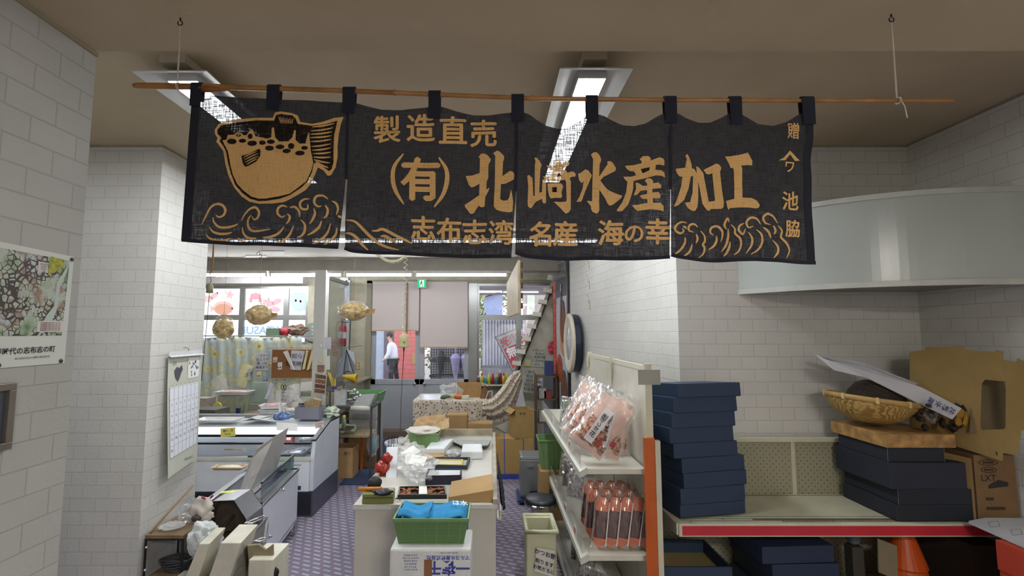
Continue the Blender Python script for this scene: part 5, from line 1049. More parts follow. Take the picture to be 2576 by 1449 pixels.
MB().grid(lambda s, q: (X_(603, 1050, 6.45)+(-.03+.06*s)*(1-q)+.05*q, 6.5-.02*q, .945+.0*q+.16*math.sin(q*1.5)*(.4+s*.6)), 3, 6).build('leaf_garnish', C(84, 128, 70, .5), None, 'green plastic leaf garnish fan at the bench edge', 'garnish', solid=.001)
for i, (u, col) in enumerate([(697, (200, 120, 60)), (758, (200, 104, 50))]):
    t = thing('tape_gun', 'orange and black hand tool on the bench, %s' % ['left of the tissue pack', 'right of the tissue pack'][i], 'hand tool', (X_(u, 1020, 6.9), 6.9, .84), 'orange hand tools on the bench'); c = t.location
    MB().blob((c.x, 6.9, .905), (.12, .07, .11), i+2, .1).build('handle', C(*col, .4), t, smooth=True); MB().ob((c.x, 6.9, .99), (.07, .05, .05)).build('head', BLACKP, t, bevel=.006)
t = thing('mayonnaise_cup', 'small white and red paper cup on the case end', 'cup', (X_(817, 1030, 6.6), 6.6, .84)); c = t.location
MB().lathe((c.x, 6.6, .84), [(.04, 0), (.05, .12), (.055, .125), (.0, .13)], 18).build('cup_body', C(226, 222, 214, .5), t); MB().lathe((c.x, 6.6, .88), [(.0445, 0), (.047, .03)], 18).build('red_band', C(196, 70, 70, .5), t)
# slips hanging on the white post
PO = [('bundle of white slips hanging at the upper edge of the white post', (817, 878, 833, 848), LILAC), ('long white slips hanging behind the white post', (818, 930, 830, 895), PAPER), ('small white square card on the white post', (805, 874, 811, 866), PAPER), ('cream memo on the white post', (802, 912, 811, 897), CRMP), ('brown and grey label on the white post', (798, 935, 816, 918), C(170, 130, 110, .6, var=.4, scale=60))]
for l, (u0, v1, u1, v0), m in PO: wallpaper(l, [(u0, v1), (u1, v1), (u1, v0), (u0, v0)], 7.88, m, None, .004, 'pinned_slip', 'paper')
wallpaper('red and white offer flyer below the fire extinguisher', [(836, 896), (851, 897), (853, 855), (837, 853)], 9.3, C(206, 120, 110, .6, var=.6, scale=20), ['海鮮', '大安売', '五日'], .0, 'offer_flyer', 'flyer')
MB().tube([at(845, 850, 9.3), at(845, 846, 9.55)], .004, 6).build('flyer_peg', WIRE, None, 'metal peg holding the red and white offer flyer', 'peg')
# fire extinguisher on the door-side wall
ex = thing('fire_extinguisher', 'red fire extinguisher hung on the grubby wall beside the doors', 'fire extinguisher', at(861, 872, 9.45)); c = at(861, 871, 9.45)
RED = C(172, 22, 36, .3)
MB().lathe(c, [(.062, 0), (.072, .01), (.074, .06)], 22).build('base_ring', C(150, 20, 30, .4), ex, smooth=True)
MB().lathe(c, [(.070, .06), (.072, .10), (.072, .34), (.066, .38), (.04, .41), (.02, .425), (.02, .45)], 22).build('cylinder', RED, ex, smooth=True)
MB().lathe(c, [(.0735, .15), (.0735, .27)], 22).build('label', C(214, 206, 206, .5, var=.3, scale=60), ex); MB().lathe(c+Vector((-.005, -.074, .26)), [(0, 0), (.03, 0), (.03, .002), (0, .002)], 18, R=R2).build('round_badge', C(190, 220, 206, .5), ex)
mb = MB().tube([c+Vector((0, 0, .45)), c+Vector((0, 0, .49))], .014, 10); mb.bar(c+Vector((-.02, 0, .48)), c+Vector((.10, 0, .53)), .012).bar(c+Vector((-.02, 0, .465)), c+Vector((.11, 0, .46)), .012); mb.build('valve_levers', BLACKP, ex)
MB().tube(catmull([c+Vector((-.01, 0, .47)), c+Vector((-.07, 0, .46)), c+Vector((-.11, 0, .40)), c+Vector((-.115, 0, .25)), c+Vector((-.10, 0, .12))], 5), .011, 8).build('hose', BLACKP, ex, smooth=True)
MB().box(c.x-.02, c.x+.02, 9.52, YB, c.z+.3, c.z+.42).build('wall_bracket', WIRE, ex)
# little wall fixtures
def wallbox(name, label, cat, u0, v0, u1, v1, m, d=.05, Y=YB):
    a, b = at(u0, v1, Y), at(u1, v0, Y); return MB().box(a.x, b.x, Y-d, Y, a.z, b.z).build(name, m, None, label, cat, bevel=.004)
wallbox('wall_box', 'white plastic junction box high on the wall above the golden dried fish', 'junction box', 858, 699, 879, 725, C(206, 208, 206, .4), .08)
t = thing('wall_outlet', 'beige double wall outlet beside the doors', 'outlet', at(900, 930, YB-.02)); a, b = at(895, 930, YB), at(905, 912, YB)
MB().box(a.x, b.x, YB-.012, YB, a.z, b.z).build('plate', C(168, 140, 96, .4), t, bevel=.003)
for k in (0, 1): z = lerp(a.z, b.z, .28+.44*k); MB().box(a.x+.025, b.x-.025, YB-.016, YB-.01, z-.02, z+.02).build('socket', C(216, 204, 176, .4), t)
mb = MB().box(X_(873, 800, 9.55), X_(880, 800, 9.55), 9.5, YB, .6, 3.0); mb.build('cable_duct', C(186, 190, 192, .4), None, 'pale vertical cable duct on the wall by the extinguisher', 'cable duct')
MB().tube([(X_(881, 850, 9.5), 9.5, 2.5), (X_(879, 850, 9.5), 9.5, 1.2)], .008, 8).build('black_cable', BLACKP, None, 'black cable running down beside the pale duct', 'cable')
# exit sign
es = thing('exit_sign', 'green lit running-man exit sign above the door joint', 'exit sign', at(1061, 725, 9.3)); a, b = at(1050, 724, 9.32), at(1072, 702, 9.32)
MB().box(a.x, b.x, 9.32, 9.37, a.z, b.z).build('housing', C(180, 200, 186, .4), es); MB().box(a.x+.006, b.x-.006, 9.315, 9.32, a.z+.006, b.z-.006).build('green_face', emis_mat('exit_green', srgb(40, 190, 120), .9), es)
mx_, mz = (a.x+b.x)/2, (a.z+b.z)/2; EW = emis_mat('exit_white', (.85, 1, .92), 1.0)
mb = MB()
def bar2(x0, z0, x1, z1, w): mb.bar((mx_+x0, 9.312, mz+z0), (mx_+x1, 9.312, mz+z1), .003, w, up=(0, 1, 0))
mb.box(mx_-.045, mx_+.045, 9.3135, 9.315, mz-.06, mz+.06); mb.build('doorway_panel', EW, es)
mb = MB(); mb.lathe((mx_-.005, 9.312, mz+.042), [(0, 0), (.012, 0), (.012, .002), (0, .002)], 12, R=R2)
for q in ((-.005, .03, -.012, -.005, .022), (-.012, -.005, .02, -.022, .014), (.02, -.022, .012, -.052, .012), (-.012, -.005, -.03, -.025, .014), (-.03, -.025, -.045, -.05, .012), (-.005, .025, -.035, .01, .010), (-.005, .025, .03, .012, .010)):
    mb.ob((mx_+(q[0]+q[2])/2, 9.312, mz+(q[1]+q[3])/2), (math.hypot(q[2]-q[0], q[3]-q[1])+.006, .002, q[4]), Matrix.Rotation(-math.atan2(q[3]-q[1], q[2]-q[0]), 3, 'Y'))
mb.build('running_figure', C(30, 130, 84, .5), es)
MB().box(mx_-.02, mx_+.02, 9.33, 9.36, b.z, 3.0).build('stem', WHITE_P, es)
MB().box(mx_-.02, mx_+.02, 9.33, 9.6, 2.98, 3.0).build('arm', WHITE_P, es)
# roller shades
def blind_mat():
    m, nt, b = base('roller_shade_cloth'); b.inputs['Base Color'].default_value = (*srgb(206, 196, 192), 1); b.inputs['Roughness'].default_value = .9
    tr = nd(nt, 'ShaderNodeBsdfTranslucent'); tr.inputs[0].default_value = (*srgb(214, 200, 192), 1); mx = nd(nt, 'ShaderNodeMixShader'); mx.inputs[0].default_value = .25
    o = nt.nodes['Material Output']; nt.links.new(b.outputs[0], mx.inputs[1]); nt.links.new(tr.outputs[0], mx.inputs[2]); nt.links.new(mx.outputs[0], o.inputs[0]); return m
BLM = blind_mat()
for u0, u1, v1, l in ((935, 1055, 833, 'beige roller shade half down over the left door glass'), (1057, 1177, 875, 'beige roller shade pulled lower over the right door glass')):
    a, b = at(u0, v1, 9.5), at(u1, 709, 9.5); t = thing('roller_shade', l, 'roller shade', ((a.x+b.x)/2, 9.5, a.z))
    MB().box(a.x, b.x, 9.499, 9.501, a.z+.02, b.z).build('shade_cloth', BLM, t); MB().box(a.x, b.x, 9.49, 9.51, a.z, a.z+.025).build('bottom_bar', C(176, 150, 122, .5), t)
    MB().tube([(a.x, 9.53, 2.955), (b.x, 9.53, 2.955)], .03, 12).build('roller_tube', C(190, 176, 156, .6), t)
MB().box(X_(1022, 760, 9.45), X_(1026, 760, 9.45), 9.45, 9.455, 1.93, 2.95).build('shade_cord', C(112, 84, 60, .6), None, 'brown pull strip hanging in front of the left roller shade', 'cord')
# umbrella in pale bag, megaphone, pens, clipboard
t = thing('folded_umbrella', 'grey translucent umbrella hanging by its straps beside the outlet', 'umbrella', at(868, 950, 8.6)); Yu = 8.6
P = [at(u, v, Yu) for u, v in ((872, 878), (890, 886), (893, 948), (868, 951), (843, 948), (855, 905))]
mb = MB(); mb.add([at(872, 878, Yu)]+[at(u, v, Yu+.02*((-1)**k)) for k, (u, v) in enumerate([(890, 886), (893, 920), (893, 948), (880, 946), (868, 951), (856, 946), (843, 949), (848, 925), (855, 905)])], [(0, k, k+1) for k in range(1, 9)]); mb.build('canopy_cloth', C(150, 156, 166, .4), t, solid=.004)
mb = MB(); mb.bar(at(872, 880, Yu-.03), at(864, 948, Yu-.03), .01).bar(at(872, 880, Yu-.03), at(889, 940, Yu-.03), .01); mb.build('black_strap', BLACKP, t)
MB().tube([at(872, 880, Yu), at(872, 874, Yu), (at(872, 874, Yu).x, YB, Z_(872, 874, Yu))], .006, 6).build('hook', WIRE, t)
t = thing('megaphone', 'yellow megaphone with dark handle lying below the umbrella', 'megaphone', at(880, 960, 8.5)); a, b = at(862, 947, 8.5), at(897, 952, 8.5)
d = (b-a).normalized(); Rm = Matrix((d.orthogonal().normalized(), d.cross(d.orthogonal().normalized()), d)).transposed()
MB().lathe(a, [(.03, 0), (.035, .02), (.05, .12), (.07, .2), (.085, .235), (.08, .24), (.05, .2), (0, .15)], 22, R=Rm).build('horn', C(206, 172, 40, .4), t, smooth=True)
MB().tube([a+Vector((.03, 0, .04)), a+Vector((.05, 0, .085)), a+Vector((.13, 0, .08)), a+Vector((.15, 0, .05))], .008, 8).build('handle', BLACKP, t)
MB().box(a.x+.02, a.x+.24, 8.5, YB, a.z-.12, a.z-.085).build('wall_ledge', C(150, 140, 116, .6), None, 'small ledge under the yellow megaphone', 'ledge')
mb = MB()
ps = thing('pencil_bunch', 'bunch of yellow banded wooden sticks beside the photo strip', 'sticks', at(838, 985, 7.3))
for i, (u0, v0, u1, v1) in enumerate([(825, 935, 838, 975), (830, 938, 841, 977), (835, 950, 841, 975), (843, 952, 843, 975)]): MB().bar(at(u0, v0, 7.3), at(u1, v1, 7.3), .022, .012).build('stick', C(216, 190, 60, .5), ps)
MB().lathe(at(841, 985, 7.3), [(.03, 0), (.035, .08), (.0, .08)], 12).build('holder', C(70, 66, 150, .4), ps)
MB().box(X_(825, 990, 7.25), X_(875, 990, 7.25), 7.2, 7.45, 1.13, 1.15).build('sealer_shelf', WIRE, None, 'small wire shelf behind the clipboard', 'shelf')
for x in (X_(827, 990, 7.25), X_(873, 990, 7.25)): MB().box(x-.01, x+.01, 7.3, 7.32, 0, 1.13).build('shelf_post', WIRE, None, 'thin grey upright carrying the wire shelf, %s' % ('by the post' if x < -2.2 else 'by the wrapping machine'), 'post')
t = thing('clipboard', 'clipboard with grey written sheet hanging at the bench end', 'clipboard', at(855, 1032, 6.9)); a, b, c, d = [at(u, v, 6.9) for u, v in ((840, 1031), (870, 1029), (871, 980), (841, 980))]
MB().prism([a, b, c, d], (0, .008, 0)).build('board', C(176, 180, 184, .5), t); MB().prism([lerp(a, c, .08)+Vector((0, -.002, 0)), lerp(b, d, .08)+Vector((0, -.002, 0)), lerp(c, a, .08)+Vector((0, -.002, 0)), lerp(d, b, .08)+Vector((0, -.002, 0))], (0, .001, 0)).build('written_sheet', C(196, 198, 200, .7, var=.15, scale=30), t)
MB().ob(at(853, 979, 6.89), (.05, .02, .025)).build('clip', C(170, 110, 80, .4), t)
# wrapping machine, wire baskets and boxes near the doors
wm = thing('wrapping_machine', 'wrapping machine with slanted grey feed plate, white roller and chrome clamps', 'wrapping machine', (X_(895, 1030, 7.0), 7.1, 1.0))
a, b, c, d = at(885, 1024, 6.75), at(925, 1026, 6.75), at(944, 990, 7.3), at(903, 992, 7.3); MB().prism([a, b, c, d], (0, 0, -.02)).build('feed_plate', C(156, 158, 160, .3, metal=.3), wm, bevel=.004)
MB().tube([at(883, 1027, 6.75), at(931, 1028, 6.75)], .032, 14).build('roller', C(206, 206, 196, .4), wm, smooth=True)
MB().prism([at(925, 1024, 6.74), at(933, 1018, 6.74), at(950, 988, 7.3), at(944, 990, 7.3)], (0, 0, -.03)).build('side_rail', CHROME, wm)
mb = MB()
for k in range(6): p = at(872+(k % 3)*7, 985+k*7, 7.0); mb.tube([p, p+Vector((.1, .02, .01))], .012, 8); mb.blob(p+Vector((.11, 0, .02)), (.05, .05, .05), k, .1, sub=2)
mb.build('clamps', CHROME, wm, smooth=True)
zz = Z_(905, 1037, 6.95)
mb = MB()
for x in (X_(855, 1030, 7), X_(944, 1030, 7)):
    for y in (6.78, 7.3): mb.box(x-.012, x+.012, y-.012, y+.012, 0, .98)
mb.box(X_(855, 1030, 7)-.01, X_(944, 1030, 7)+.01, 6.77, 7.31, .955, .985); mb.build('stand_frame', C(70, 70, 72, .5), wm)
tray('long green plastic tray behind the wrapping machine', (X_(928, 1000, 7.9), 7.85, .90), .46, .5, .16, 0, C(100, 150, 96, .4), 'green_tray', 'tray')
MB().box(X_(900, 1000, 7.9), X_(958, 1000, 7.9), 7.6, 8.1, 0, .90).build('white_cabinet', C(186, 190, 192, .4), None, 'pale side cabinet carrying the long green tray by the doors', 'cabinet')
def wire_basket(label, x0, x1, y0, y1, z0, z1, group):
    t = thing('wire_basket', label, 'wire basket', ((x0+x1)/2, (y0+y1)/2, z0), group); mb = MB(); n = int((x1-x0)/.028)
    for k in range(n+1): x = lerp(x0, x1, k/n); mb.tube([(x, y0-.03, z1), (x, y0, z0), (x, y1, z0)], .0014, 4, cap=False)
    for k in range(6): z = lerp(z0, z1, k/5); mb.tube([(x0, y0-.03*k/5, z), (x1, y0-.03*k/5, z)], .0014, 4, cap=False)
    for k in range(8): y = lerp(y0, y1, k/7); mb.tube([(x0, y, z0), (x1, y, z0)], .0014, 4, cap=False)
    mb.build('wire_mesh', WIRE, t); MB().tube([(x0, y0-.03, z1), (x1, y0-.03, z1), (x1, y1, z1), (x0, y1, z1)], .004, 6, closed=True).build('rim_wire', CHROME, t); return t
x0, x1 = X_(859, 1060, 6.9), X_(936, 1060, 6.9)
wire_basket('upper wire basket shelf under the wrapping machine', x0+.06, x1-.03, 6.82, 7.25, .80, .92, 'wire basket shelves by the bench end')
wire_basket('lower wire basket shelf holding crumpled green paper', x0, x1, 6.75, 7.25, .565, .74, 'wire basket shelves by the bench end')
MB().box(x0+.02, x1-.02, 6.8, 7.2, .57, .60).build('basket_board', C(196, 176, 140, .6), None, 'wooden board lying in the lower wire basket', 'board')
mb = MB()
for x in (x0-.01, x1+.0):
    mb.box(x-.008, x+.008, 7.26, 7.276, 0, .94)
mb.build('basket_uprights', WIRE, None, 'thin wire uprights of the basket shelves', 'frame')
bag('wrapping_paper', 'crumpled green-white paper in the lower wire basket', 'wrapping paper', (X_(866, 1090, 6.9), 6.95, .66), (.26, .2, .12), 22, C(190, 206, 176, .6), None, amp=.3)
t = thing('spray_can', 'small grey spray can with yellow-green cap by the display case', 'spray can', (X_(865, 1050, 6.6), 6.62, .72)); c = t.location
MB().lathe(c, [(.028, 0), (.028, .11), (.018, .13), (.018, .14)], 14).build('can', C(130, 140, 120, .3), t, smooth=True); MB().lathe((c.x, c.y, c.z+.14), [(.02, 0), (.02, .03), (0, .035)], 12).build('cap', C(190, 210, 60, .4), t); MB().box(c.x-.05, c.x+.09, 6.57, 6.80, .70, .72).build('holder_plate', WIRE, t)
carton('tall open cardboard carton standing beside the display case', (X_(863, 1170, 6.87)+.0, 7.02, 0), .26, .3, .415, 0, C(186, 150, 104, .85), open_=True, flaps=False, text=[('叔く', .05, .34, .05)])
carton('wide cardboard carton with printed side behind the tall open carton', (X_(896, 1150, 7.2), 7.62, 0), .42, .42, .26, .0, CARD2, text=[('水', .14, .14, .08)])
carton('upper cardboard carton under the wire baskets', (X_(888, 1120, 7.2)-.02, 7.62, .262), .42, .4, .22, .03, CARD)
MB().box(X_(908, 1120, 7.3), X_(914, 1120, 7.3), 7.28, 7.31, 0, .52).build('orange_post', C(196, 100, 50, .4), None, 'thin orange upright strip in front of the cartons', 'strip')
bag('plastic_bag', 'blue tinted clear bag of bottles hanging beside the cartons', 'plastic bag', (X_(938, 1112, 7.15), 7.15, .42), (.16, .16, .36), 31, PLASTIC2, C(110, 170, 190, .4), .6)
MB().tube([(X_(934, 1060, 7.15), 7.15, .59), (X_(930, 1060, 7.15), 7.15, .73)], .004, 6).build('bag_tie', WIRE, None, 'tie holding the blue tinted bag to the basket', 'tie')
MB().box(-2.0, -1.45, 6.6, 9.3, .001, .012).build('blue_mat', C(46, 62, 92, .9, bump=.2), None, 'dark blue floor mat leading to the doors', 'floor mat')
# ---------------------------------------------------------------- centre counter
CX0, CX1, CY0, CY1, CZ = -.925, .035, 3.38, 5.58, .85
CT_ = C(196, 192, 182, .35, var=.06, scale=4)
ctr = thing('packing_counter', 'long cream packing counter with low rim and worn front panel', 'counter', ((CX0+CX1)/2, 4.5, 0))
MB().box(CX0+.01, CX1-.01, CY0+.01, CY1-.01, 0, CZ-.03).build('body', C(200, 196, 186, .5, var=.06, scale=3), ctr)
MB().box(CX0, CX1, CY0, CY1, CZ-.03, CZ).build('top_board', CT_, ctr, bevel=.003)
RIM = C(170, 160, 138, .5, var=.25, scale=6)
mb = MB().box(CX0, CX0+.03, CY0+.35, CY1, CZ, CZ+.035).box(CX1-.03, CX1, CY0, CY1, CZ, CZ+.035).box(CX0+.03, CX1-.03, CY1-.03, CY1, CZ, CZ+.07); mb.build('rim', RIM, ctr)
MB().prism([(CX0-.004, CY0-.004, CZ+.001), (CX0+.25, CY0-.004, CZ+.001), (CX0+.25, CY0-.004, CZ-.03), (CX0-.004, CY0-.004, CZ-.03)], (0, .003, 0)).box(CX0+.75, CX1-.02, CY0-.004, CY0, CZ-.025, CZ+.001).build('tape_strip', C(206, 204, 198, .4), ctr)
MB().box(CX1, CX1+.03, CY0+.2, CY0+.35, .68, .695).box(CX1+.022, CX1+.03, CY0+.2, CY0+.35, .695, .74).build('side_pocket', C(200, 196, 170, .4), ctr)
def onc(u, v, z=CZ): return onz(u, v, z)
# woven green baskets
def basket_mat():
    m, nt, b = base('green_slotted_plastic'); L = nt.links; g = nd(nt, 'ShaderNodeTexCoord'); sp = nd(nt, 'ShaderNodeSeparateXYZ'); L.new(g.outputs['Object'], sp.inputs[0])
    w = nd(nt, 'ShaderNodeMath'); w.operation = 'MULTIPLY'; w.inputs[1].default_value = 720; L.new(sp.outputs['Z'], w.inputs[0])
    s = nd(nt, 'ShaderNodeMath'); s.operation = 'SINE'; L.new(w.outputs[0], s.inputs[0]); r = nd(nt, 'ShaderNodeValToRGB'); e = r.color_ramp.elements
    e[0].position = .35; e[0].color = (*srgb(66, 98, 54), 1); e[1].position = .6; e[1].color = (*srgb(110, 144, 92), 1)
    mr = nd(nt, 'ShaderNodeMapRange'); mr.inputs[1].default_value = -1; L.new(s.outputs[0], mr.inputs[0]); L.new(mr.outputs[0], r.inputs[0]); L.new(r.outputs[0], b.inputs['Base Color']); b.inputs['Roughness'].default_value = .4; return m
GRN = C(112, 144, 92, .4); GRS = basket_mat()
def green_basket(label, c, w, d, h, rz=0, slots=True, k=.9):
    t = thing('green_basket', label, 'basket', c); c = Vector(c); R = Matrix.Rotation(rz, 3, 'Z')
    def q(kx, z, e=0): return [c+R@Vector((sx*(w/2*kx+e), sy*(d/2*kx+e), z)) for sx, sy in ((-1, -1), (1, -1), (1, 1), (-1, 1))]
    a, b, i, j = q(k, 0), q(.98, h-.015), q(.95, h-.015), q(k-.03, .004); S = lambda p, q_: [(p+n, p+(n+1) % 4, q_+(n+1) % 4, q_+n) for n in range(4)]
    mb = MB(); mb.add(a+b+i+j, S(0, 4)+[tuple(reversed(f)) for f in S(12, 8)]+S(4, 8)+[(0, 3, 2, 1), (12, 13, 14, 15)]); mb.build('basket_body', GRS if slots else GRN, t)
    e0, e1, e2, e3 = q(.98, h-.02, .006), q(.98, h, .006), q(.95, h, -.0), q(.95, h-.02, 0)
    MB().add(e0+e1+e2+e3, S(0, 4)+S(4, 8)+S(8, 12)+S(12, 0)).build('rim', GRN, t, bevel=.003)
    mb = MB()
    for n in range(6):
        f = (n+.5)/6; 
        p0 = lerp(a[0], a[1], f); p1 = lerp(b[0], b[1], f); mb.bar(p0+R@Vector((0, -.001, 0)), p1+R@Vector((0, -.001, 0)), .004, .004)
    mb.build('ribs', GRN, t); return t
p = onc(1065, 1130); green_basket('green basket full of brown paper at the far end of the packing counter', (p.x, p.y+.13, CZ), .30, .24, .15, 0, False)
t = thing('kraft_paper', 'wrinkled brown kraft paper heaped on the far green basket', 'wrapping paper', (p.x, p.y+.13, CZ+.15))
KR = C(178, 146, 104, .8, var=.2, scale=12, bump=.6, bscale=20)
a, b, c, d = at(1036, 1083, 5.45), at(1108, 1087, 5.40), at(1122, 1045, 5.7), at(1050, 1052, 5.7)
MB().grid(lambda s, q: lerp(lerp(a, b, s), lerp(d, c, s), q)+Vector((0, 0, .02*noise.noise(Vector((s*5, q*4, 1)))+.015)), 14, 12).build('folded_sheet', KR, t, solid=.006)
a2, b2, c2, d2 = at(1085, 1090, 5.35), at(1130, 1075, 5.35), at(1129, 1050, 5.6), at(1100, 1060, 5.5)
MB().grid(lambda s, q: lerp(lerp(a2, b2, s), lerp(d2, c2, s), q)+Vector((0, 0, .02*noise.noise(Vector((s*5, q*4, 7))))), 10, 10).build('torn_corner', C(190, 160, 118, .8, var=.15, bump=.5), t, solid=.004)
MB().blob((p.x-.02, p.y+.12, CZ+.16), (.34, .26, .07), 5, .15).build('white_liner', C(206, 200, 190, .7, bump=.5), t)
for k in range(4): q0 = onc(1128+k*3, 1118-2*k); sheet('newspaper', 'folded grey newspaper at the far right of the counter, %s' % ['bottom', 'second from bottom', 'third', 'top of the pile'][k], 'newspaper', [onc(1175, 1127, CZ+.006+.012*k), onc(1218+3*k, 1124-k, CZ+.006+.012*k), onc(1235, 1106+k, CZ+.008+.012*k), onc(1128, 1106, CZ+.008+.012*k)], C(168, 170, 164, .8, var=.25, scale=60), .006, .008, group='folded newspapers on the counter')
t = thing('foam_tray', 'upturned white foam tray resting on brown paper', 'tray', onc(1105, 1140))
MB().prism([onc(1070, 1142, CZ+.01), onc(1118, 1142, CZ+.01), onc(1140, 1116, CZ+.02), onc(1085, 1124, CZ+.01)], (0, 0, .05)).build('tray_body', C(222, 228, 232, .4), t, bevel=.008)
t = thing('foam_block', 'thick white foam box lid on the right of the counter', 'foam box', onc(1188, 1150)); MB().prism([onc(1160, 1157), onc(1215, 1156), onc(1212, 1136), onc(1164, 1136)], (0, 0, .075)).build('foam_body', C(222, 226, 228, .5), t, bevel=.012)
MB().blob(onc(1140, 1142, CZ+.035), (.14, .09, .07), 4, .2).tube([onc(1122, 1140, CZ+.03), onc(1158, 1142, CZ+.03)], .025, 10).build('plastic_roll', C(196, 198, 200, .15, var=.3, scale=40), None, 'twisted roll of clear wrap beside the foam box lid', 'plastic wrap', smooth=True)
sheet('kraft_paper', 'folded striped brown paper in front of the upturned foam tray', 'wrapping paper', [onc(1058, 1163, CZ+.01), onc(1117, 1150, CZ+.01), onc(1122, 1134, CZ+.015), onc(1042, 1134, CZ+.015)], KR, .012, .012)
NV = C(34, 52, 72, .6, var=.05); NV2 = C(28, 38, 62, .6, var=.05)
def box_tray(label, q, h, m, inner, name='gift_box', cat='box', wall=.012):
    """open tray box on a four-corner footprint"""
    t = thing(name, label, cat, sum(q, Vector())/4); mb = MB()
    for i in range(4):
        a, b = q[i], q[(i+1) % 4]; ce = sum(q, Vector())/4; ia, ib = lerp(a, ce, wall/.12), lerp(b, ce, wall/.12); mb.prism([a, b, ib, ia], (0, 0, h))
    mb.prism(q, (0, 0, .004)); mb.build('box_body', m, t); MB().prism([lerp(p, sum(q, Vector())/4, .1)+Vector((0, 0, .006)) for p in q], (0, 0, .006)).build('lining', inner, t); return t
q = [onc(1082, 1180), onc(1175, 1182), onc(1183, 1160), onc(1088, 1160)]; box_tray('navy framed tray holding a yellow basket card', q, .035, NV, C(206, 190, 150, .6))
q = [onc(1092, 1174, CZ+.012), onc(1163, 1175, CZ+.012), onc(1165, 1161, CZ+.012), onc(1100, 1160, CZ+.012)]; box_tray('yellow slotted tray inside the navy frame', q, .02, C(206, 176, 50, .4), C(210, 204, 170, .6), 'yellow_tray', 'tray')
t = thing('gift_box', 'deep navy box with white paper inside, middle of the counter', 'box', onc(1115, 1215)); zt = .07
q = [onc(1070, 1221), onc(1160, 1219), onc(1162, 1202), onc(1077, 1202)]
mb = MB(); ce = sum(q, Vector())/4
for i in range(4): a, b = q[i], q[(i+1) % 4]; mb.prism([a, b, lerp(b, ce, .07), lerp(a, ce, .07)], (0, 0, zt))
mb.build('box_body', C(34, 32, 52, .6), t); MB().prism([lerp(p, ce, .09) for p in q], (0, 0, zt-.008)).build('white_lining', C(214, 218, 222, .6), t)
for i, (u, v, w, h, s, l) in enumerate([(1030, 1158, .26, .14, 3, 'crinkled clear bags piled behind the white card stack'), (1040, 1195, .32, .17, 8, 'pinkish clear bag heap at the left of the counter'), (1058, 1215, .24, .13, 14, 'white paper cards in a clear bag in front of the navy box'), (1010, 1130, .18, .10, 19, 'thin clear bag at the far left rim of the counter')]):
    p = onc(u, v); bag('plastic_bag', l, 'plastic bag', (p.x, p.y+.03, CZ+h*.5), (w, .24, h), s, PLASTIC2, None, .7, amp=.25)
for k, (u, v, rz) in enumerate([(1040, 1196, .3), (1050, 1204, -.2), (1032, 1188, .8)]): p = onc(u, v); MB().ob((p.x, p.y, CZ+.12+.02*k), (.13, .10, .004), Matrix.Rotation(.5, 3, 'X')@Matrix.Rotation(rz, 3, 'Z')).build('white_card', PAPER, None, 'square white card in the clear bag heap, %s' % ['lowest', 'middle', 'uppermost'][k], 'card', 'white cards in the bag heap')
t = thing('kraft_box', 'closed brown kraft box with sloping top at the front right of the counter', 'cardboard box', onc(1190, 1262)); q = [onc(1128, 1264), onc(1241, 1264), onc(1238, 1247), onc(1130, 1249)]
a, b, c, d = q; hh = .05; hb = .14
P = [a, b, c, d, a+Vector((0, 0, .035)), b+Vector((0, 0, .085)), c+Vector((0, .18, .10)), d+Vector((0, .18, .05))]
P[2] = c+Vector((0, .18, 0)); P[3] = d+Vector((0, .18, 0)); MB().add(P, [(0, 3, 2, 1), (4, 5, 6, 7), (0, 1, 5, 4), (1, 2, 6, 5), (2, 3, 7, 6), (3, 0, 4, 7)]).build('box_body', C(170, 138, 92, .8, var=.06), t, bevel=.004)
t = thing('snack_tray', 'black tray of brown dried fish with a small white label', 'food tray', onc(1062, 1255)); q = [onc(1000, 1256), onc(1124, 1255), onc(1120, 1233), onc(1004, 1234)]
ce = sum(q, Vector())/4; mb = MB()
for i in range(4): a, b = q[i], q[(i+1) % 4]; mb.prism([a, b, lerp(b, ce, .06), lerp(a, ce, .06)], (0, 0, .03))
mb.prism(q, (0, 0, .004)); mb.build('tray_body', C(34, 34, 36, .3), t)
random.seed(11); mb = MB()
for k in range(60):
    s, r = .04+.92*random.random(), .08+.84*random.random(); p = lerp(lerp(q[0], q[1], s), lerp(q[3], q[2], s), r)+Vector((0, 0, .018)); mb.blob(p, (.04, .016, .016), k, .2, sub=1, R=Matrix.Rotation(random.random()*.8-.4, 3, 'Z'))
o = mb.build('dried_fish', C(160, 98, 54, .5, var=.5, scale=30), t, smooth=True); o['kind'] = 'stuff'
MB().prism([lerp(lerp(q[0], q[1], s), lerp(q[3], q[2], s), r)+Vector((0, 0, .031)) for s, r in ((.43, .05), (.6, .05), (.6, .95), (.43, .95))], (0, 0, .001)).build('price_label', PAPER, t)
MB().prism([onc(1000, 1264), onc(1122, 1263), onc(1124, 1257), onc(1000, 1258)], (0, 0, .004)).build('glass_strip', C(186, 190, 182, .2), None, 'pale glossy strip lying in front of the dried fish tray', 'strip')
t = thing('tool_case', 'olive green metal case at the front left corner of the counter', 'metal case', onc(955, 1265)); OL = C(124, 128, 72, .4, var=.08)
q = [onc(910, 1269), onc(990, 1267), onc(994, 1250), onc(922, 1251)]; MB().prism(q, (0, 0, .036)).build('case_base', OL, t, bevel=.004); MB().prism([lerp(p, sum(q, Vector())/4, .01)+Vector((0, 0, .038)) for p in q], (0, 0, .028)).build('case_lid', OL, t, bevel=.006)
p = onc(995, 1255, CZ+.06); MB().tube([p, p+Vector((.03, -.01, .01)), p+Vector((.035, -.03, 0))], .003, 6).build('wire_handle', BLACKP, t)
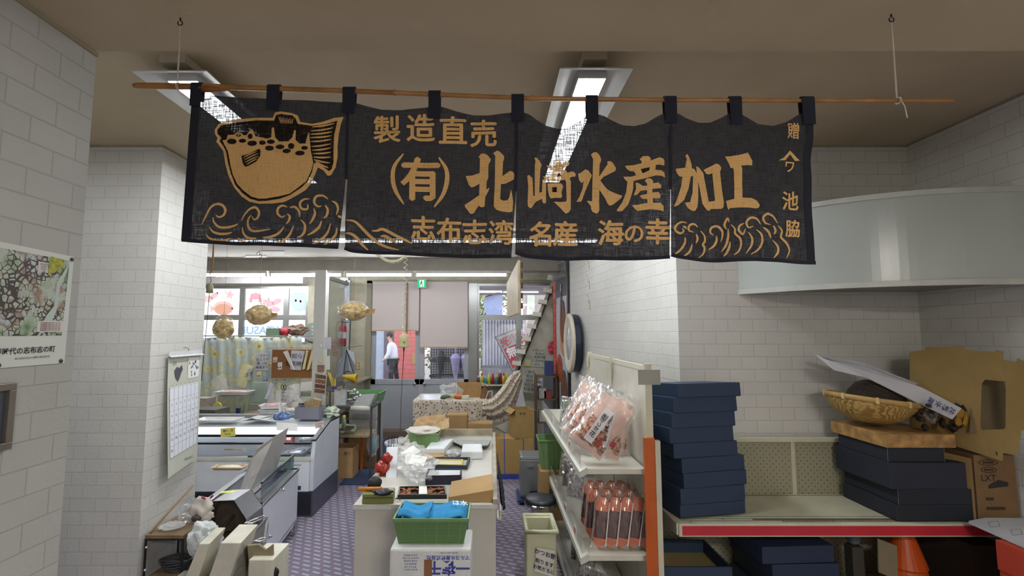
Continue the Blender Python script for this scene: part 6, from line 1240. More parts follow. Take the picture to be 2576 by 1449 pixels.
p = onc(935, 1232, CZ+.075); MB().tube([p+Vector((-.09, .01, 0)), p+Vector((.0, .0, .008)), p+Vector((.07, 0, .01))], [.014, .012, .01], 10).build('cutter', C(206, 126, 40, .4), None, 'orange handled cutter lying on the olive case', 'cutter', smooth=True)
MB().blob(onc(963, 1238, CZ+.085), (.13, .08, .04), 6, .2).build('black_clip', BLACKP, None, 'black clamp lying on the olive case', 'clamp', smooth=True)
MB().blob(onc(942, 1215, CZ+.10), (.10, .10, .09), 2, .1).build('ball_cushion', C(30, 30, 34, .7), None, 'round black and white pad behind the orange cutter', 'pad', smooth=True)
t = thing('red_figure', 'red toy-like ornament at the left edge of the counter', 'ornament', onc(968, 1196)); x = onc(966, 1196).x; ry = onc(966, 1196).y
MB().blob((x-.02, ry, .905), (.12, .09, .12), 3, .2).blob((x+.02, ry, .985), (.08, .06, .08), 8, .25).build('body', C(156, 40, 28, .3), t, smooth=True)
t = thing('standing_papers', 'tall white paper bundle standing at the left rim of the counter', 'paper', onc(985, 1222)); 
q = [at(970, 1222, 3.95), at(997, 1222, 3.95), at(1000, 1127, 4.15), at(973, 1127, 4.15)]; zb = q[0].z
MB().prism(q, (0, .03, 0)).build('bundle', C(216, 220, 226, .6), t); MB().prism([at(962, 1222, 3.98), at(968, 1222, 3.98), at(985, 1150, 4.1), at(981, 1150, 4.1)], (0, .02, 0)).build('dark_board', C(60, 56, 52, .5), t)
for k in range(3): p = onz(978+k*6, 1122, .98); MB().tube([p+Vector((0, 0, -.05)), p+Vector((0, 0, .07)), p+Vector((.03, 0, .09)), p+Vector((.035, .0, .02))], .003, 6).build('wire_loop', BLACKP, None, 'black bent wire hanger at the counter rim, %s' % ['first', 'second', 'third'][k], 'hanger', 'wire hangers at the counter rim')
# white pail left of the counter
t = thing('pail', 'large pale grey pail with a rim, left of the far counter end', 'pail', (X_(1010, 1110, 6.0), 6.0, 0)); x = X_(1008, 1110, 6.0)
MB().lathe((x, 6.0, 0), [(.14, 0), (.175, .66), (.19, .665), (.19, .69), (.168, .69), (.16, .60), (.0, .60)], 30).build('pail_body', C(196, 200, 208, .35), t, smooth=False)
t = thing('checked_cloth', 'dark checked cloth hanging at the right side of the counter', 'cloth', (.09, 4.6, .4)); 
def plaid():
    m, nt, b = base('dark_check'); g = nd(nt, 'ShaderNodeNewGeometry'); c = nd(nt, 'ShaderNodeTexChecker'); c.inputs['Scale'].default_value = 55; c.inputs[1].default_value = (*srgb(40, 42, 52), 1); c.inputs[2].default_value = (*srgb(76, 78, 90), 1); nt.links.new(g.outputs['Position'], c.inputs[0]); nt.links.new(c.outputs[0], b.inputs['Base Color']); b.inputs['Roughness'].default_value = .9; return m
MB().grid(lambda s, q: (CX1+.012+.05*(1-q)+.02*math.sin(s*14)*(1-q), 4.42+.36*s+.1*(1-q)*s, .45+.40*q), 16, 8).build('cloth_sheet', plaid(), t, smooth=True, solid=.006)
# foam boxes and towel basket in front
FOAM = C(214, 216, 214, .55, var=.03, bump=.25, bscale=120)
BLUEP = C(60, 70, 160, .6)
fx0, fx1, fy0, fy1 = -.592, -.122, 2.95, 3.24
t = thing('foam_box', 'white foam fish box with blue printing, standing upside down before the counter', 'foam box', ((fx0+fx1)/2, (fy0+fy1)/2, .38)); mb = MB().box(fx0, fx1, fy0, fy1, .38, .75); mb.build('foam_body', FOAM, t, bevel=.014)
mb = MB(); text_on(mb, 'マルヨ水産株式会社', (-.255, fy0-.0006, .700), (-1, 0, 0), (0, 0, -1), .028, 0, .02); text_on(mb, '一夜干', (-.25, fy0-.0006, .642), (-1, 0, 0), (0, 0, -1), .082, 0, .03)
text_on(mb, '要冷蔵 十度以下で保存', (-.25, fy0-.0006, .728), (-1, 0, 0), (0, 0, -1), .010, 0)
for k in range(6): text_on(mb, ['名称 魚介乾製品', '原材料名 あじ 食塩', '内容量 別途記載', '賞味期限 枠外', '保存方法 冷蔵', '製造者 水産加工'][k], (-.47, fy0-.0006, .715-.016*k), (-1, 0, 0), (0, 0, -1), .011, 0)
mb.build('blue_printing', BLUEP, t)
MB().box(-.392, -.346, fy0-.002, fy0, .40, .69).build('packing_tape', C(140, 96, 64, .3), t); 
t = thing('foam_box', 'lower white foam box carrying the printed one', 'foam box', ((fx0+fx1)/2, 3.095, 0)); MB().box(fx0, fx1, fy0, fy1, 0, .375).build('foam_body', FOAM, t, bevel=.014)
bx, by = -.362, 3.135
green_basket('green slotted basket with blue towels, on the white foam box', (bx, by, .7505), .45, .27, .15, 0, True, .86)
t = thing('blue_towel', 'folded bright blue towels laid over the front green basket', 'towel', (bx, by, .89))
TW = C(54, 150, 206, .95, var=.1, scale=20, bump=.8, bscale=160)
def towel(x0, x1, seed, hang):
    def fn(s, q):
        x = lerp(x0, x1, s); y = lerp(by-.118, by+.10, q); z = .905+.022*noise.noise(Vector((x*9, y*9, seed)))+.012*math.sin(s*6+seed)
        if hang and s > .86: z -= (s-.86)*.5*(1-q*.6)
        if q < .06: z -= .012
        return (x, y, z)
    return MB().grid(fn, 26, 18)
towel(bx-.20, bx-.015, 1, False).build('left_towel', TW, t, smooth=True, solid=.012)
tr = towel(bx-.03, bx+.215, 4, True); tr.build('right_towel', TW, t, smooth=True, solid=.012)
mb = MB(); text_on(mb, 'は水', (bx+.165, by+.0, .945), (.9, .2, -.1), (-.2, .9, .3), .05, 0, .02, lift=.0); mb.build('white_print', C(226, 236, 240, .8), t)
MB().box(bx-.20, bx+.19, by-.11, by+.11, .80, .875).build('towel_stack', TW, t, bevel=.02)
# ---------------------------------------------------------------- flowered table and boxes by the doors
def dots_mat():
    m, nt, b = base('small_flower_cloth'); L = nt.links; g = nd(nt, 'ShaderNodeNewGeometry'); v = nd(nt, 'ShaderNodeTexVoronoi'); v.inputs['Scale'].default_value = 26; L.new(g.outputs['Position'], v.inputs['Vector'])
    r = nd(nt, 'ShaderNodeValToRGB'); e = r.color_ramp.elements; e[0].position = .22; e[0].color = (*srgb(112, 62, 64), 1); e[1].position = .36; e[1].color = (*srgb(204, 194, 176), 1); L.new(v.outputs[0], r.inputs[0])
    L.new(r.outputs[0], b.inputs['Base Color']); b.inputs['Roughness'].default_value = .8; return m
DOT = dots_mat(); TZ = .95; tx0, tx1 = -1.19, -.10; ty0, ty1 = 7.6, 8.45
tb = thing('side_table', 'table hidden under the flowered cloth by the doors', 'table', ((tx0+tx1)/2, 8, 0))
MB().box(tx0+.02, tx1-.02, ty0+.02, ty1-.02, TZ-.03, TZ-.006).build('tabletop', C(150, 130, 100, .6), tb)
for x in (tx0+.06, tx1-.06):
    for y in (ty0+.06, ty1-.06): MB().box(x-.02, x+.02, y-.02, y+.02, 0, TZ-.03).build('leg', C(120, 116, 110, .5), tb)
t = thing('flowered_tablecloth', 'cream tablecloth with small dark red flowers, pulled up towards the slanted stair', 'tablecloth', ((tx0+tx1)/2, 8, TZ))
def cl(s, q):
    x = lerp(tx0-.02, tx1+.02, s)
    if q < .5: k = q/.5; return (x, ty0-.01-.035*math.sin(s*40)*(1-k)*.8, lerp(.60+.03*math.sin(s*9), TZ, k))
    k = (q-.5)/.5; return (x, lerp(ty0-.01, ty1, k), TZ+.002)
MB().grid(cl, 70, 16).build('cloth_over_table', DOT, t, smooth=True, solid=.003)
T0 = [(1215, 1008), (1240, 1000), (1262, 975), (1278, 950), (1293, 936), (1308, 930)]; T1 = [(1212, 1050), (1235, 1062), (1262, 1062), (1285, 1050), (1300, 1010), (1314, 960)]
def cl2(s, q):
    a = pl([(i/5, p[0]) for i, p in enumerate(T0)], s), pl([(i/5, p[1]) for i, p in enumerate(T0)], s); b = pl([(i/5, p[0]) for i, p in enumerate(T1)], s), pl([(i/5, p[1]) for i, p in enumerate(T1)], s)
    Y = lerp(7.6, 8.3, s); Y += .05*math.sin(q*22+s*3)*(.3+.7*s*(1-s)*3)-.15*math.sin(q*3.1); return at(lerp(a[0], b[0], q), lerp(a[1], b[1], q), Y)
MB().grid(cl2, 26, 30).build('gathered_cloth', DOT, t, smooth=True, solid=.003)
sheet('plastic_sheet', 'white glossy sheet on the left of the flowered table', 'plastic sheet', [(tx0+.02, 7.62, TZ+.006), (-.75, 7.62, TZ+.006), (-.8, 8.3, TZ+.006), (tx0+.05, 8.3, TZ+.006)], C(214, 218, 226, .25), .002)
carton('open cardboard carton on the flowered table', (X_(1180, 1000, 8.1), 8.1, TZ+.005), .40, .30, .21, .02, CARD, open_=True, flaps=True)
t = thing('cardboard_carton', 'tilted brown carton slipping off the right of the flowered table', 'cardboard box', at(1228, 1032, 7.9)); P = [at(1207, 1000, 7.8), at(1222, 1032, 7.8), at(1240, 1018, 7.8), at(1218, 972, 7.8)]; MB().prism(P, (0, .25, 0)).build('carton_body', C(128, 96, 64, .8, var=.1), t)
MB().tube([at(1222, 1005, 7.78), at(1228, 985, 7.76), at(1238, 983, 7.76), at(1238, 1000, 7.78)], .006, 6).build('paper_handle', PAPER, t)
bag('plastic_bag', 'spiky clear plastic bag beside the open carton on the flowered table', 'plastic bag', at(1133, 986, 7.9)+Vector((0, 0, .0)), (.28, .2, .26), 41, PLASTIC2, None, amp=.35)
MB().blob(at(1120, 999, 7.75)+Vector((0, 0, .0)), (.16, .1, .07), 3, .2).build('leaf_bundle', C(70, 96, 66, .6), None, 'small dark green bundle on the flowered table', 'bundle', smooth=True)
t = thing('drill_tool', 'orange and black hand tool on the flowered table', 'hand tool', (X_(1150, 1000, 7.75), 7.75, TZ+.005)); x = X_(1150, 1000, 7.75)
MB().blob((x+.03, 7.75, TZ+.045), (.18, .08, .075), 3, .08).build('orange_body', C(196, 110, 40, .4), t, smooth=True); MB().tube([(x-.2, 7.72, TZ+.02), (x-.04, 7.74, TZ+.035)], .012, 8).build('blade_arm', C(180, 130, 60, .4), t)
MB().box(X_(1162, 1000, 7.75), X_(1180, 1000, 7.75), 7.7, 7.8, TZ+.005, TZ+.06).build('white_adapter', C(206, 206, 200, .4), None, 'white power adapter beside the orange hand tool', 'adapter', bevel=.006)
MB().tube(catmull([(X_(1140, 1005, 7.6), 7.7, TZ+.012), (X_(1122, 1005, 7.6), 7.62, TZ+.02), (X_(1118, 1015, 7.6), 7.56, TZ-.03), (X_(1117, 1028, 7.6), 7.55, TZ-.13)], 6), .007, 6).build('white_cable', C(210, 208, 200, .4), None, 'white cable hanging over the table edge', 'cable', smooth=True)
def floorbox(label, u0, v0, u1, Y, d, m, **k):
    x0, x1 = X_(u0, v0, Y), X_(u1, v0, Y); return carton(label, ((x0+x1)/2, Y+d/2, 0), x1-x0, d, Z_(u0, v0, Y), 0, m, **k)
floorbox('tall cardboard carton standing below the front of the flowered table', 1124, 1045, 1175, 6.95, .3, CARD2, text=[('⊕', .03, .56, .05)])
floorbox('lower cardboard carton with printed line, right of the tall one', 1176, 1067, 1239, 6.95, .3, CARD2, text=[('水産物 取扱注意', .0, .56, .05)])
# cartons on a blue pallet, right of the counter
px0, px1 = X_(1244, 1180, 6.9), X_(1342, 1180, 6.9)
MB().box(px0, px1+.05, 6.86, 7.3, .0, .06).build('blue_pallet', C(50, 66, 150, .5), None, 'low blue pallet under the strapped cartons', 'pallet')
for k in range(2): carton('wide carton with two blue straps on the pallet, %s' % ['lower', 'upper'][k], ((px0+px1)/2, 7.08, .0605+.2355*k), px1-px0, .38, .235, 0, C(168, 136, 80, .8), tape=False, straps=(-.13, .13), group=None)
carton('tall open carton standing on the strapped cartons', (X_(1313, 1100, 6.95), 7.05, .532), .27, .3, .39, .25, C(160, 130, 78, .8), open_=True, flaps=True, text=[('取 扱', -.03, .34, .04)])
t = thing('folded_board', 'grey-white folded board behind the strapped cartons', 'board', at(1262, 1098, 7.3)); MB().prism([at(1241, 1098, 7.3), at(1288, 1098, 7.3), at(1288, 1058, 7.3), at(1242, 1075, 7.3)], (0, .02, 0)).build('board_sheet', C(176, 176, 168, .6), t)
mb = MB().bar(at(1241, 1072, 7.29), at(1286, 1097, 7.29), .006); mb.build('fold_line', C(90, 86, 78, .6), t); MB().box(X_(1241, 1098, 7.3), X_(1288, 1098, 7.3), 7.31, 7.33, .0, Z_(1262, 1098, 7.3)).build('lower_board', C(150, 148, 140, .6), t)
# silver safe on blue dolly
sx0, sx1 = X_(1308, 1200, 5.9), X_(1365, 1200, 5.9); sf = thing('silver_cabinet', 'silver grey rounded appliance with oval handle on a blue dolly', 'appliance', ((sx0+sx1)/2, 6.05, .06))
MB().box(sx0, sx1+.03, 5.88, 6.2, .065, .545).build('housing', C(132, 134, 136, .3, metal=.3, var=.05), sf, bevel=.03); MB().box(sx0+.01, sx1+.02, 5.872, 5.885, .10, .50).build('front_door', C(140, 142, 144, .3, metal=.3), sf, bevel=.01)
MB().lathe(((sx0+sx1)/2-.02, 5.866, .44), [(0, 0), (.035, 0), (.04, .008), (0, .008)], 20, R=Matrix.Rotation(math.pi/2, 3, 'X'), sy=.4).build('oval_handle', C(176, 178, 182, .2, metal=.5), sf); MB().box(sx0+.11, sx0+.20, 5.868, 5.872, .145, .155).build('name_plate', INK, sf)
dl = thing('blue_dolly', 'low blue wheeled dolly under the silver appliance', 'dolly', ((sx0+sx1)/2, 6.05, 0)); MB().box(sx0-.03, sx1+.06, 5.84, 6.24, .035, .062).build('deck', C(40, 62, 120, .5), dl)
for x in (sx0+.01, sx1+.02):
    for y in (5.88, 6.2): MB().lathe((x-.01, y, .018), [(.017, 0), (.017, .02)], 14, R=Matrix.Rotation(math.pi/2, 3, 'Y')).build('wheel', BLACKP, dl)
# ---------------------------------------------------------------- slanted stair stringer, shelves and banner at the end of the block wall
YS = 8.7
st = thing('slanted_stair', 'cream slanted stair stringer with white step brackets leaning at the far right', 'stair', at(1330, 960, YS))
SC_ = C(196, 194, 178, .5, var=.06)
MB().prism([at(1400, 690, YS), at(1396, 900, YS), at(1352, 965, YS), at(1300, 945, YS), at(1298, 930, YS)], (0, .03, 0)).build('side_panel', SC_, st)
MB().prism([at(1391, 700, YS-.03), at(1399, 712, YS-.03), at(1303, 940, YS-.03), at(1294, 930, YS-.03)], (0, .025, 0)).build('edge_rail', C(170, 166, 150, .5), st)
MB().prism([at(1396, 706, YS-.045), at(1399, 710, YS-.045), at(1303, 940, YS-.045), at(1300, 936, YS-.045)], (0, .01, 0)).build('dark_groove', C(40, 38, 34, .6), st)
for i, (u, v) in enumerate([(1391, 703), (1380, 736), (1368, 764), (1354, 795), (1341, 825), (1328, 856), (1314, 888), (1303, 917)]):
    c = at(u-4, v, YS-.16); t_ = MB(); R_ = Matrix.Rotation(.15, 3, 'Y'); t_.ob(c, (.15, .22, .012), R_).ob(c+Vector((-.005, -.1, .035)), (.14, .012, .06), R_).ob(c+Vector((.068, 0, .03)), (.012, .22, .06), R_); t_.build('step_bracket', C(214, 212, 198, .4), st)
for i, (quad, L) in enumerate([([(1333, 922), (1368, 924), (1371, 876), (1337, 874)], ['お知らせ', '一 配送は', '二 営業時間', '三 定休日', '以上']), ([(1310, 985), (1350, 990), (1352, 930), (1314, 926)], ['ご案内', '発送', '送料', '地区別', '料金表'])]):
    wallpaper('printed notice taped to the stair panel, %s' % ['upper sheet', 'lower sheet'][i], quad, YS-.02-.03*i, C(190, 194, 182, .7), L, .004, 'printed_notice', 'notice')
wallpaper('yellowish memo left of the upper printed notice', [(1319, 921), (1333, 922), (1335, 905), (1322, 904)], YS-.04, C(196, 196, 130, .7), None, .003, 'memo_slip', 'memo')
MB().prism([at(1298, 1022, 8.2), at(1323, 1025, 8.2), at(1306, 938, 8.4), at(1300, 940, 8.4)], (0, .03, 0)).build('rolled_sheet', C(186, 190, 190, .5), None, 'white tapering rolled sheet hanging below the stair foot', 'rolled sheet')
MB().tube([at(1302, 938, 8.35), (at(1302, 938, 8.6).x, 8.66, at(1302, 938, 8.4).z)], .01, 6).build('cloth_clip', C(206, 200, 180, .5), None, 'pale clip gathering the flowered cloth at the stair foot', 'clip')
# shelf unit with small goods behind
sh = thing('small_shelf_unit', 'dark wooden shelf unit with small goods behind the banner', 'shelf unit', at(1375, 1090, 8.2)); x0, x1 = X_(1352, 1000, 8.0), X_(1402, 1000, 8.0)
for z in (.12, .55, .92, 1.28): MB().box(x0, x1, 8.0, 8.38, z-.02, z).build('shelf', C(112, 92, 70, .6, var=.15), sh)
MB().box(x0-.02, x0, 8.0, 8.38, 0, 1.3).build('side_board', C(90, 74, 58, .6), sh); MB().box(x1-.02, x1, 8.0, 8.38, 0, 1.3).build('side_board', C(90, 74, 58, .6), sh)
for i, (u, w, h, z, col, l) in enumerate([(1382, .13, .24, 1.28, (52, 66, 120), 'blue and white tin on the top board of the dark shelf unit'), (1360, .12, .16, .92, (186, 186, 180), 'white carton on the middle board of the dark shelf unit'), (1378, .12, .12, .92, (150, 60, 60), 'small dark red packet on the middle board'), (1366, .14, .18, .55, (196, 190, 180), 'pale packet on the lower board of the dark shelf unit'), (1386, .12, .1, .55, (150, 130, 96), 'brown packet on the lower board'), (1370, .2, .2, .12, (206, 204, 200), 'white pot at the bottom of the dark shelf unit')]):
    x = min(max(X_(u, 1000, 8.1), x0+.09), x1-.12); carton(l, (x, 8.15, z+.0005), w, .14, h, 0, C(*col, .5), tape=False, name='small_packet', cat='packet')
t = thing('refrigerator', 'pale grey refrigerator front behind the stair papers', 'refrigerator', (X_(1382, 980, 9.0), 9.15, 0)); MB().box(X_(1366, 980, 9.0), X_(1402, 980, 9.0), 9.0, 9.4, 0, Z_(1380, 900, 9.0)).build('cabinet_body', C(150, 156, 166, .4), t, bevel=.01)
MB().box(X_(1376, 940, 8.99), X_(1390, 940, 8.99), 8.985, 9.0, Z_(1380, 945, 8.99), Z_(1380, 915, 8.99)).build('dark_door_panel', C(40, 42, 48, .3), t)
bag('red_packet', 'red and pink packet stuck behind the banner edge', 'packet', at(1389, 876, 8.6), (.14, .08, .2), 4, C(186, 60, 84, .5), None); MB().tube([at(1392, 862, 8.6), at(1396, 855, 8.68)], .004, 6).build('packet_peg', WIRE, None, 'peg holding the red and pink packet', 'peg')
# banner on the block wall
def wx(y): return 1.5-(.43/4.55)*(y-3.95)
bn = thing('food_banner', 'tall food banner with red lettered edge and dark frame on the block wall', 'banner', (wx(7.9)-.03, 7.9, .8))
def bq(y, z, l=.03): return Vector((wx(y)-l, y, z))
by0, by1 = 7.42, 8.42; bz0, bz1 = .7, 3.1
def brect(mb, a, b, z0, z1, l, m=0, th=.004): mb.prism([bq(a, z0, l), bq(b, z0, l), bq(b, z1, l), bq(a, z1, l)], (-th, 0, 0), m); return mb
brect(MB(), by0, by1, bz0, bz1, .02).build('banner_sheet', C(176, 176, 182, .5, var=.05), bn)
brect(MB(), by0-.04, by0+.03, bz0, bz1, .015, 0, .02).build('dark_frame', C(24, 24, 26, .4), bn)
mb = MB(); brect(mb, by1-.22, by1, bz0, 2.86, .026, 0)
for k, s in enumerate('こだわりの味かつお節志布志の海'): text_on(mb, s, bq(by1-.11, 2.76-.14*k, .0315), (0, -1, 0), (0, 0, 1), .13, 1, .02)
mb.build('red_edge', [C(186, 48, 32, .5), C(226, 200, 180, .6)], bn)
brect(MB(), by0+.03, by1, 2.86, 3.1, .026).build('silver_dish_picture', C(150, 156, 160, .2, metal=.4, var=.5, scale=14), bn)
mb = MB(); brect(mb, by0+.03, by1-.22, 2.56, 2.86, .027); text_on(mb, '削節', bq((by0+by1)/2-.06, 2.68, .032), (0, -1, 0), (0, 0, 1), .14, 1, .03); mb.build('dark_title_panel', [C(40, 40, 54, .5), C(216, 212, 200, .6)], bn)
def bell(mb, yc, zc, a, b, l): mb.prism([bq(yc+a*math.cos(k*math.pi/10), zc+b*math.sin(k*math.pi/10), l) for k in range(20)], (-.003, 0, 0)); return mb
bell(MB(), 7.72, 2.02, .22, .40, .030).build('bowl_picture', C(190, 130, 78, .5, var=.15), bn); bell(MB(), 7.72, 2.16, .16, .34, .035).build('flakes_picture', C(112, 66, 46, .6, var=.4, scale=30), bn); MB().prism([bq(7.75, 2.25, .04), bq(7.85, 2.25, .04), bq(7.82, 2.62, .04), bq(7.76, 2.62, .04)], (-.003, 0, 0)).build('spoon_picture', C(44, 42, 44, .5), bn)
bell(MB(), 7.98, 1.42, .18, .22, .030).build('red_dish_picture', C(176, 84, 46, .5, var=.4, scale=20), bn); bell(MB(), 7.70, 1.05, .20, .36, .030).build('dried_fish_picture', C(120, 84, 60, .5, var=.5, scale=24), bn)
# big round clock on the block wall
yc = 7.0; R_ = Matrix.Rotation(-math.pi/2, 3, 'Y')
ck = thing('round_clock', 'large round wall clock seen almost edge-on, cream rim and navy casing', 'clock', (wx(yc), yc, 1.72)); cc = Vector((wx(yc)-.03, yc, Z_(1455, 863, yc)))
Rt = R_
MB().lathe(cc, [(.40, -.03), (.41, -.01), (.41, .055), (.40, .06)], 40, R=Rt).build('casing', C(28, 40, 62, .35), ck)
MB().lathe(cc+Rt@Vector((0, 0, .055)), [(.40, 0), (.425, .01), (.42, .04), (.375, .055), (.36, .045)], 40, R=Rt).build('rim', CREAM, ck, smooth=True)
MB().lathe(cc+Rt@Vector((0, 0, .06)), [(.37, 0), (.36, .035), (0, .05)], 40, R=Rt).build('face', C(186, 190, 198, .12, metal=.2, var=.08), ck, smooth=True)
mb = MB()
for a in range(6): q = cc+Rt@Vector((.408*math.cos(a*1.05), .408*math.sin(a*1.05), .06)); mb.blob(q, (.02, .02, .02), a, .02, sub=1)
mb.build('case_screw', CHROME, ck); ck.location.z = cc.z-.4
for c_ in ck.children:
    for v in c_.data.vertices: v.co.z -= (cc.z-.4)-1.72
mb = MB(); y = 6.35
for k in range(9): mb.prism([(wx(y+.05*(k % 3))-.001, y+.05*(k % 3), 2.28+.09*k), (wx(y+.05*(k % 3))-.001, y+.05*(k % 3)+.02, 2.28+.09*k), (wx(y)-.001, y+.05*(k % 3)+.015, 2.40+.085*k), (wx(y)-.001, y+.05*(k % 3), 2.40+.085*k)], (-.003, 0, 0))
mb.build('glue_marks', C(176, 138, 80, .7), None, 'brown old glue marks left on the block wall above the clock', 'glue marks', kind='stuff')
# ---------------------------------------------------------------- product gondola along the opening
GX0, GX1, GY0, GY1 = .62, 1.0, 3.28, 5.75
GC = C(200, 196, 174, .4, var=.05)
gd = thing('product_gondola', 'cream metal product gondola with slanting shelf fronts and orange end post', 'shelf unit', (1.0, 4.4, 0))
for y in (3.26, 4.18, 5.18): MB().box(1.0, 1.045, y-.02, y+.02, 0, 1.79).build('upright', GC, gd)
for a, b in ((3.28, 4.16), (4.20, 5.16)):
    MB().box(1.01, 1.035, a, b, 1.74, 1.775).box(1.015, 1.03, a, b, 1.60, 1.61).build('top_rail', GC, gd); MB().box(1.012, 1.02, a, b, .1, 1.74).build('back_panel', C(196, 192, 178, .45), gd)
MB().box(1.012, 1.02, 5.2, 5.75, .1, 1.5).build('back_panel', C(196, 192, 178, .45), gd)
for y in (4.14, 5.14): MB().box(.985, 1.0, y-.01, y+.01, 1.64, 1.74).build('bracket', GC, gd)
MB().box(.955, 1.10, 3.235, 3.24, 1.655, 1.752).build('top_plate', C(150, 148, 138, .4), gd)
MB().box(.975, 1.045, 3.215, 3.24, 0, 1.32).build('orange_end_post', C(190, 92, 30, .35, var=.1), gd, bevel=.003)
MB().box(1.046, 1.08, 3.215, 3.26, 0, 1.30).build('cream_end_post', GC, gd)
for i, z in enumerate((1.11, .57, .12)):
    e = .0 if i < 2 else .06; x0 = GX0-e*.0
    MB().box(x0, GX1, GY0, GY1, z-.035, z).build('shelf', C(206, 204, 190, .4, var=.04), gd, bevel=.002)
    MB().prism([(x0-.05, GY0, z-.06), (x0, GY0, z-.035), (x0, GY0, z+.01), (x0-.05, GY0, z-.02)], (0, GY1-GY0, 0)).build('price_rail', C(196, 196, 184, .3), gd)
    mb = MB().box(x0-.035, x0-.031, GY0+.05, GY1, z-.02, z+.10); mb.build('clear_guard', PLASTIC, gd)
for i, (y, z) in enumerate([(3.75, 1.11), (4.25, 1.11), (4.8, 1.11), (3.55, .57), (4.0, .57), (4.6, .57)]): 
    c = Vector((GX0-.04, y, z+.045)); mb = MB(); mb.ob(c, (.004, .09, .065)); text_on(mb, ['鰹', '鯖', '鯵', '煮干', '昆布', '海苔'][i], c+Vector((-.0025, 0, 0)), (0, -1, 0), (0, 0, 1), .05, 1, .02); mb.build('price_card', [C(224, 216, 206, .6), C(176, 60, 50, .6)], None, 'small price card on the %s shelf guard, %s' % (['upper', 'lower'][i//3], ['nearest', 'in the middle', 'farthest'][i % 3]), 'price card')
MB().box(GX0, GX1, GY0, GY0+.02, 0, .085).box(GX0, GX0+.02, GY0+.02, GY1, 0, .085).build('kick_base', C(150, 146, 130, .5), gd)
# snack pillow bags
def pillow(mb, w, h, t, R, c, m=0, seed=0, wr=.012, n=16):
    for sgn in (-1, 1):
        def fn(s, q):
            x, z = (s-.5)*w, (q-.5)*h; k = max(math.sin(math.pi*s), 0)**.6*max(math.sin(math.pi*q), 0)**.45
            y = sgn*(t/2*k+wr*noise.noise(Vector((s*5+seed, q*7, sgn*3)))*min(k*3, 1)); return Vector(c)+R@Vector((x*(1-.03*math.sin(q*9+seed)), y, z))
        mb.grid(fn if sgn > 0 else (lambda s, q: fn(1-s, q)), n, n, m)
    return mb
PINK = C(214, 178, 162, .55, var=.04)
FLAKE = C(196, 140, 112, .7, var=.6, scale=55, bump=.8, bscale=70)
I3 = Matrix.Identity(3)
sb = thing('flake_bag', 'x', 'food bag', (0, 0, 0), 'pink bags of shaved fish on the upper shelf')
pillow(MB(), .21, .34, .085, I3, (0, 0, .17)).build('paper_liner', PINK, sb, smooth=True)
pillow(MB(), .19, .20, .085, I3, (0, -.008, .125), seed=2).build('flakes', FLAKE, sb, smooth=True)
pillow(MB(), .235, .40, .095, I3, (0, -.002, .185), seed=5, wr=.02, n=22).build('film', PLASTIC, sb)
mb = MB(); mb.grid(lambda s, q: (-.04+.055*s, -.056-.012*math.sin(q*3.1), .05+.22*q), 4, 10); text_on(mb, '削', (-.012, -.0705, .22), (1, 0, 0), (0, 0, 1), .035, 1, .02); text_on(mb, 'かつお', (-.012, -.0705, .165), (0, 0, -1), (1, 0, 0), .03, 1, .02); text_on(mb, '花', (-.012, -.0705, .10), (1, 0, 0), (0, 0, 1), .035, 1, .02); mb.build('label_strip', [C(214, 206, 204, .5), C(60, 48, 60, .6)], sb)
MB().lathe((.045, -.056, .08), [(0, 0), (.018, 0), (.018, .002), (0, .002)], 14, R=Matrix.Rotation(math.pi/2, 3, 'X')).build('red_seal', C(150, 44, 50, .6), sb)
SB = [((.68, 4.28), (-.3, .45, -.9), 'farthest pink bag of shaved fish, leaning back on the shelf end'), ((.66, 4.02), (-.35, .55, -.75), 'pink bag with a dark label strip at the front of the far pair'), ((.84, 4.10), (-.15, .3, -.3), 'pink bag standing highest against the rear rail'), ((.80, 3.80), (-.3, .45, -.6), 'pink bag half hidden between the far pair and the near pair'), ((.70, 3.66), (-.42, .6, -.55), 'large pink bag tilted across the middle of the upper shelf'), ((.66, 3.40), (-.25, .62, -.4), 'nearest pink bag, lying over the front edge of the upper shelf'), ((.84, 3.40), (-.15, .3, -.2), 'pink bag with a brown seal next to the orange post'), ((.88, 3.62), (-.1, .0, -.15), 'plain pink bag back by the navy box stack')]
for i, ((x, y), (rx, ry, rz), l) in enumerate(SB):
    o = sb if i == 0 else copy_tree(sb); o.location = (x, y, 1.125+.04*(i in (2, 4))); o.rotation_euler = (rx, ry, rz); o.scale = (1.16,)*3; o['label'] = l; settle(o, 1.113, None, 1.0)
# orange-ended packs of dried strips
OR = C(206, 106, 62, .5, var=.08); STRIP = C(104, 52, 42, .6, var=.5, scale=22)
dp = thing('strip_pack', 'x', 'food pack', (0, 0, 0), 'orange ended fish strip packs on the lower shelf')
mb = MB(); P = [(0, 0), (.035, .03), (.042, .30), (.015, .335), (-.015, .335), (-.042, .30), (-.035, .03)]
def pk(z0, z1, e=0, nm='', m=None, y0=-.03, y1=.03):
    w0 = .042+e; mb = MB(); mb.box(-w0, w0, y0-e, y1+e, z0, z1); return mb.build(nm, m, dp, bevel=.008)
MB().prism([(0, -.01, 0), (.040, -.028, .05), (.040, -.028, .07), (-.040, -.028, .07), (-.040, -.028, .05)], (0, .04, 0)).build('lower_orange_end', OR, dp)
pk(.07, .24, 0, 'fish_strips', STRIP)
MB().prism([(-.042, -.03, .24), (.042, -.03, .24), (.040, -.028, .29), (.018, -.02, .325), (-.018, -.02, .325), (-.04, -.028, .29)], (0, .055, 0)).build('upper_orange_end', OR, dp)
MB().box(.036, .044, -.034, -.028, .03, .30).build('white_label_edge', C(206, 200, 196, .5), dp)
mb = MB(); 
for k in range(9): mb.box(-.036+.009*k, -.033+.009*k, -.0325, -.030, .08, .235)
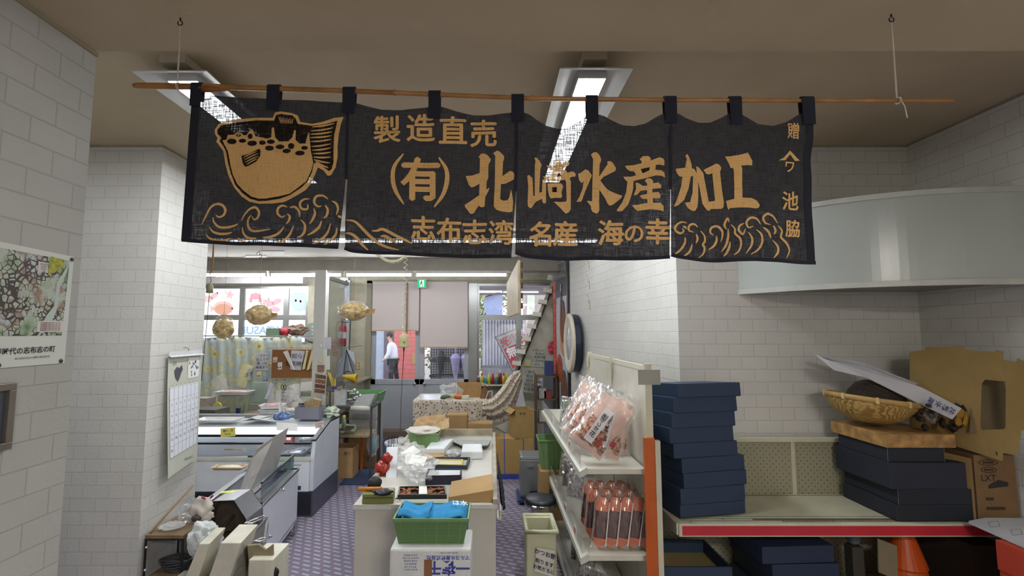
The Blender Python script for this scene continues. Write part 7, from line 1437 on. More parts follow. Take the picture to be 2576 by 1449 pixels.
mb.build('dark_strips', C(70, 34, 30, .5), dp)
pillow(MB(), .105, .35, .085, I3, (0, 0, .175), seed=4, wr=.008).build('film', PLASTIC, dp)
k = 0
for row, (y, n) in enumerate(((3.36, 5), (3.52, 5), (3.70, 5))):
    for j in range(n):
        o = dp if k == 0 else copy_tree(dp); o.location = (.70+.072*j-(.02 if row else 0), y+.012*j*0, .572); o.rotation_euler = (-.12, .13+.02*j, -.12+.1*math.sin(k*3)); settle(o, .5705); o['label'] = 'orange ended strip pack, %s, %s row' % (['at the shelf edge', 'second from the shelf edge', 'in the middle', 'second from the orange post', 'beside the orange post'][j], ['front', 'second', 'rear'][row]); k += 1
# small lying packets farther down the shelves and on the base
for i, (x, y, z, col, l) in enumerate([(.72, 4.35, .572, (186, 176, 176), 'silver-white packet leaning on the lower shelf, beyond the strip packs'), (.72, 4.65, .572, (120, 96, 90), 'dark packet with food picture on the lower shelf'), (.74, 4.95, .572, (150, 150, 120), 'greenish packet on the lower shelf'), (.76, 5.3, .572, (176, 150, 130), 'pale brown packet at the far end of the lower shelf'), (.70, 3.55, .122, (96, 84, 72), 'dark packet standing on the base deck, front'), (.78, 3.45, .122, (120, 100, 80), 'brown packet standing on the base deck by the orange post'), (.70, 3.85, .122, (150, 146, 140), 'silvery packet standing on the base deck'), (.72, 4.2, .122, (110, 90, 84), 'brown picture packet on the base deck, middle'), (.74, 4.6, .122, (170, 160, 150), 'white packet on the base deck, far part'), (.72, 4.75, 1.112, (96, 120, 84), 'green vegetable packet on the upper shelf'), (.76, 5.0, 1.112, (80, 60, 62), 'dark packet next to the green one on the upper shelf')]):
    t = thing('food_packet', l, 'food packet', (x, y, z), 'small food packets on the gondola'); Rz = Matrix.Rotation(-.7, 3, 'Z')@Matrix.Rotation(-.2, 3, 'X')
    pillow(MB(), .15, .22, .03, Rz, (x, y, z+.115), seed=i).build('packet_body', C(*col, .4, var=.5, scale=40), t, smooth=True); pillow(MB(), .17, .24, .04, Rz, (x, y, z+.118), seed=i+4, wr=.01).build('film', PLASTIC, t)
# green crate, carton, stool and cream bin by the gondola
t = green_basket('green basket of snacks behind the gondola shelf edge', (X_(1395, 1190, 5.2), 5.25, .60), .34, .30, .30, 0, False, .8)
x = X_(1395, 1190, 5.2); MB().blob((x, 5.25, .76), (.26, .2, .16), 9, .3).build('snack_pile', C(176, 130, 84, .6, var=.6, scale=40), None, 'pile of small orange snacks in the green basket', 'snacks', kind='stuff')
bx_ = X_(1388, 1260, 5.0); carton('brown carton with red round mark under the green basket', (bx_+.03, 5.2, .30), .27, .30, .2995, 0, CARD2, tape=False, text=[('◎高知', .02, .11, .05)])
carton('plain cardboard carton below the marked carton', (bx_+.04, 5.22, 0), .26, .30, .2995, 0, CARD, tape=False)
t = thing('round_stool', 'small round stool with dark seat and steel legs by the gondola', 'stool', (X_(1362, 1300, 4.7), 4.7, 0)); x = X_(1360, 1300, 4.7)
MB().lathe((x, 4.7, .42), [(.13, 0), (.145, .01), (.145, .035), (.13, .05), (0, .052)], 26).build('seat', C(44, 48, 54, .4), t, smooth=True); MB().lathe((x, 4.7, .405), [(.146, 0), (.15, .02), (.146, .025)], 26).build('steel_band', CHROME, t)
for k in range(4): a = k*math.pi/2+.6; MB().tube([(x+.1*math.cos(a), 4.7+.1*math.sin(a), .41), (x+.14*math.cos(a), 4.7+.14*math.sin(a), 0)], .009, 8).build('leg', CHROME, t)
cb = thing('cream_bin', 'cream rounded bin with handwritten sign', 'bin', (X_(1362, 1400, 3.95), 4.0, 0)); x0 = X_(1324, 1360, 3.9); x1 = X_(1400, 1360, 3.9); zt = Z_(1350, 1334, 3.9)
BN = C(196, 196, 164, .3, var=.04)
MB().box(x0, x1, 3.88, 3.90, 0, zt).box(x0, x0+.02, 3.90, 4.2, 0, zt).box(x1-.02, x1, 3.90, 4.2, 0, zt).box(x0, x1, 4.18, 4.2, 0, zt).box(x0, x1, 3.9, 4.18, 0, .02).build('bin_body', BN, cb, bevel=.012)
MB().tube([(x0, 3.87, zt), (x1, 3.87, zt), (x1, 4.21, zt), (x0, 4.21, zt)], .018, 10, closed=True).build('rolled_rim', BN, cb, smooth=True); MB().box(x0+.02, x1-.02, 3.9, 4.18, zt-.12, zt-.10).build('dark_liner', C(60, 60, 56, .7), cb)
t = thing('handwritten_sign', 'white handwritten sign about shaving bonito on the cream bin', 'sign', at(1372, 1440, 3.84)); q = [at(1344, 1436, 3.86), at(1390, 1452, 3.86), at(1396, 1386, 3.86), at(1349, 1378, 3.86)]
mb = MB(); mb.prism(q, (0, .003, 0)); ex = (q[1]-q[0]); ez = (q[3]-q[0])
for s, v_, z_ in (('かつお節', .82, .042), ('削ります', .46, .036), ('お気がるに', .2, .034)): text_on(mb, s, lerp(lerp(q[0], q[3], v_), lerp(q[1], q[2], v_), .5)+Vector((0, -.004, 0)), ex, ez, z_, 1, .02, lift=0)
mb.build('card', [C(218, 214, 208, .6), INK], t)
# ---------------------------------------------------------------- rear gondola with pegboard, red edged shelf
def peg_mat():
    m, nt, b = base('pegboard'); L = nt.links; g = nd(nt, 'ShaderNodeNewGeometry'); sp = nd(nt, 'ShaderNodeSeparateXYZ'); L.new(g.outputs['Position'], sp.inputs[0])
    cb_ = nd(nt, 'ShaderNodeCombineXYZ'); L.new(sp.outputs['X'], cb_.inputs[0]); L.new(sp.outputs['Z'], cb_.inputs[1])
    mp = nd(nt, 'ShaderNodeMapping'); mp.inputs['Rotation'].default_value = (0, 0, math.pi/4); L.new(cb_.outputs[0], mp.inputs[0])
    sc = nd(nt, 'ShaderNodeVectorMath'); sc.operation = 'SCALE'; sc.inputs['Scale'].default_value = 1/.034; L.new(mp.outputs[0], sc.inputs[0])
    fr_ = nd(nt, 'ShaderNodeVectorMath'); fr_.operation = 'FRACTION'; L.new(sc.outputs[0], fr_.inputs[0]); su = nd(nt, 'ShaderNodeVectorMath'); su.operation = 'SUBTRACT'; su.inputs[1].default_value = (.5, .5, 0); L.new(fr_.outputs[0], su.inputs[0])
    ln = nd(nt, 'ShaderNodeVectorMath'); ln.operation = 'LENGTH'; L.new(su.outputs[0], ln.inputs[0]); lt = nd(nt, 'ShaderNodeMath'); lt.operation = 'LESS_THAN'; lt.inputs[1].default_value = .11; L.new(ln.outputs['Value'], lt.inputs[0])
    mx = nd(nt, 'ShaderNodeMix'); mx.data_type = 'RGBA'; L.new(lt.outputs[0], mx.inputs[0]); mx.inputs[6].default_value = (*srgb(156, 152, 130), 1); mx.inputs[7].default_value = (*srgb(40, 38, 34), 1); L.new(mx.outputs[2], b.inputs['Base Color']); b.inputs['Roughness'].default_value = .45; return m
rg = thing('pegboard_gondola', 'cream pegboard shelving unit with a red edged shelf along the rear block wall', 'shelf unit', (2.2, 3.6, 0))
RX0, RX1 = 1.22, 3.42
MB().box(RX0, RX1, 3.87, 3.885, .1, 1.155).build('pegboard', peg_mat(), rg)
MB().box(RX0, RX1, 3.845, 3.90, 1.155, 1.185).build('top_cap', GC, rg, bevel=.003)
MB().box(RX0-.03, RX0, 3.84, 3.90, 0, 1.185).build('upright', GC, rg); MB().box(2.3, 2.33, 3.86, 3.87, 0, 1.155).build('upright', GC, rg)
MB().box(RX0-.02, RX1, 3.29, 3.86, .745, .765).build('shelf', C(192, 190, 166, .4, var=.06), rg)
MB().box(RX0-.02, RX1, 3.262, 3.292, .690, .770).build('front_rail', GC, rg, bevel=.003); MB().box(RX0+.0, RX1, 3.258, 3.263, .700, .758).build('red_price_strip', C(190, 48, 62, .35, var=.06), rg)
MB().prism([(RX0-.022, 3.27, .77), (RX0-.022, 3.86, .77), (RX0-.022, 3.86, .62), (RX0-.022, 3.80, .62), (RX0-.022, 3.27, .70)], (-.012, 0, 0)).build('shelf_bracket', GC, rg)
mb = MB()
for k in range(3): mb.tube([(RX0+.02, 3.33+.035*k, .7665), (RX1, 3.33+.035*k, .7665)], .0012, 5)
mb.box(RX0+.5, RX1, 3.34, 3.36, .765, .7665); mb.build('slotted_track', C(90, 84, 66, .5), rg)
mb = MB()
for k in range(90): mb.box(1.9+k*.017, 1.907+k*.017, 3.82, 3.835, .7652, .7665)
for k in range(90): mb.box(1.9+k*.017, 1.907+k*.017, 3.31, 3.325, .7652, .7665)
mb.build('slots', C(60, 56, 46, .6), rg)
MB().box(RX0-.02, RX1, 3.22, 3.86, .16, .19).build('base_deck', C(186, 182, 160, .45), rg); MB().box(RX0-.02, RX1, 3.22, 3.24, 0, .16).build('kick_base', C(150, 146, 130, .5), rg)
# wire hooks under the box stack
for k, (u, v) in enumerate([(1702, 1312), (1738, 1313), (1820, 1306)]): p = onz(u, v, .775); MB().tube([p+Vector((0, .03, -.008)), p+Vector((0, .0, .0)), p+Vector((.0, -.02, .012)), p+Vector((.012, -.022, .004)), p+Vector((.02, 0, -.008))], .0025, 6).build('wire_hook', CHROME, None, 'small chrome wire hook on the shelf, %s' % ['at the box stack corner', 'second, under the box stack', 'farther right under the box stack'][k], 'hook')
NAVB = C(40, 58, 84, .6, var=.05, scale=5)
# nine navy gift boxes
LC = [(1712, 1304, 11), (1713, 1271, 11.5), (1721, 1230, 13), (1717, 1192, 13.5), (1696, 1154, 12), (1686, 1116, 12), (1691, 1077, 12), (1696, 1039, 12), (1706, 1000, 12)]
ORD = ['lowest', 'second from the bottom', 'third from the bottom', 'fourth from the bottom', 'middle', 'fourth from the top', 'third from the top', 'second from the top', 'topmost']
ground = .7785; ZL = [ground]+[at(u, v, 3.34).z for u, v, a in LC[1:]]+[at(1706, 965, 3.34).z]
for i, (u, v, ang) in enumerate(LC):
    h = (ZL[i+1]-ZL[i])/.93-.002; tl = math.radians(.55*i); w, dp_ = .485, .40; p = at(u, v, 3.34); zf = ground if i == 0 else p.z
    ra = math.radians(ang); t = thing('navy_gift_box', 'closed navy gift box, %s of the tall stack at the shelf end' % ORD[i], 'box', (p.x, 3.34, zf), 'nine navy boxes in the tall stack')
    MB().box(p.x, p.x+w, 3.34, 3.34+dp_, zf, zf+h*.93).build('box_lid', NAVB, t, bevel=.0025); MB().box(p.x+.004, p.x+w-.004, 3.344, 3.34+dp_-.004, zf-.003, zf+.002).build('box_base', C(26, 36, 58, .6), t)
    t.rotation_euler = (-tl, 0, ra)
# dark box pile with gold topped box
BLK = C(30, 36, 48, .65, var=.08)
def lidbox(label, u0, u1, z0, z1, Y, d, m, edge=None, name='dark_gift_box', dz=0, rz=0):
    x0, x1 = X_(u0, 1250, Y)*1.0, X_(u1, 1250, Y); t = thing(name, label, 'box', (x0, Y, z0))
    MB().box(x0, x1, Y, Y+d, z0, z1).build('box_body', m, t, bevel=.003)
    if edge: mb = MB().tube([(x0, Y-.001, z1), (x1, Y-.001, z1)], .0012, 5).tube([(x0, Y-.001, z0), (x0, Y-.001, z1)], .0012, 5).tube([(x1, Y-.001, z0), (x1, Y-.001, z1)], .0012, 5); mb.build('worn_edge', edge, t)
    t.rotation_euler.z = rz; return t
EDG = C(120, 116, 112, .8)
lidbox('black gift box, lowest of the pile under the gold box', 2252, 2455, .7705, .872, 3.31, .49, BLK, None)
lidbox('black gift box with pale worn edges, second from the bottom', 2259, 2448, .8725, .974, 3.31, .49, BLK, EDG)
lidbox('deep black gift box, third from the bottom', 2243, 2436, .9745, 1.142, 3.30, .51, C(34, 40, 56, .65, var=.08), None)
lidbox('smaller black box just under the gold box', 2240, 2384, 1.1425, 1.240, 3.32, .46, BLK, EDG)
lidbox('gold patterned flat gift box on top of the black boxes', 2239, 2416, 1.2405, 1.325, 3.29, .53, C(176, 136, 80, .45, var=.35, scale=16, bump=.2), None, 'gold_gift_box')
# bamboo basket with dark wicker hat, flowers and white leaflet
def weave_mat(c1, c2, name, sc=60):
    m, nt, b = base(name); L = nt.links; g = nd(nt, 'ShaderNodeTexCoord'); ch = nd(nt, 'ShaderNodeTexWave'); ch.inputs['Scale'].default_value = sc/2.2; ch.inputs['Distortion'].default_value = 6; ch.inputs['Detail'].default_value = 2; ch.wave_type = 'BANDS'; ch.bands_direction = 'DIAGONAL'
    L.new(g.outputs['Object'], ch.inputs['Vector']); mx = nd(nt, 'ShaderNodeMix'); mx.data_type = 'RGBA'; L.new(ch.outputs['Fac'], mx.inputs[0]); mx.inputs[6].default_value = (*srgb(*c1), 1); mx.inputs[7].default_value = (*srgb(*c2), 1); L.new(mx.outputs[2], b.inputs['Base Color'])
    bp = nd(nt, 'ShaderNodeBump'); bp.inputs['Strength'].default_value = .8; bp.inputs['Distance'].default_value = .006; L.new(ch.outputs['Fac'], bp.inputs['Height']); L.new(bp.outputs[0], b.inputs['Normal']); b.inputs['Roughness'].default_value = .5; return m
bc = Vector((X_(2193, 1060, 3.55), 3.58, 1.328)); Rb = Matrix.Rotation(math.radians(7), 3, 'Y')
t = thing('bamboo_basket', 'shallow woven bamboo basket tilted on the gold box', 'basket', bc)
MB().lathe(bc+Vector((0, 0, .025)), [(0, 0), (.11, .004), (.20, .05), (.262, .13), (.276, .165), (.266, .165), (.25, .13), (.19, .06), (.1, .016), (0, .012)], 44, R=Rb).build('woven_bowl', weave_mat((150, 112, 52), (196, 164, 98), 'bamboo_weave'), t, smooth=True)
MB().lathe(bc+Vector((0, 0, .025)), [(.270, .150), (.284, .155), (.286, .185), (.274, .188), (.268, .17)], 44, R=Rb).build('rim_band', C(178, 144, 84, .5, var=.2), t, smooth=True)
mb = MB()
for k in range(9): a = k*.7; mb.ob(bc+Vector((0, 0, .025))+Rb@Vector((.279*math.cos(a), .279*math.sin(a), .17)), (.018, .018, .04), Matrix.Rotation(a, 3, 'Z'))
mb.build('rim_binding', C(206, 180, 120, .5), t)
hc_ = Vector((X_(2200, 1000, 3.6), 3.6, 1.50)); t = thing('wicker_hat', 'dark brown wicker basket upturned in the bamboo basket', 'basket', hc_)
MB().lathe(hc_-Vector((0, 0, .05)), [(.21, 0), (.20, .05), (.175, .11), (.13, .17), (.08, .195), (0, .20)], 36, R=Matrix.Rotation(.12, 3, 'Y'), sx=.93).build('woven_body', weave_mat((34, 24, 20), (60, 44, 36), 'dark_wicker', 90), t, smooth=True)
t = thing('dried_flowers', 'bunch of dark dried flowers with a yellow bloom behind the bamboo basket', 'flowers', (X_(2320, 1070, 3.6), 3.6, 1.327)); fx = X_(2318, 1070, 3.6); random.seed(5)
mb = MB()
for k in range(26): a, b = random.random()*.34-.17, random.random()*.16; mb.blob((fx+a, 3.36+random.random()*.12, 1.35+b), (.05, .05, .05), k, .4, sub=1)
mb.build('dark_leaves', C(40, 34, 26, .7, var=.4), t); mb = MB()
for k in range(5): mb.blob((fx+.05+.03*math.sin(k*2), 3.34, 1.42+.035*math.cos(k*2)), (.05, .02, .07), k, .3, sub=1)
mb.build('yellow_bloom', C(160, 120, 30, .6), t); MB().blob((fx-.1, 3.42, 1.46), (.1, .08, .16), 9, .3).build('clear_wrap', PLASTIC, t)
t = thing('folded_leaflet_box', 'long white folded carton with blue characters leaning across the bamboo basket', 'leaflet', at(2240, 990, 3.5))
A_, B_, C__, D_ = at(2398, 1055, 3.42), at(2418, 1018, 3.42), at(2080, 905, 3.62), at(2048, 893, 3.66)
MB().prism([at(2300, 1010, 3.34), at(2396, 1055, 3.30), at(2419, 1027, 3.30), at(2320, 975, 3.34), at(2180, 925, 3.55), at(2080, 905, 3.6), at(2048, 890, 3.65), at(2100, 932, 3.55), at(2180, 950, 3.5)], (0, .012, .0)).build('long_flap', C(186, 186, 190, .5, var=.04), t)
MB().prism([at(2160, 925, 3.56), at(2290, 975, 3.48), at(2310, 965, 3.52), at(2170, 912, 3.62), at(2060, 893, 3.7), at(2062, 897, 3.68)], (0, .008, .0)).build('inner_flap', C(160, 160, 166, .5), t)
mb = MB(); e_ = (at(2396, 1050, 3.29)-at(2300, 1000, 3.29)).normalized(); 
for k, s in enumerate('北崎水産'): p = lerp(at(2318, 998, 3.28), at(2396, 1035, 3.28), .28+.23*(3-k)); n_ = (0, 0, 1); text_on(mb, s, p+Vector((0, -.006, 0)), -e_, Vector((e_.z, 0, -e_.x)), .045, 0, .02, lift=0)
mb.build('blue_characters', C(56, 58, 110, .6), t)
# big flattened cartons leaning on the right wall
FL = C(140, 116, 68, .85, var=.08, scale=5)
t = thing('flattened_carton', 'large flattened brown carton with a hand hole leaning in the corner', 'cardboard', at(2430, 1140, 3.2))
def fc_(u, v): return at(u, v, 3.62-(u-2290)*.0019)
OUT = [(2290, 920), (2290, 885), (2330, 880), (2332, 873), (2425, 871), (2428, 880), (2505, 885), (2508, 881), (2525, 884), (2524, 905), (2560, 912), (2562, 902), (2590, 914), (2590, 1088), (2570, 1080), (2560, 1145), (2524, 1140), (2522, 1160), (2490, 1150), (2290, 1095)]
HOLE = [(2478, 955), (2532, 960), (2532, 1075), (2528, 1080), (2470, 1082), (2466, 1070), (2470, 965)]
IH = HOLE
mb = MB(); ring_o = [(2290, 920), (2290, 885), (2330, 880), (2332, 873), (2425, 871), (2428, 880), (2478, 955), (2470, 965), (2466, 1070), (2470, 1082), (2490, 1150), (2290, 1086)]
mb.prism([fc_(*p) for p in ring_o], (0, .006, 0)); mb.prism([fc_(*p) for p in [(2428, 880), (2505, 885), (2508, 881), (2525, 884), (2524, 905), (2560, 912), (2562, 902), (2590, 914), (2590, 1088), (2570, 1080), (2532, 1075), (2532, 960), (2478, 955)]], (0, .006, 0)); mb.prism([fc_(*p) for p in [(2470, 1082), (2528, 1080), (2532, 1075), (2570, 1080), (2560, 1145), (2524, 1140), (2522, 1160), (2490, 1150)]], (0, .006, 0)); mb.build('carton_sheet', FL, t)
mb = MB()
for p in ((2333, 937, 2332, 960), (2312, 960, 2311, 982), (2505, 1136, 2507, 1145)): mb.bar(fc_(p[0], p[1])+Vector((0, -.004, 0)), fc_(p[2], p[3])+Vector((0, -.004, 0)), .006, .004)
mb.build('cut_slot', C(50, 42, 30, .8), t)
for k in range(3):
    t = thing('flattened_carton', 'flattened carton layer seen behind the hand hole, %s' % ['front', 'second', 'rear'][k], 'cardboard', at(2500, 1085, 3.3+.03*k), 'flattened cartons behind the holed one')
    MB().prism([at(2440+k*10, 1088, 3.30+.03*k), at(2535, 1092, 3.28+.03*k), at(2540-k*8, 905, 3.36+.03*k), at(2450, 900, 3.38+.03*k)], (0, .006, 0)).build('carton_sheet', [C(110, 96, 70, .8), C(176, 176, 186, .6), C(90, 80, 60, .8)][k], t)
CB_ = C(126, 98, 66, .85, var=.1)
bxl = X_(2475, 1250, 3.25)
carton('large brown carton with printed marks at the shelf end', (bxl+.135, 3.55, .771), .265, .5, .42, 0, CB_, tape=False, text=[('LXT', -.045, .275, .055)])
mb = MB()
for z_, a_ in ((1.145, .062), (1.098, .05)):
    cx_ = bxl+.095; mb.tube([(cx_+a_*math.cos(k*.4), 3.298, z_+.018*math.sin(k*.4)) for k in range(16)], .0022, 5, closed=True).box(cx_-a_*.6, cx_+a_*.6, 3.297, 3.299, z_-.007, z_+.007)
for z_ in (.905, .845): mb.box(bxl+.06, bxl+.06+(.05 if z_ > .88 else .12), 3.297, 3.299, z_, z_+.018)
mb.build('printed_marks', C(64, 50, 36, .8), None, 'faded oval and bar prints on the large brown carton', 'print')
MB().prism([(bxl+.085, 3.295, .98), (bxl+.21, 3.295, .995), (bxl+.21, 3.295, 1.02), (bxl+.15, 3.295, 1.035), (bxl+.085, 3.295, 1.0)], (0, .002, 0)).build('printed_fish_mark', INK, None, 'black printed silhouette mark on the large brown carton', 'mark')
t = thing('flattened_carton', 'brown carton panel standing between the black boxes and the large carton', 'cardboard', at(2450, 1300, 3.4)); MB().prism([(bxl-.10, 3.42, .771), (bxl-.012, 3.30, .771), (bxl-.012, 3.30, 1.17), (bxl-.12, 3.44, 1.19)], (.0, .01, 0)).build('carton_sheet', C(140, 112, 72, .85, var=.08), t)
# foam sheet over orange-red boxes, bottom right
ORD_ = C(176, 62, 40, .6, var=.08)
ox0 = X_(2503, 1358, 2.975)
for k in range(4):
    zb = .745-.17*(k+1)+.05; t = thing('orange_red_box', 'flat orange-red box in the pile at the lower right corner, %s' % ['topmost', 'second', 'third', 'lowest'][k], 'box', (ox0+.2, 2.7, zb), 'orange-red boxes at the lower right')
    MB().box(ox0+(.0, .01, -.025, .0)[k], 3.44, 2.40, 2.975, zb, zb+.168).build('box_body', ORD_, t, bevel=.004)
MB().box(ox0, 3.44, 2.42, 2.96, 0, .114).build('box_support', C(120, 60, 44, .6), None, 'dark red bottom box below the orange-red pile', 'box')
t = thing('foam_sheet', 'white foam board with cut outlines lying on the orange-red boxes', 'foam board', at(2540, 1320, 2.9))
q = [onz(2437, 1310, .815), onz(2480, 1302, .815), onz(2570, 1303, .815), onz(2640, 1330, .815), onz(2640, 1400, .815), onz(2576, 1371, .815)]; MB().prism(q, (0, 0, -.018)).build('board', C(186, 188, 194, .5, var=.05), t)
mb = MB()
for cx, cy in ((2500, 1318), (2556, 1338)): P = [onz(cx+dx, cy+dy, .8155) for dx, dy in ((-14, -5), (10, -7), (16, 5), (-8, 9))]; mb.tube(P, .0015, 5, closed=True)
mb.build('cut_outline', C(120, 120, 124, .6), t)
# lower deck goods
def tray_open(label, u0, u1, v, Y, d, z0, h):
    x0, x1 = X_(u0, v, Y), X_(u1, v, Y); t = thing('navy_gift_box', label, 'box', ((x0+x1)/2, Y+d/2, z0)); w = .012
    mb = MB().box(x0, x1, Y, Y+w, z0, z0+h).box(x0, x1, Y+d-w, Y+d, z0, z0+h).box(x0, x0+w, Y+w, Y+d-w, z0, z0+h).box(x1-w, x1, Y+w, Y+d-w, z0, z0+h); mb.build('box_walls', NAVB, t); MB().box(x0+.002, x1-.002, Y+.002, Y+d-.002, z0, z0+.012).build('cream_bottom', C(160, 140, 96, .7), t); return t
for k in range(3): tray_open('open navy box with cream inside, %s of the pile on the base deck' % ['lowest', 'middle', 'topmost'][k], 1668, 1842, 1440, 3.3, .42, .1905+.1*k, .098)
for k in range(4):
    x0 = X_(1925-(k > 2)*8+(0, 14, 8, -8)[k], 1400, 3.32); x1 = X_(2100+(8, 20, 4, -4)[k], 1400, 3.32); z0 = .1905+.108*k; t = thing('navy_gift_box', 'navy lid box on the base deck, %s of its pile' % ORD[[0, 1, 2, 8][k]], 'box', (x0, 3.3, z0)); MB().box(x0, x1, 3.28, 3.80, z0, z0+.105).build('box_lid', C(34, 48, 74, .6), t, bevel=.003); t.rotation_euler.z = .02*k
cn = thing('orange_cone', 'dark orange plastic cone with a pale top under the red edged shelf', 'cone', (X_(2290, 1400, 3.45), 3.5, .19)); x = X_(2285, 1400, 3.5)
MB().lathe((x, 3.53, .1905), [(.20, 0), (.20, .02), (.17, .02), (.115, .20), (.125, .215), (.06, .42), (.03, .46), (0, .46)], 26).build('cone_body', C(206, 84, 24, .45, var=.1), cn, smooth=False); MB().tube([(x-.01, 3.5, .645), (x-.01, 3.5, .72)], .022, 12).build('pale_stem', C(176, 130, 70, .5), cn)
MB().prism([(x-.27, 3.42, .40), (x-.16, 3.40, .36), (x-.12, 3.44, .56), (x-.23, 3.46, .60)], (0, .01, 0)).build('paper_tag', C(130, 120, 96, .7), cn)
MB().blob((x-.30, 3.6, .55), (.09, .09, .10), 2, .05).build('glass_float', C(90, 104, 110, .3), None, 'small grey-blue ball by the orange cone', 'ball', smooth=True)
MB().box(x+.3, 3.38, 3.35, 3.8, .1905, .60).build('dark_brown_crate', C(58, 46, 38, .8), None, 'dark brown crate on the base deck at the corner', 'crate')
MB().box(x-.34, x-.26, 3.56, 3.64, .1905, .50).build('ball_stand', C(70, 66, 60, .6), None, 'dark block carrying the grey-blue ball', 'block')
# ---------------------------------------------------------------- outside, seen through the doors and windows
GZ = .2
struct(MB().box(-14, 14, 9.78, 40, GZ-.1, GZ), 'ground_outside', C(150, 148, 142, .9, var=.1, scale=2))
RB = brick_mat('y', 'red_painted_brick', col=srgb(206, 112, 108), bump=.6, bw=.42, bh=.15, mcol=srgb(180, 96, 92), mort=.012, rough=.6)
x0, x1 = X_(998, 900, 16.5), X_(1058, 900, 16.5)
t = thing('red_brick_wall', 'salmon red painted brick wall across the lane', 'brick wall', ((x0+x1)/2, 16.6, GZ)); MB().box(x0-.1, x1+.1, 16.5, 16.8, GZ, 4.5).build('brick_face', RB, t)
MB().box(X_(1037, 900, 16.45), X_(1044, 900, 16.45), 16.47, 16.5, Z_(1040, 915, 16.5), Z_(1040, 889, 16.5)).build('brass_plate', C(176, 146, 96, .4), t)
t = thing('grey_doorway', 'pale blue-grey door with dark frame beside the red brick wall', 'door', (X_(972, 900, 16.6), 16.7, GZ)); MB().box(X_(930, 900, 16.6), X_(966, 900, 16.6), 16.6, 16.7, GZ, 4.4).build('door_leaf', C(166, 178, 196, .5), t); MB().box(X_(966, 900, 16.6), x0-.1, 16.55, 16.75, GZ, 4.4).build('dark_frame', C(96, 90, 104, .5), t)
# person passing outside
py = 15.3; pxm = X_(984, 900, py); pg = GZ
pr = thing('person', 'person in a white jacket and black trousers walking past outside, looking down', 'person', (pxm, py, pg))
def skin_body(name, verts, edges, radii, m, parent, root=0, sub=2):
    me = D.meshes.new(name); o0 = parent_origin(parent); me.from_pydata([Vector(v)-o0 for v in verts], edges, []); o = D.objects.new(name, me); COL.objects.link(o); o.parent = parent
    sk = o.modifiers.new('skin', 'SKIN'); o.modifiers.new('s', 'SUBSURF').levels = sub; o.modifiers['s'].render_levels = sub; sk.use_smooth_shade = True
    for i, r in enumerate(radii): me.skin_vertices[0].data[i].radius = (r, r*.8) if not isinstance(r, tuple) else r; me.skin_vertices[0].data[i].use_root = (i == root)
    me.materials.append(m); return o
q = lambda x, y, z: (pxm+x, py+y, pg+z)
SKIN = C(206, 160, 136, .6)
H_ = 1.76
bv = [q(.04, 0, .93), q(.03, 0, 1.15), q(.02, 0, 1.36), q(-.01, 0, 1.47), q(-.05, 0, 1.55), q(-.08, 0, 1.66), q(-.08, 0, 1.74),
      q(.06, -.1, .90), q(.02, -.12, .50), q(.06, -.12, .08), q(-.08, -.12, .03), q(.07, .1, .90), q(.14, .12, .50), q(.20, .12, .09), q(.06, .12, .03),
      q(0, -.19, 1.38), q(-.03, -.23, 1.12), q(-.17, -.22, .95), q(-.22, -.21, .92), q(.02, .19, 1.38), q(.06, .23, 1.12), q(-.05, .22, .95), q(-.09, .21, .92),
      q(-.26, -.22, .90), q(-.27, -.20, .89), q(-.25, -.19, .87)]
be = [(0, 1), (1, 2), (2, 3), (3, 4), (4, 5), (5, 6), (0, 7), (7, 8), (8, 9), (9, 10), (0, 11), (11, 12), (12, 13), (13, 14), (2, 15), (15, 16), (16, 17), (17, 18), (2, 19), (19, 20), (20, 21), (21, 22), (18, 23), (18, 24), (18, 25)]
br_ = [.15, .14, .15, .07, .06, .095, .07, .09, .065, .045, .04, .09, .065, .045, .04, .06, .045, .035, .035, .06, .045, .035, .03, .012, .012, .012]
skin_body('body', bv, be, br_, SKIN, pr)
jv = [q(.05, 0, .90), q(.04, 0, 1.12), q(.02, 0, 1.34), q(-.01, 0, 1.47), q(0, -.19, 1.38), q(-.03, -.235, 1.12), q(-.15, -.225, .97), q(.02, .19, 1.38), q(.06, .235, 1.12), q(-.03, .225, .97)]
skin_body('white_jacket', jv, [(0, 1), (1, 2), (2, 3), (2, 4), (4, 5), (5, 6), (2, 7), (7, 8), (8, 9)], [(.22, .20), (.20, .18), (.19, .17), .085, .095, .075, .055, .095, .075, .055], C(216, 220, 232, .7), pr)
tv = [q(.04, 0, .95), q(.06, -.1, .88), q(.02, -.12, .50), q(.06, -.12, .10), q(.07, .1, .88), q(.14, .12, .50), q(.20, .12, .10)]
skin_body('black_trousers', tv, [(0, 1), (1, 2), (2, 3), (0, 4), (4, 5), (5, 6)], [.16, .12, .085, .075, .12, .085, .075], C(38, 38, 46, .8), pr)
MB().blob(q(-.06, 0, 1.70), (.20, .20, .20), 3, .05).build('dark_hair', C(34, 30, 32, .8), pr, smooth=True)
MB().blob(q(-.155, 0, 1.655), (.03, .03, .035), 1, .02, sub=2).build('nose', SKIN, pr, smooth=True)
mb = MB()
for s in (-1, 1): mb.blob(q(-.05, s*.095, 1.655), (.03, .02, .05), 1, .02, sub=2)
mb.build('ears', SKIN, pr, smooth=True)
mb = MB()
for s in (-1, 1): mb.blob(q(-.15, s*.035, 1.69), (.015, .02, .012), 1, .02, sub=1)
mb.build('eyes', C(30, 26, 28, .4), pr); MB().blob(q(-.152, 0, 1.61), (.012, .05, .012), 1, .02, sub=1).build('mouth', C(160, 90, 84, .6), pr)
for s, x in ((-1, .0), (1, .13)): MB().blob(q(x-.02, s*.12, .045), (.28, .11, .09), 2, .03).build('shoe', C(44, 42, 48, .5), pr, smooth=True)
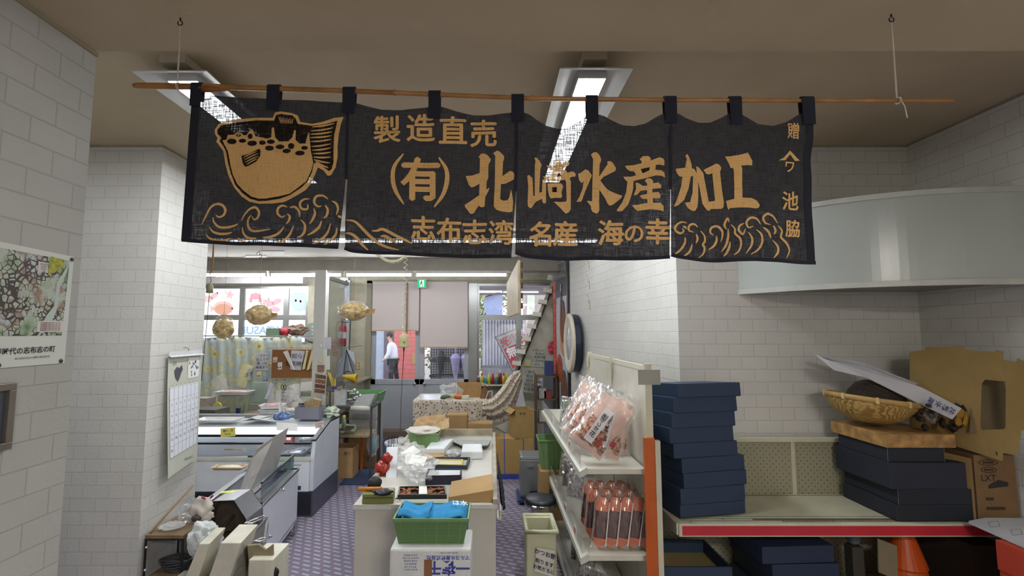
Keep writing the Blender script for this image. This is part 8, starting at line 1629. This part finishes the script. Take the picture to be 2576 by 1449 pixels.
# crate rack with umbrellas outside the right door
cr = thing('crate_stack', 'stack of dark plastic crates outside the right door', 'crates', (X_(1130, 950, 12.0), 12.3, GZ)); x0, x1 = X_(1082, 950, 12), X_(1190, 950, 12)
def mesh_mat():
    m, nt, b = base('open_crate_mesh'); L = nt.links; g = nd(nt, 'ShaderNodeNewGeometry'); sp = nd(nt, 'ShaderNodeSeparateXYZ'); L.new(g.outputs['Position'], sp.inputs[0]); cb_ = nd(nt, 'ShaderNodeCombineXYZ'); L.new(sp.outputs['X'], cb_.inputs[0]); L.new(sp.outputs['Z'], cb_.inputs[1])
    mp = nd(nt, 'ShaderNodeMapping'); mp.inputs['Rotation'].default_value = (0, 0, math.pi/4); mp.inputs['Scale'].default_value = (24, 24, 24); L.new(cb_.outputs[0], mp.inputs[0]); c = nd(nt, 'ShaderNodeTexChecker'); c.inputs['Scale'].default_value = 1; c.inputs[1].default_value = (*srgb(40, 42, 50), 1); c.inputs[2].default_value = (*srgb(150, 150, 162), 1); L.new(mp.outputs[0], c.inputs[0]); L.new(c.outputs[0], b.inputs['Base Color']); return m
CM = mesh_mat(); DK = C(58, 60, 72, .5)
for k in range(4):
    z = GZ+.38*k; tb_ = MB().box(x0, x1, 12.0, 12.5, z+.02, z+.34).build('crate_wall', CM, cr); MB().box(x0-.02, x1+.02, 11.98, 12.52, z+.32, z+.38).build('crate_rim', DK, cr)
for k in range(2):
    um = thing('closed_umbrella', 'pale lavender closed umbrella hooked on the crates, %s' % ['left one', 'right one'][k], 'umbrella', (X_(1146+24*k, 940, 11.85), 11.85, .9), 'lavender umbrellas on the crates'); x = X_(1146+26*k, 940, 11.85)
    MB().lathe((x, 11.85, .75), [(.01, 0), (.05, .2), (.13, .62), (.09, .70), (.012, .72)], 12).build('folded_canopy', C(166, 160, 206, .5, var=.15), um); MB().tube([(x, 11.85, 1.45), (x, 11.85, 1.66), (x+.03, 11.9, 1.72), (x+.06, 11.97, 1.68)], .01, 8).build('hooked_handle', C(190, 190, 200, .4), um, smooth=True)
mb = MB(); random.seed(9)
x = X_(1107, 940, 11.85); MB().lathe((x, 11.9, .8), [(.01, 0), (.06, .3), (.11, .6), (.05, .75), (.01, .78)], 12).build('black_umbrella', C(30, 30, 36, .5), None, 'black folded umbrella hooked at the left of the crates', 'umbrella')
# greenery, sheds and walls behind
def foliage(label, c, size, n, seed, cols, name='garden_shrub', cat='shrub'):
    t = thing(name, label, cat, (c[0], c[1], GZ)); random.seed(seed)
    MB().tube([(c[0], c[1], GZ), (c[0], c[1], c[2])], .06, 8).build('stem', C(90, 74, 60, .8), t)
    for j, col in enumerate(cols):
        mb = MB()
        for k in range(n):
            p = Vector((random.gauss(0, .28), random.gauss(0, .28), random.gauss(0, .28))); a = Vector(c)+Vector((p.x*size[0], p.y*size[1], p.z*size[2])); s = .05+.07*random.random()
            e1 = Vector((random.uniform(-1, 1), random.uniform(-1, 1), random.uniform(-1, 1))).normalized()*s; e2 = e1.cross(Vector((.3, .2, 1))).normalized()*s*.5; mb.add([a-e1, a+e2, a+e1, a-e2], [(0, 1, 2, 3)])
        mb.build('leaves', C(*col, .7), t)
foliage('pale green and pinkish shrub above the crates', (X_(1132, 885, 17.6), 17.6, Z_(1125, 892, 17.6)), (1.25, .8, 1.1), 900, 3, [(150, 164, 116), (196, 176, 160), (110, 130, 90)])
foliage('leafy tree behind the pale blue shed', (X_(1235, 745, 26), 26, 4.2), (5.0, 2, 2.8), 1300, 8, [(140, 158, 96), (176, 190, 130), (100, 120, 76)], 'leafy_tree', 'tree')
foliage('narrow shrub seen beside the door frame', (X_(1189, 820, 14.5), 15.5, 2.3), (.5, .6, 3.0), 500, 5, [(150, 164, 96), (190, 196, 150)])
foliage('dark shrub below the pale corrugated wall', (X_(1212, 850, 23), 23, 2.2), (.9, .6, 2.6), 500, 12, [(120, 128, 100), (160, 164, 140)])
t = thing('garden_shed', 'pale blue garden shed with a sloping grey roof behind the transom window', 'shed', (X_(1237, 760, 19), 19.5, GZ)); a, b = X_(1216, 760, 19), X_(1264, 760, 19)
MB().prism([(a, 19, GZ), (b, 19, GZ), (b, 19, Z_(1260, 737, 19)), (a, 19, Z_(1216, 748, 19))], (0, 1.2, 0)).build('shed_wall', C(160, 176, 214, .6), t); MB().prism([(X_(1203, 750, 18.9), 18.8, Z_(1203, 750, 18.9)), (X_(1268, 733, 18.9), 18.8, Z_(1268, 732, 18.9)), (X_(1268, 728, 18.9), 18.8, Z_(1268, 728, 18.9)), (X_(1203, 746, 18.9), 18.8, Z_(1203, 746, 18.9))], (0, 1.6, 0)).build('shed_roof', C(150, 150, 156, .5), t)
t = thing('corrugated_wall', 'whitish weathered sheet wall outside the right window', 'wall sheet', (X_(1262, 860, 14), 14, GZ)); a, b = X_(1213, 860, 14), X_(1320, 860, 14)
MB().grid(lambda s, q_: (lerp(a, b, s), 14+.03*math.sin(s*90), lerp(GZ, Z_(1262, 804, 14), q_)), 120, 4).build('sheet', C(206, 208, 220, .6, var=.14, scale=1.5), t, smooth=True, solid=.01)
MB().box(a, b+.6, 13.6, 13.66, 1.0, 1.08).build('grey_rail', C(130, 134, 140, .5), None, 'grey horizontal rail outside the right window', 'rail')
MB().box(a-.0, b+.6, 13.6, 13.66, GZ, 1.0).build('rail_wall', C(150, 146, 156, .6), None, 'low grey-mauve wall under the outside rail', 'low wall')
t = thing('eaves_canopy', 'mauve-grey soffit of the neighbouring roof above the transoms', 'roof canopy', (X_(1290, 720, 13), 13, 3.3)); MB().box(X_(1190, 720, 13), X_(1420, 720, 13), 11, 14, 3.05, 3.15).build('soffit_board', C(150, 140, 150, .6), t); MB().box(X_(1190, 720, 13), X_(1420, 720, 13), 10.9, 11.0, 3.0, 3.35).build('fascia', C(140, 130, 140, .6), t)
for u_ in (1192, 1418): MB().box(X_(u_, 720, 12)-.05, X_(u_, 720, 12)+.05, 11.5, 11.6, GZ, 3.05).build('support_post', C(120, 116, 120, .6), t)
t = thing('neighbour_house', 'beige house wall with small window far behind the stair', 'house', (X_(1345, 760, 17), 17.5, GZ)); MB().box(X_(1320, 760, 17), X_(1420, 760, 17), 17, 18, GZ, 3.6).build('wall', C(176, 164, 160, .6), t); MB().box(X_(1326, 760, 17), X_(1345, 760, 17), 16.97, 17, 2.6, 3.3).build('window', C(206, 214, 200, .3), t)
# advertising flag
fl = thing('advertising_flag', 'slanting grey and red advertising flag outside the right window', 'flag', at(1290, 920, 11.5)); fq = [at(1250, 848, 11.5), at(1310, 825, 11.5), at(1352, 905, 11.5), at(1290, 935, 11.5)]
def fp(s, q_, l=0): p = lerp(lerp(fq[0], fq[1], s), lerp(fq[3], fq[2], s), q_); return p+Vector((0, .03*math.sin(s*5+q_*4)-l, 0))
MB().grid(lambda s, q_: fp(s, q_), 10, 10).build('grey_cloth', C(176, 176, 182, .7), fl, smooth=True, solid=.004); MB().grid(lambda s, q_: fp(.04+.92*s, .36+.56*q_, .006), 10, 10).build('red_field', C(190, 56, 76, .7), fl, smooth=True)
mb = MB(); ex = (fq[1]-fq[0]).normalized(); ez = -(fq[3]-fq[0]).normalized(); text_on(mb, 'アパート', fp(.62, .12, .02), ex, ez, .13, 0, .02, lift=0); text_on(mb, 'マンション', fp(.62, .24, .02), ex, ez, .13, 0, .02, lift=0); text_on(mb, '光', fp(.18, .2, .02), ex, ez, .22, 0, .03, lift=0); mb.build('red_letters', C(176, 50, 70, .7), fl); mb = MB(); text_on(mb, '無料', fp(.5, .52, .03), ex, ez, .26, 0, .03, lift=0); mb.build('white_letters', C(226, 220, 222, .7), fl)
MB().tube([at(1245, 848, 11.52), at(1312, 822, 11.52)], .012, 6).tube([at(1245, 846, 11.55), at(1292, 940, 11.55), (at(1292, 940, 11.55).x+.1, 11.55, GZ)], .015, 6).build('flag_pole', C(110, 104, 104, .5), fl)
# spray cans on the window sill
CANC = [(110, 60, 70), (196, 190, 70), (70, 160, 160), (206, 196, 60), (176, 40, 56), (60, 130, 120), (140, 40, 50), (200, 176, 60), (206, 196, 70), (196, 190, 190)]
struct(MB().box(-.30, 1.25, 9.38, 9.6, .975, 1.0), 'trim_9', C(186, 182, 168, .5))
for i, col in enumerate(CANC):
    u = 1203+i*9.2 if i < 9 else 1292; yy = 9.50-.03*(i % 2); h = [.15, .19, .14, .20, .18, .16, .24, .19, .21, .22][i]; x = X_(u, 950, yy); t = thing('spray_can', 'spray can on the window sill, %s' % ['short maroon one nearest the doors', 'yellow one with white cap, second', 'short teal one', 'tall yellow and green one', 'crimson one', 'small dark teal one', 'tallest dark red bottle', 'orange-yellow one', 'tapered yellow squeeze bottle', 'silver-white one nearest the cloth'][i], 'can', (x, yy, 1.0)); r = .032 if i != 6 else .036
    MB().lathe((x, yy, 1.0), [(r, 0), (r, h*.78), (r*.6, h*.88), (r*.5, h*.9)], 14).build('can_body', C(*col, .3, var=.3, scale=50), t, smooth=True); MB().lathe((x, yy, 1.0+h*.88), [(r*.55, 0), (r*.5, h*.2), (0, h*.22)], 12).build('cap', C(*[(206, 206, 200), (180, 40, 50), (214, 200, 80)][i % 3], .4), t)
# ---------------------------------------------------------------- sub-parts hang from the part they sit on
SUBS = {'label_strip': 'film', 'red_seal': 'film', 'dark_strips': 'fish_strips', 'round_badge': 'cylinder', 'label': 'cylinder', 'maker_badge': 'socket_bell', 'eyes': 'body', 'nose': 'body', 'mouth': 'body', 'ears': 'body', 'dark_hair': 'body',
 'lock': 'body', 'guard_trim': 'guard_glass', 'lettering': 'front_panel', 'switch': 'front_panel', 'wall_stud': 'back_wall', 'oval_handle': 'front_door', 'plate_print': 'front_door', 'lit_cover': 'canopy', 'canopy_rail': 'canopy',
 'running_figure': 'green_face', 'doorway_panel': 'green_face', 'red_price_strip': 'front_rail', 'ribs': 'basket_body', 'white_print': 'right_towel', 'rim_binding': 'rim_band', 'price_label': 'tray_body', 'blue_characters': 'long_flap',
 'caption_print': 'caption_box', 'printed_dates': 'date_field', 'figures': 'photo_inset', 'socket': 'plate', 'steel_band': 'seat', 'packing_tape': 'carton_body', 'flap': 'carton_body', 'strap': 'carton_body', 'cap': 'can_body',
 'written_sheet': 'board', 'dark_notch': 'board', 'red_band': 'cup_body', 'dark_door_panel': 'cabinet_body', 'cut_slot': 'carton_sheet', 'yellow_bloom': 'dark_leaves', 'worn_edge': 'box_body', 'blue_printing': 'foam_body', 'photo': 'sheet',
 'dark_cap': 'fabric', 'red_cuff': 'fabric', 'warning_label': 'side_cheek', 'label_strip ': 'hood_shell', 'case_screw': 'casing', 'white_letters': 'red_field', 'door_knob_': 'x'}
for root in [o for o in COL.objects if o.parent is None and 'category' in o]:
    kids = list(root.children); byn = {}
    for k in kids: byn.setdefault(k.name.split('.')[0], k)
    for k in kids:
        b_ = k.name.split('.')[0]
        if b_ in SUBS and SUBS[b_] in byn and byn[SUBS[b_]] is not k: k.parent = byn[SUBS[b_]]
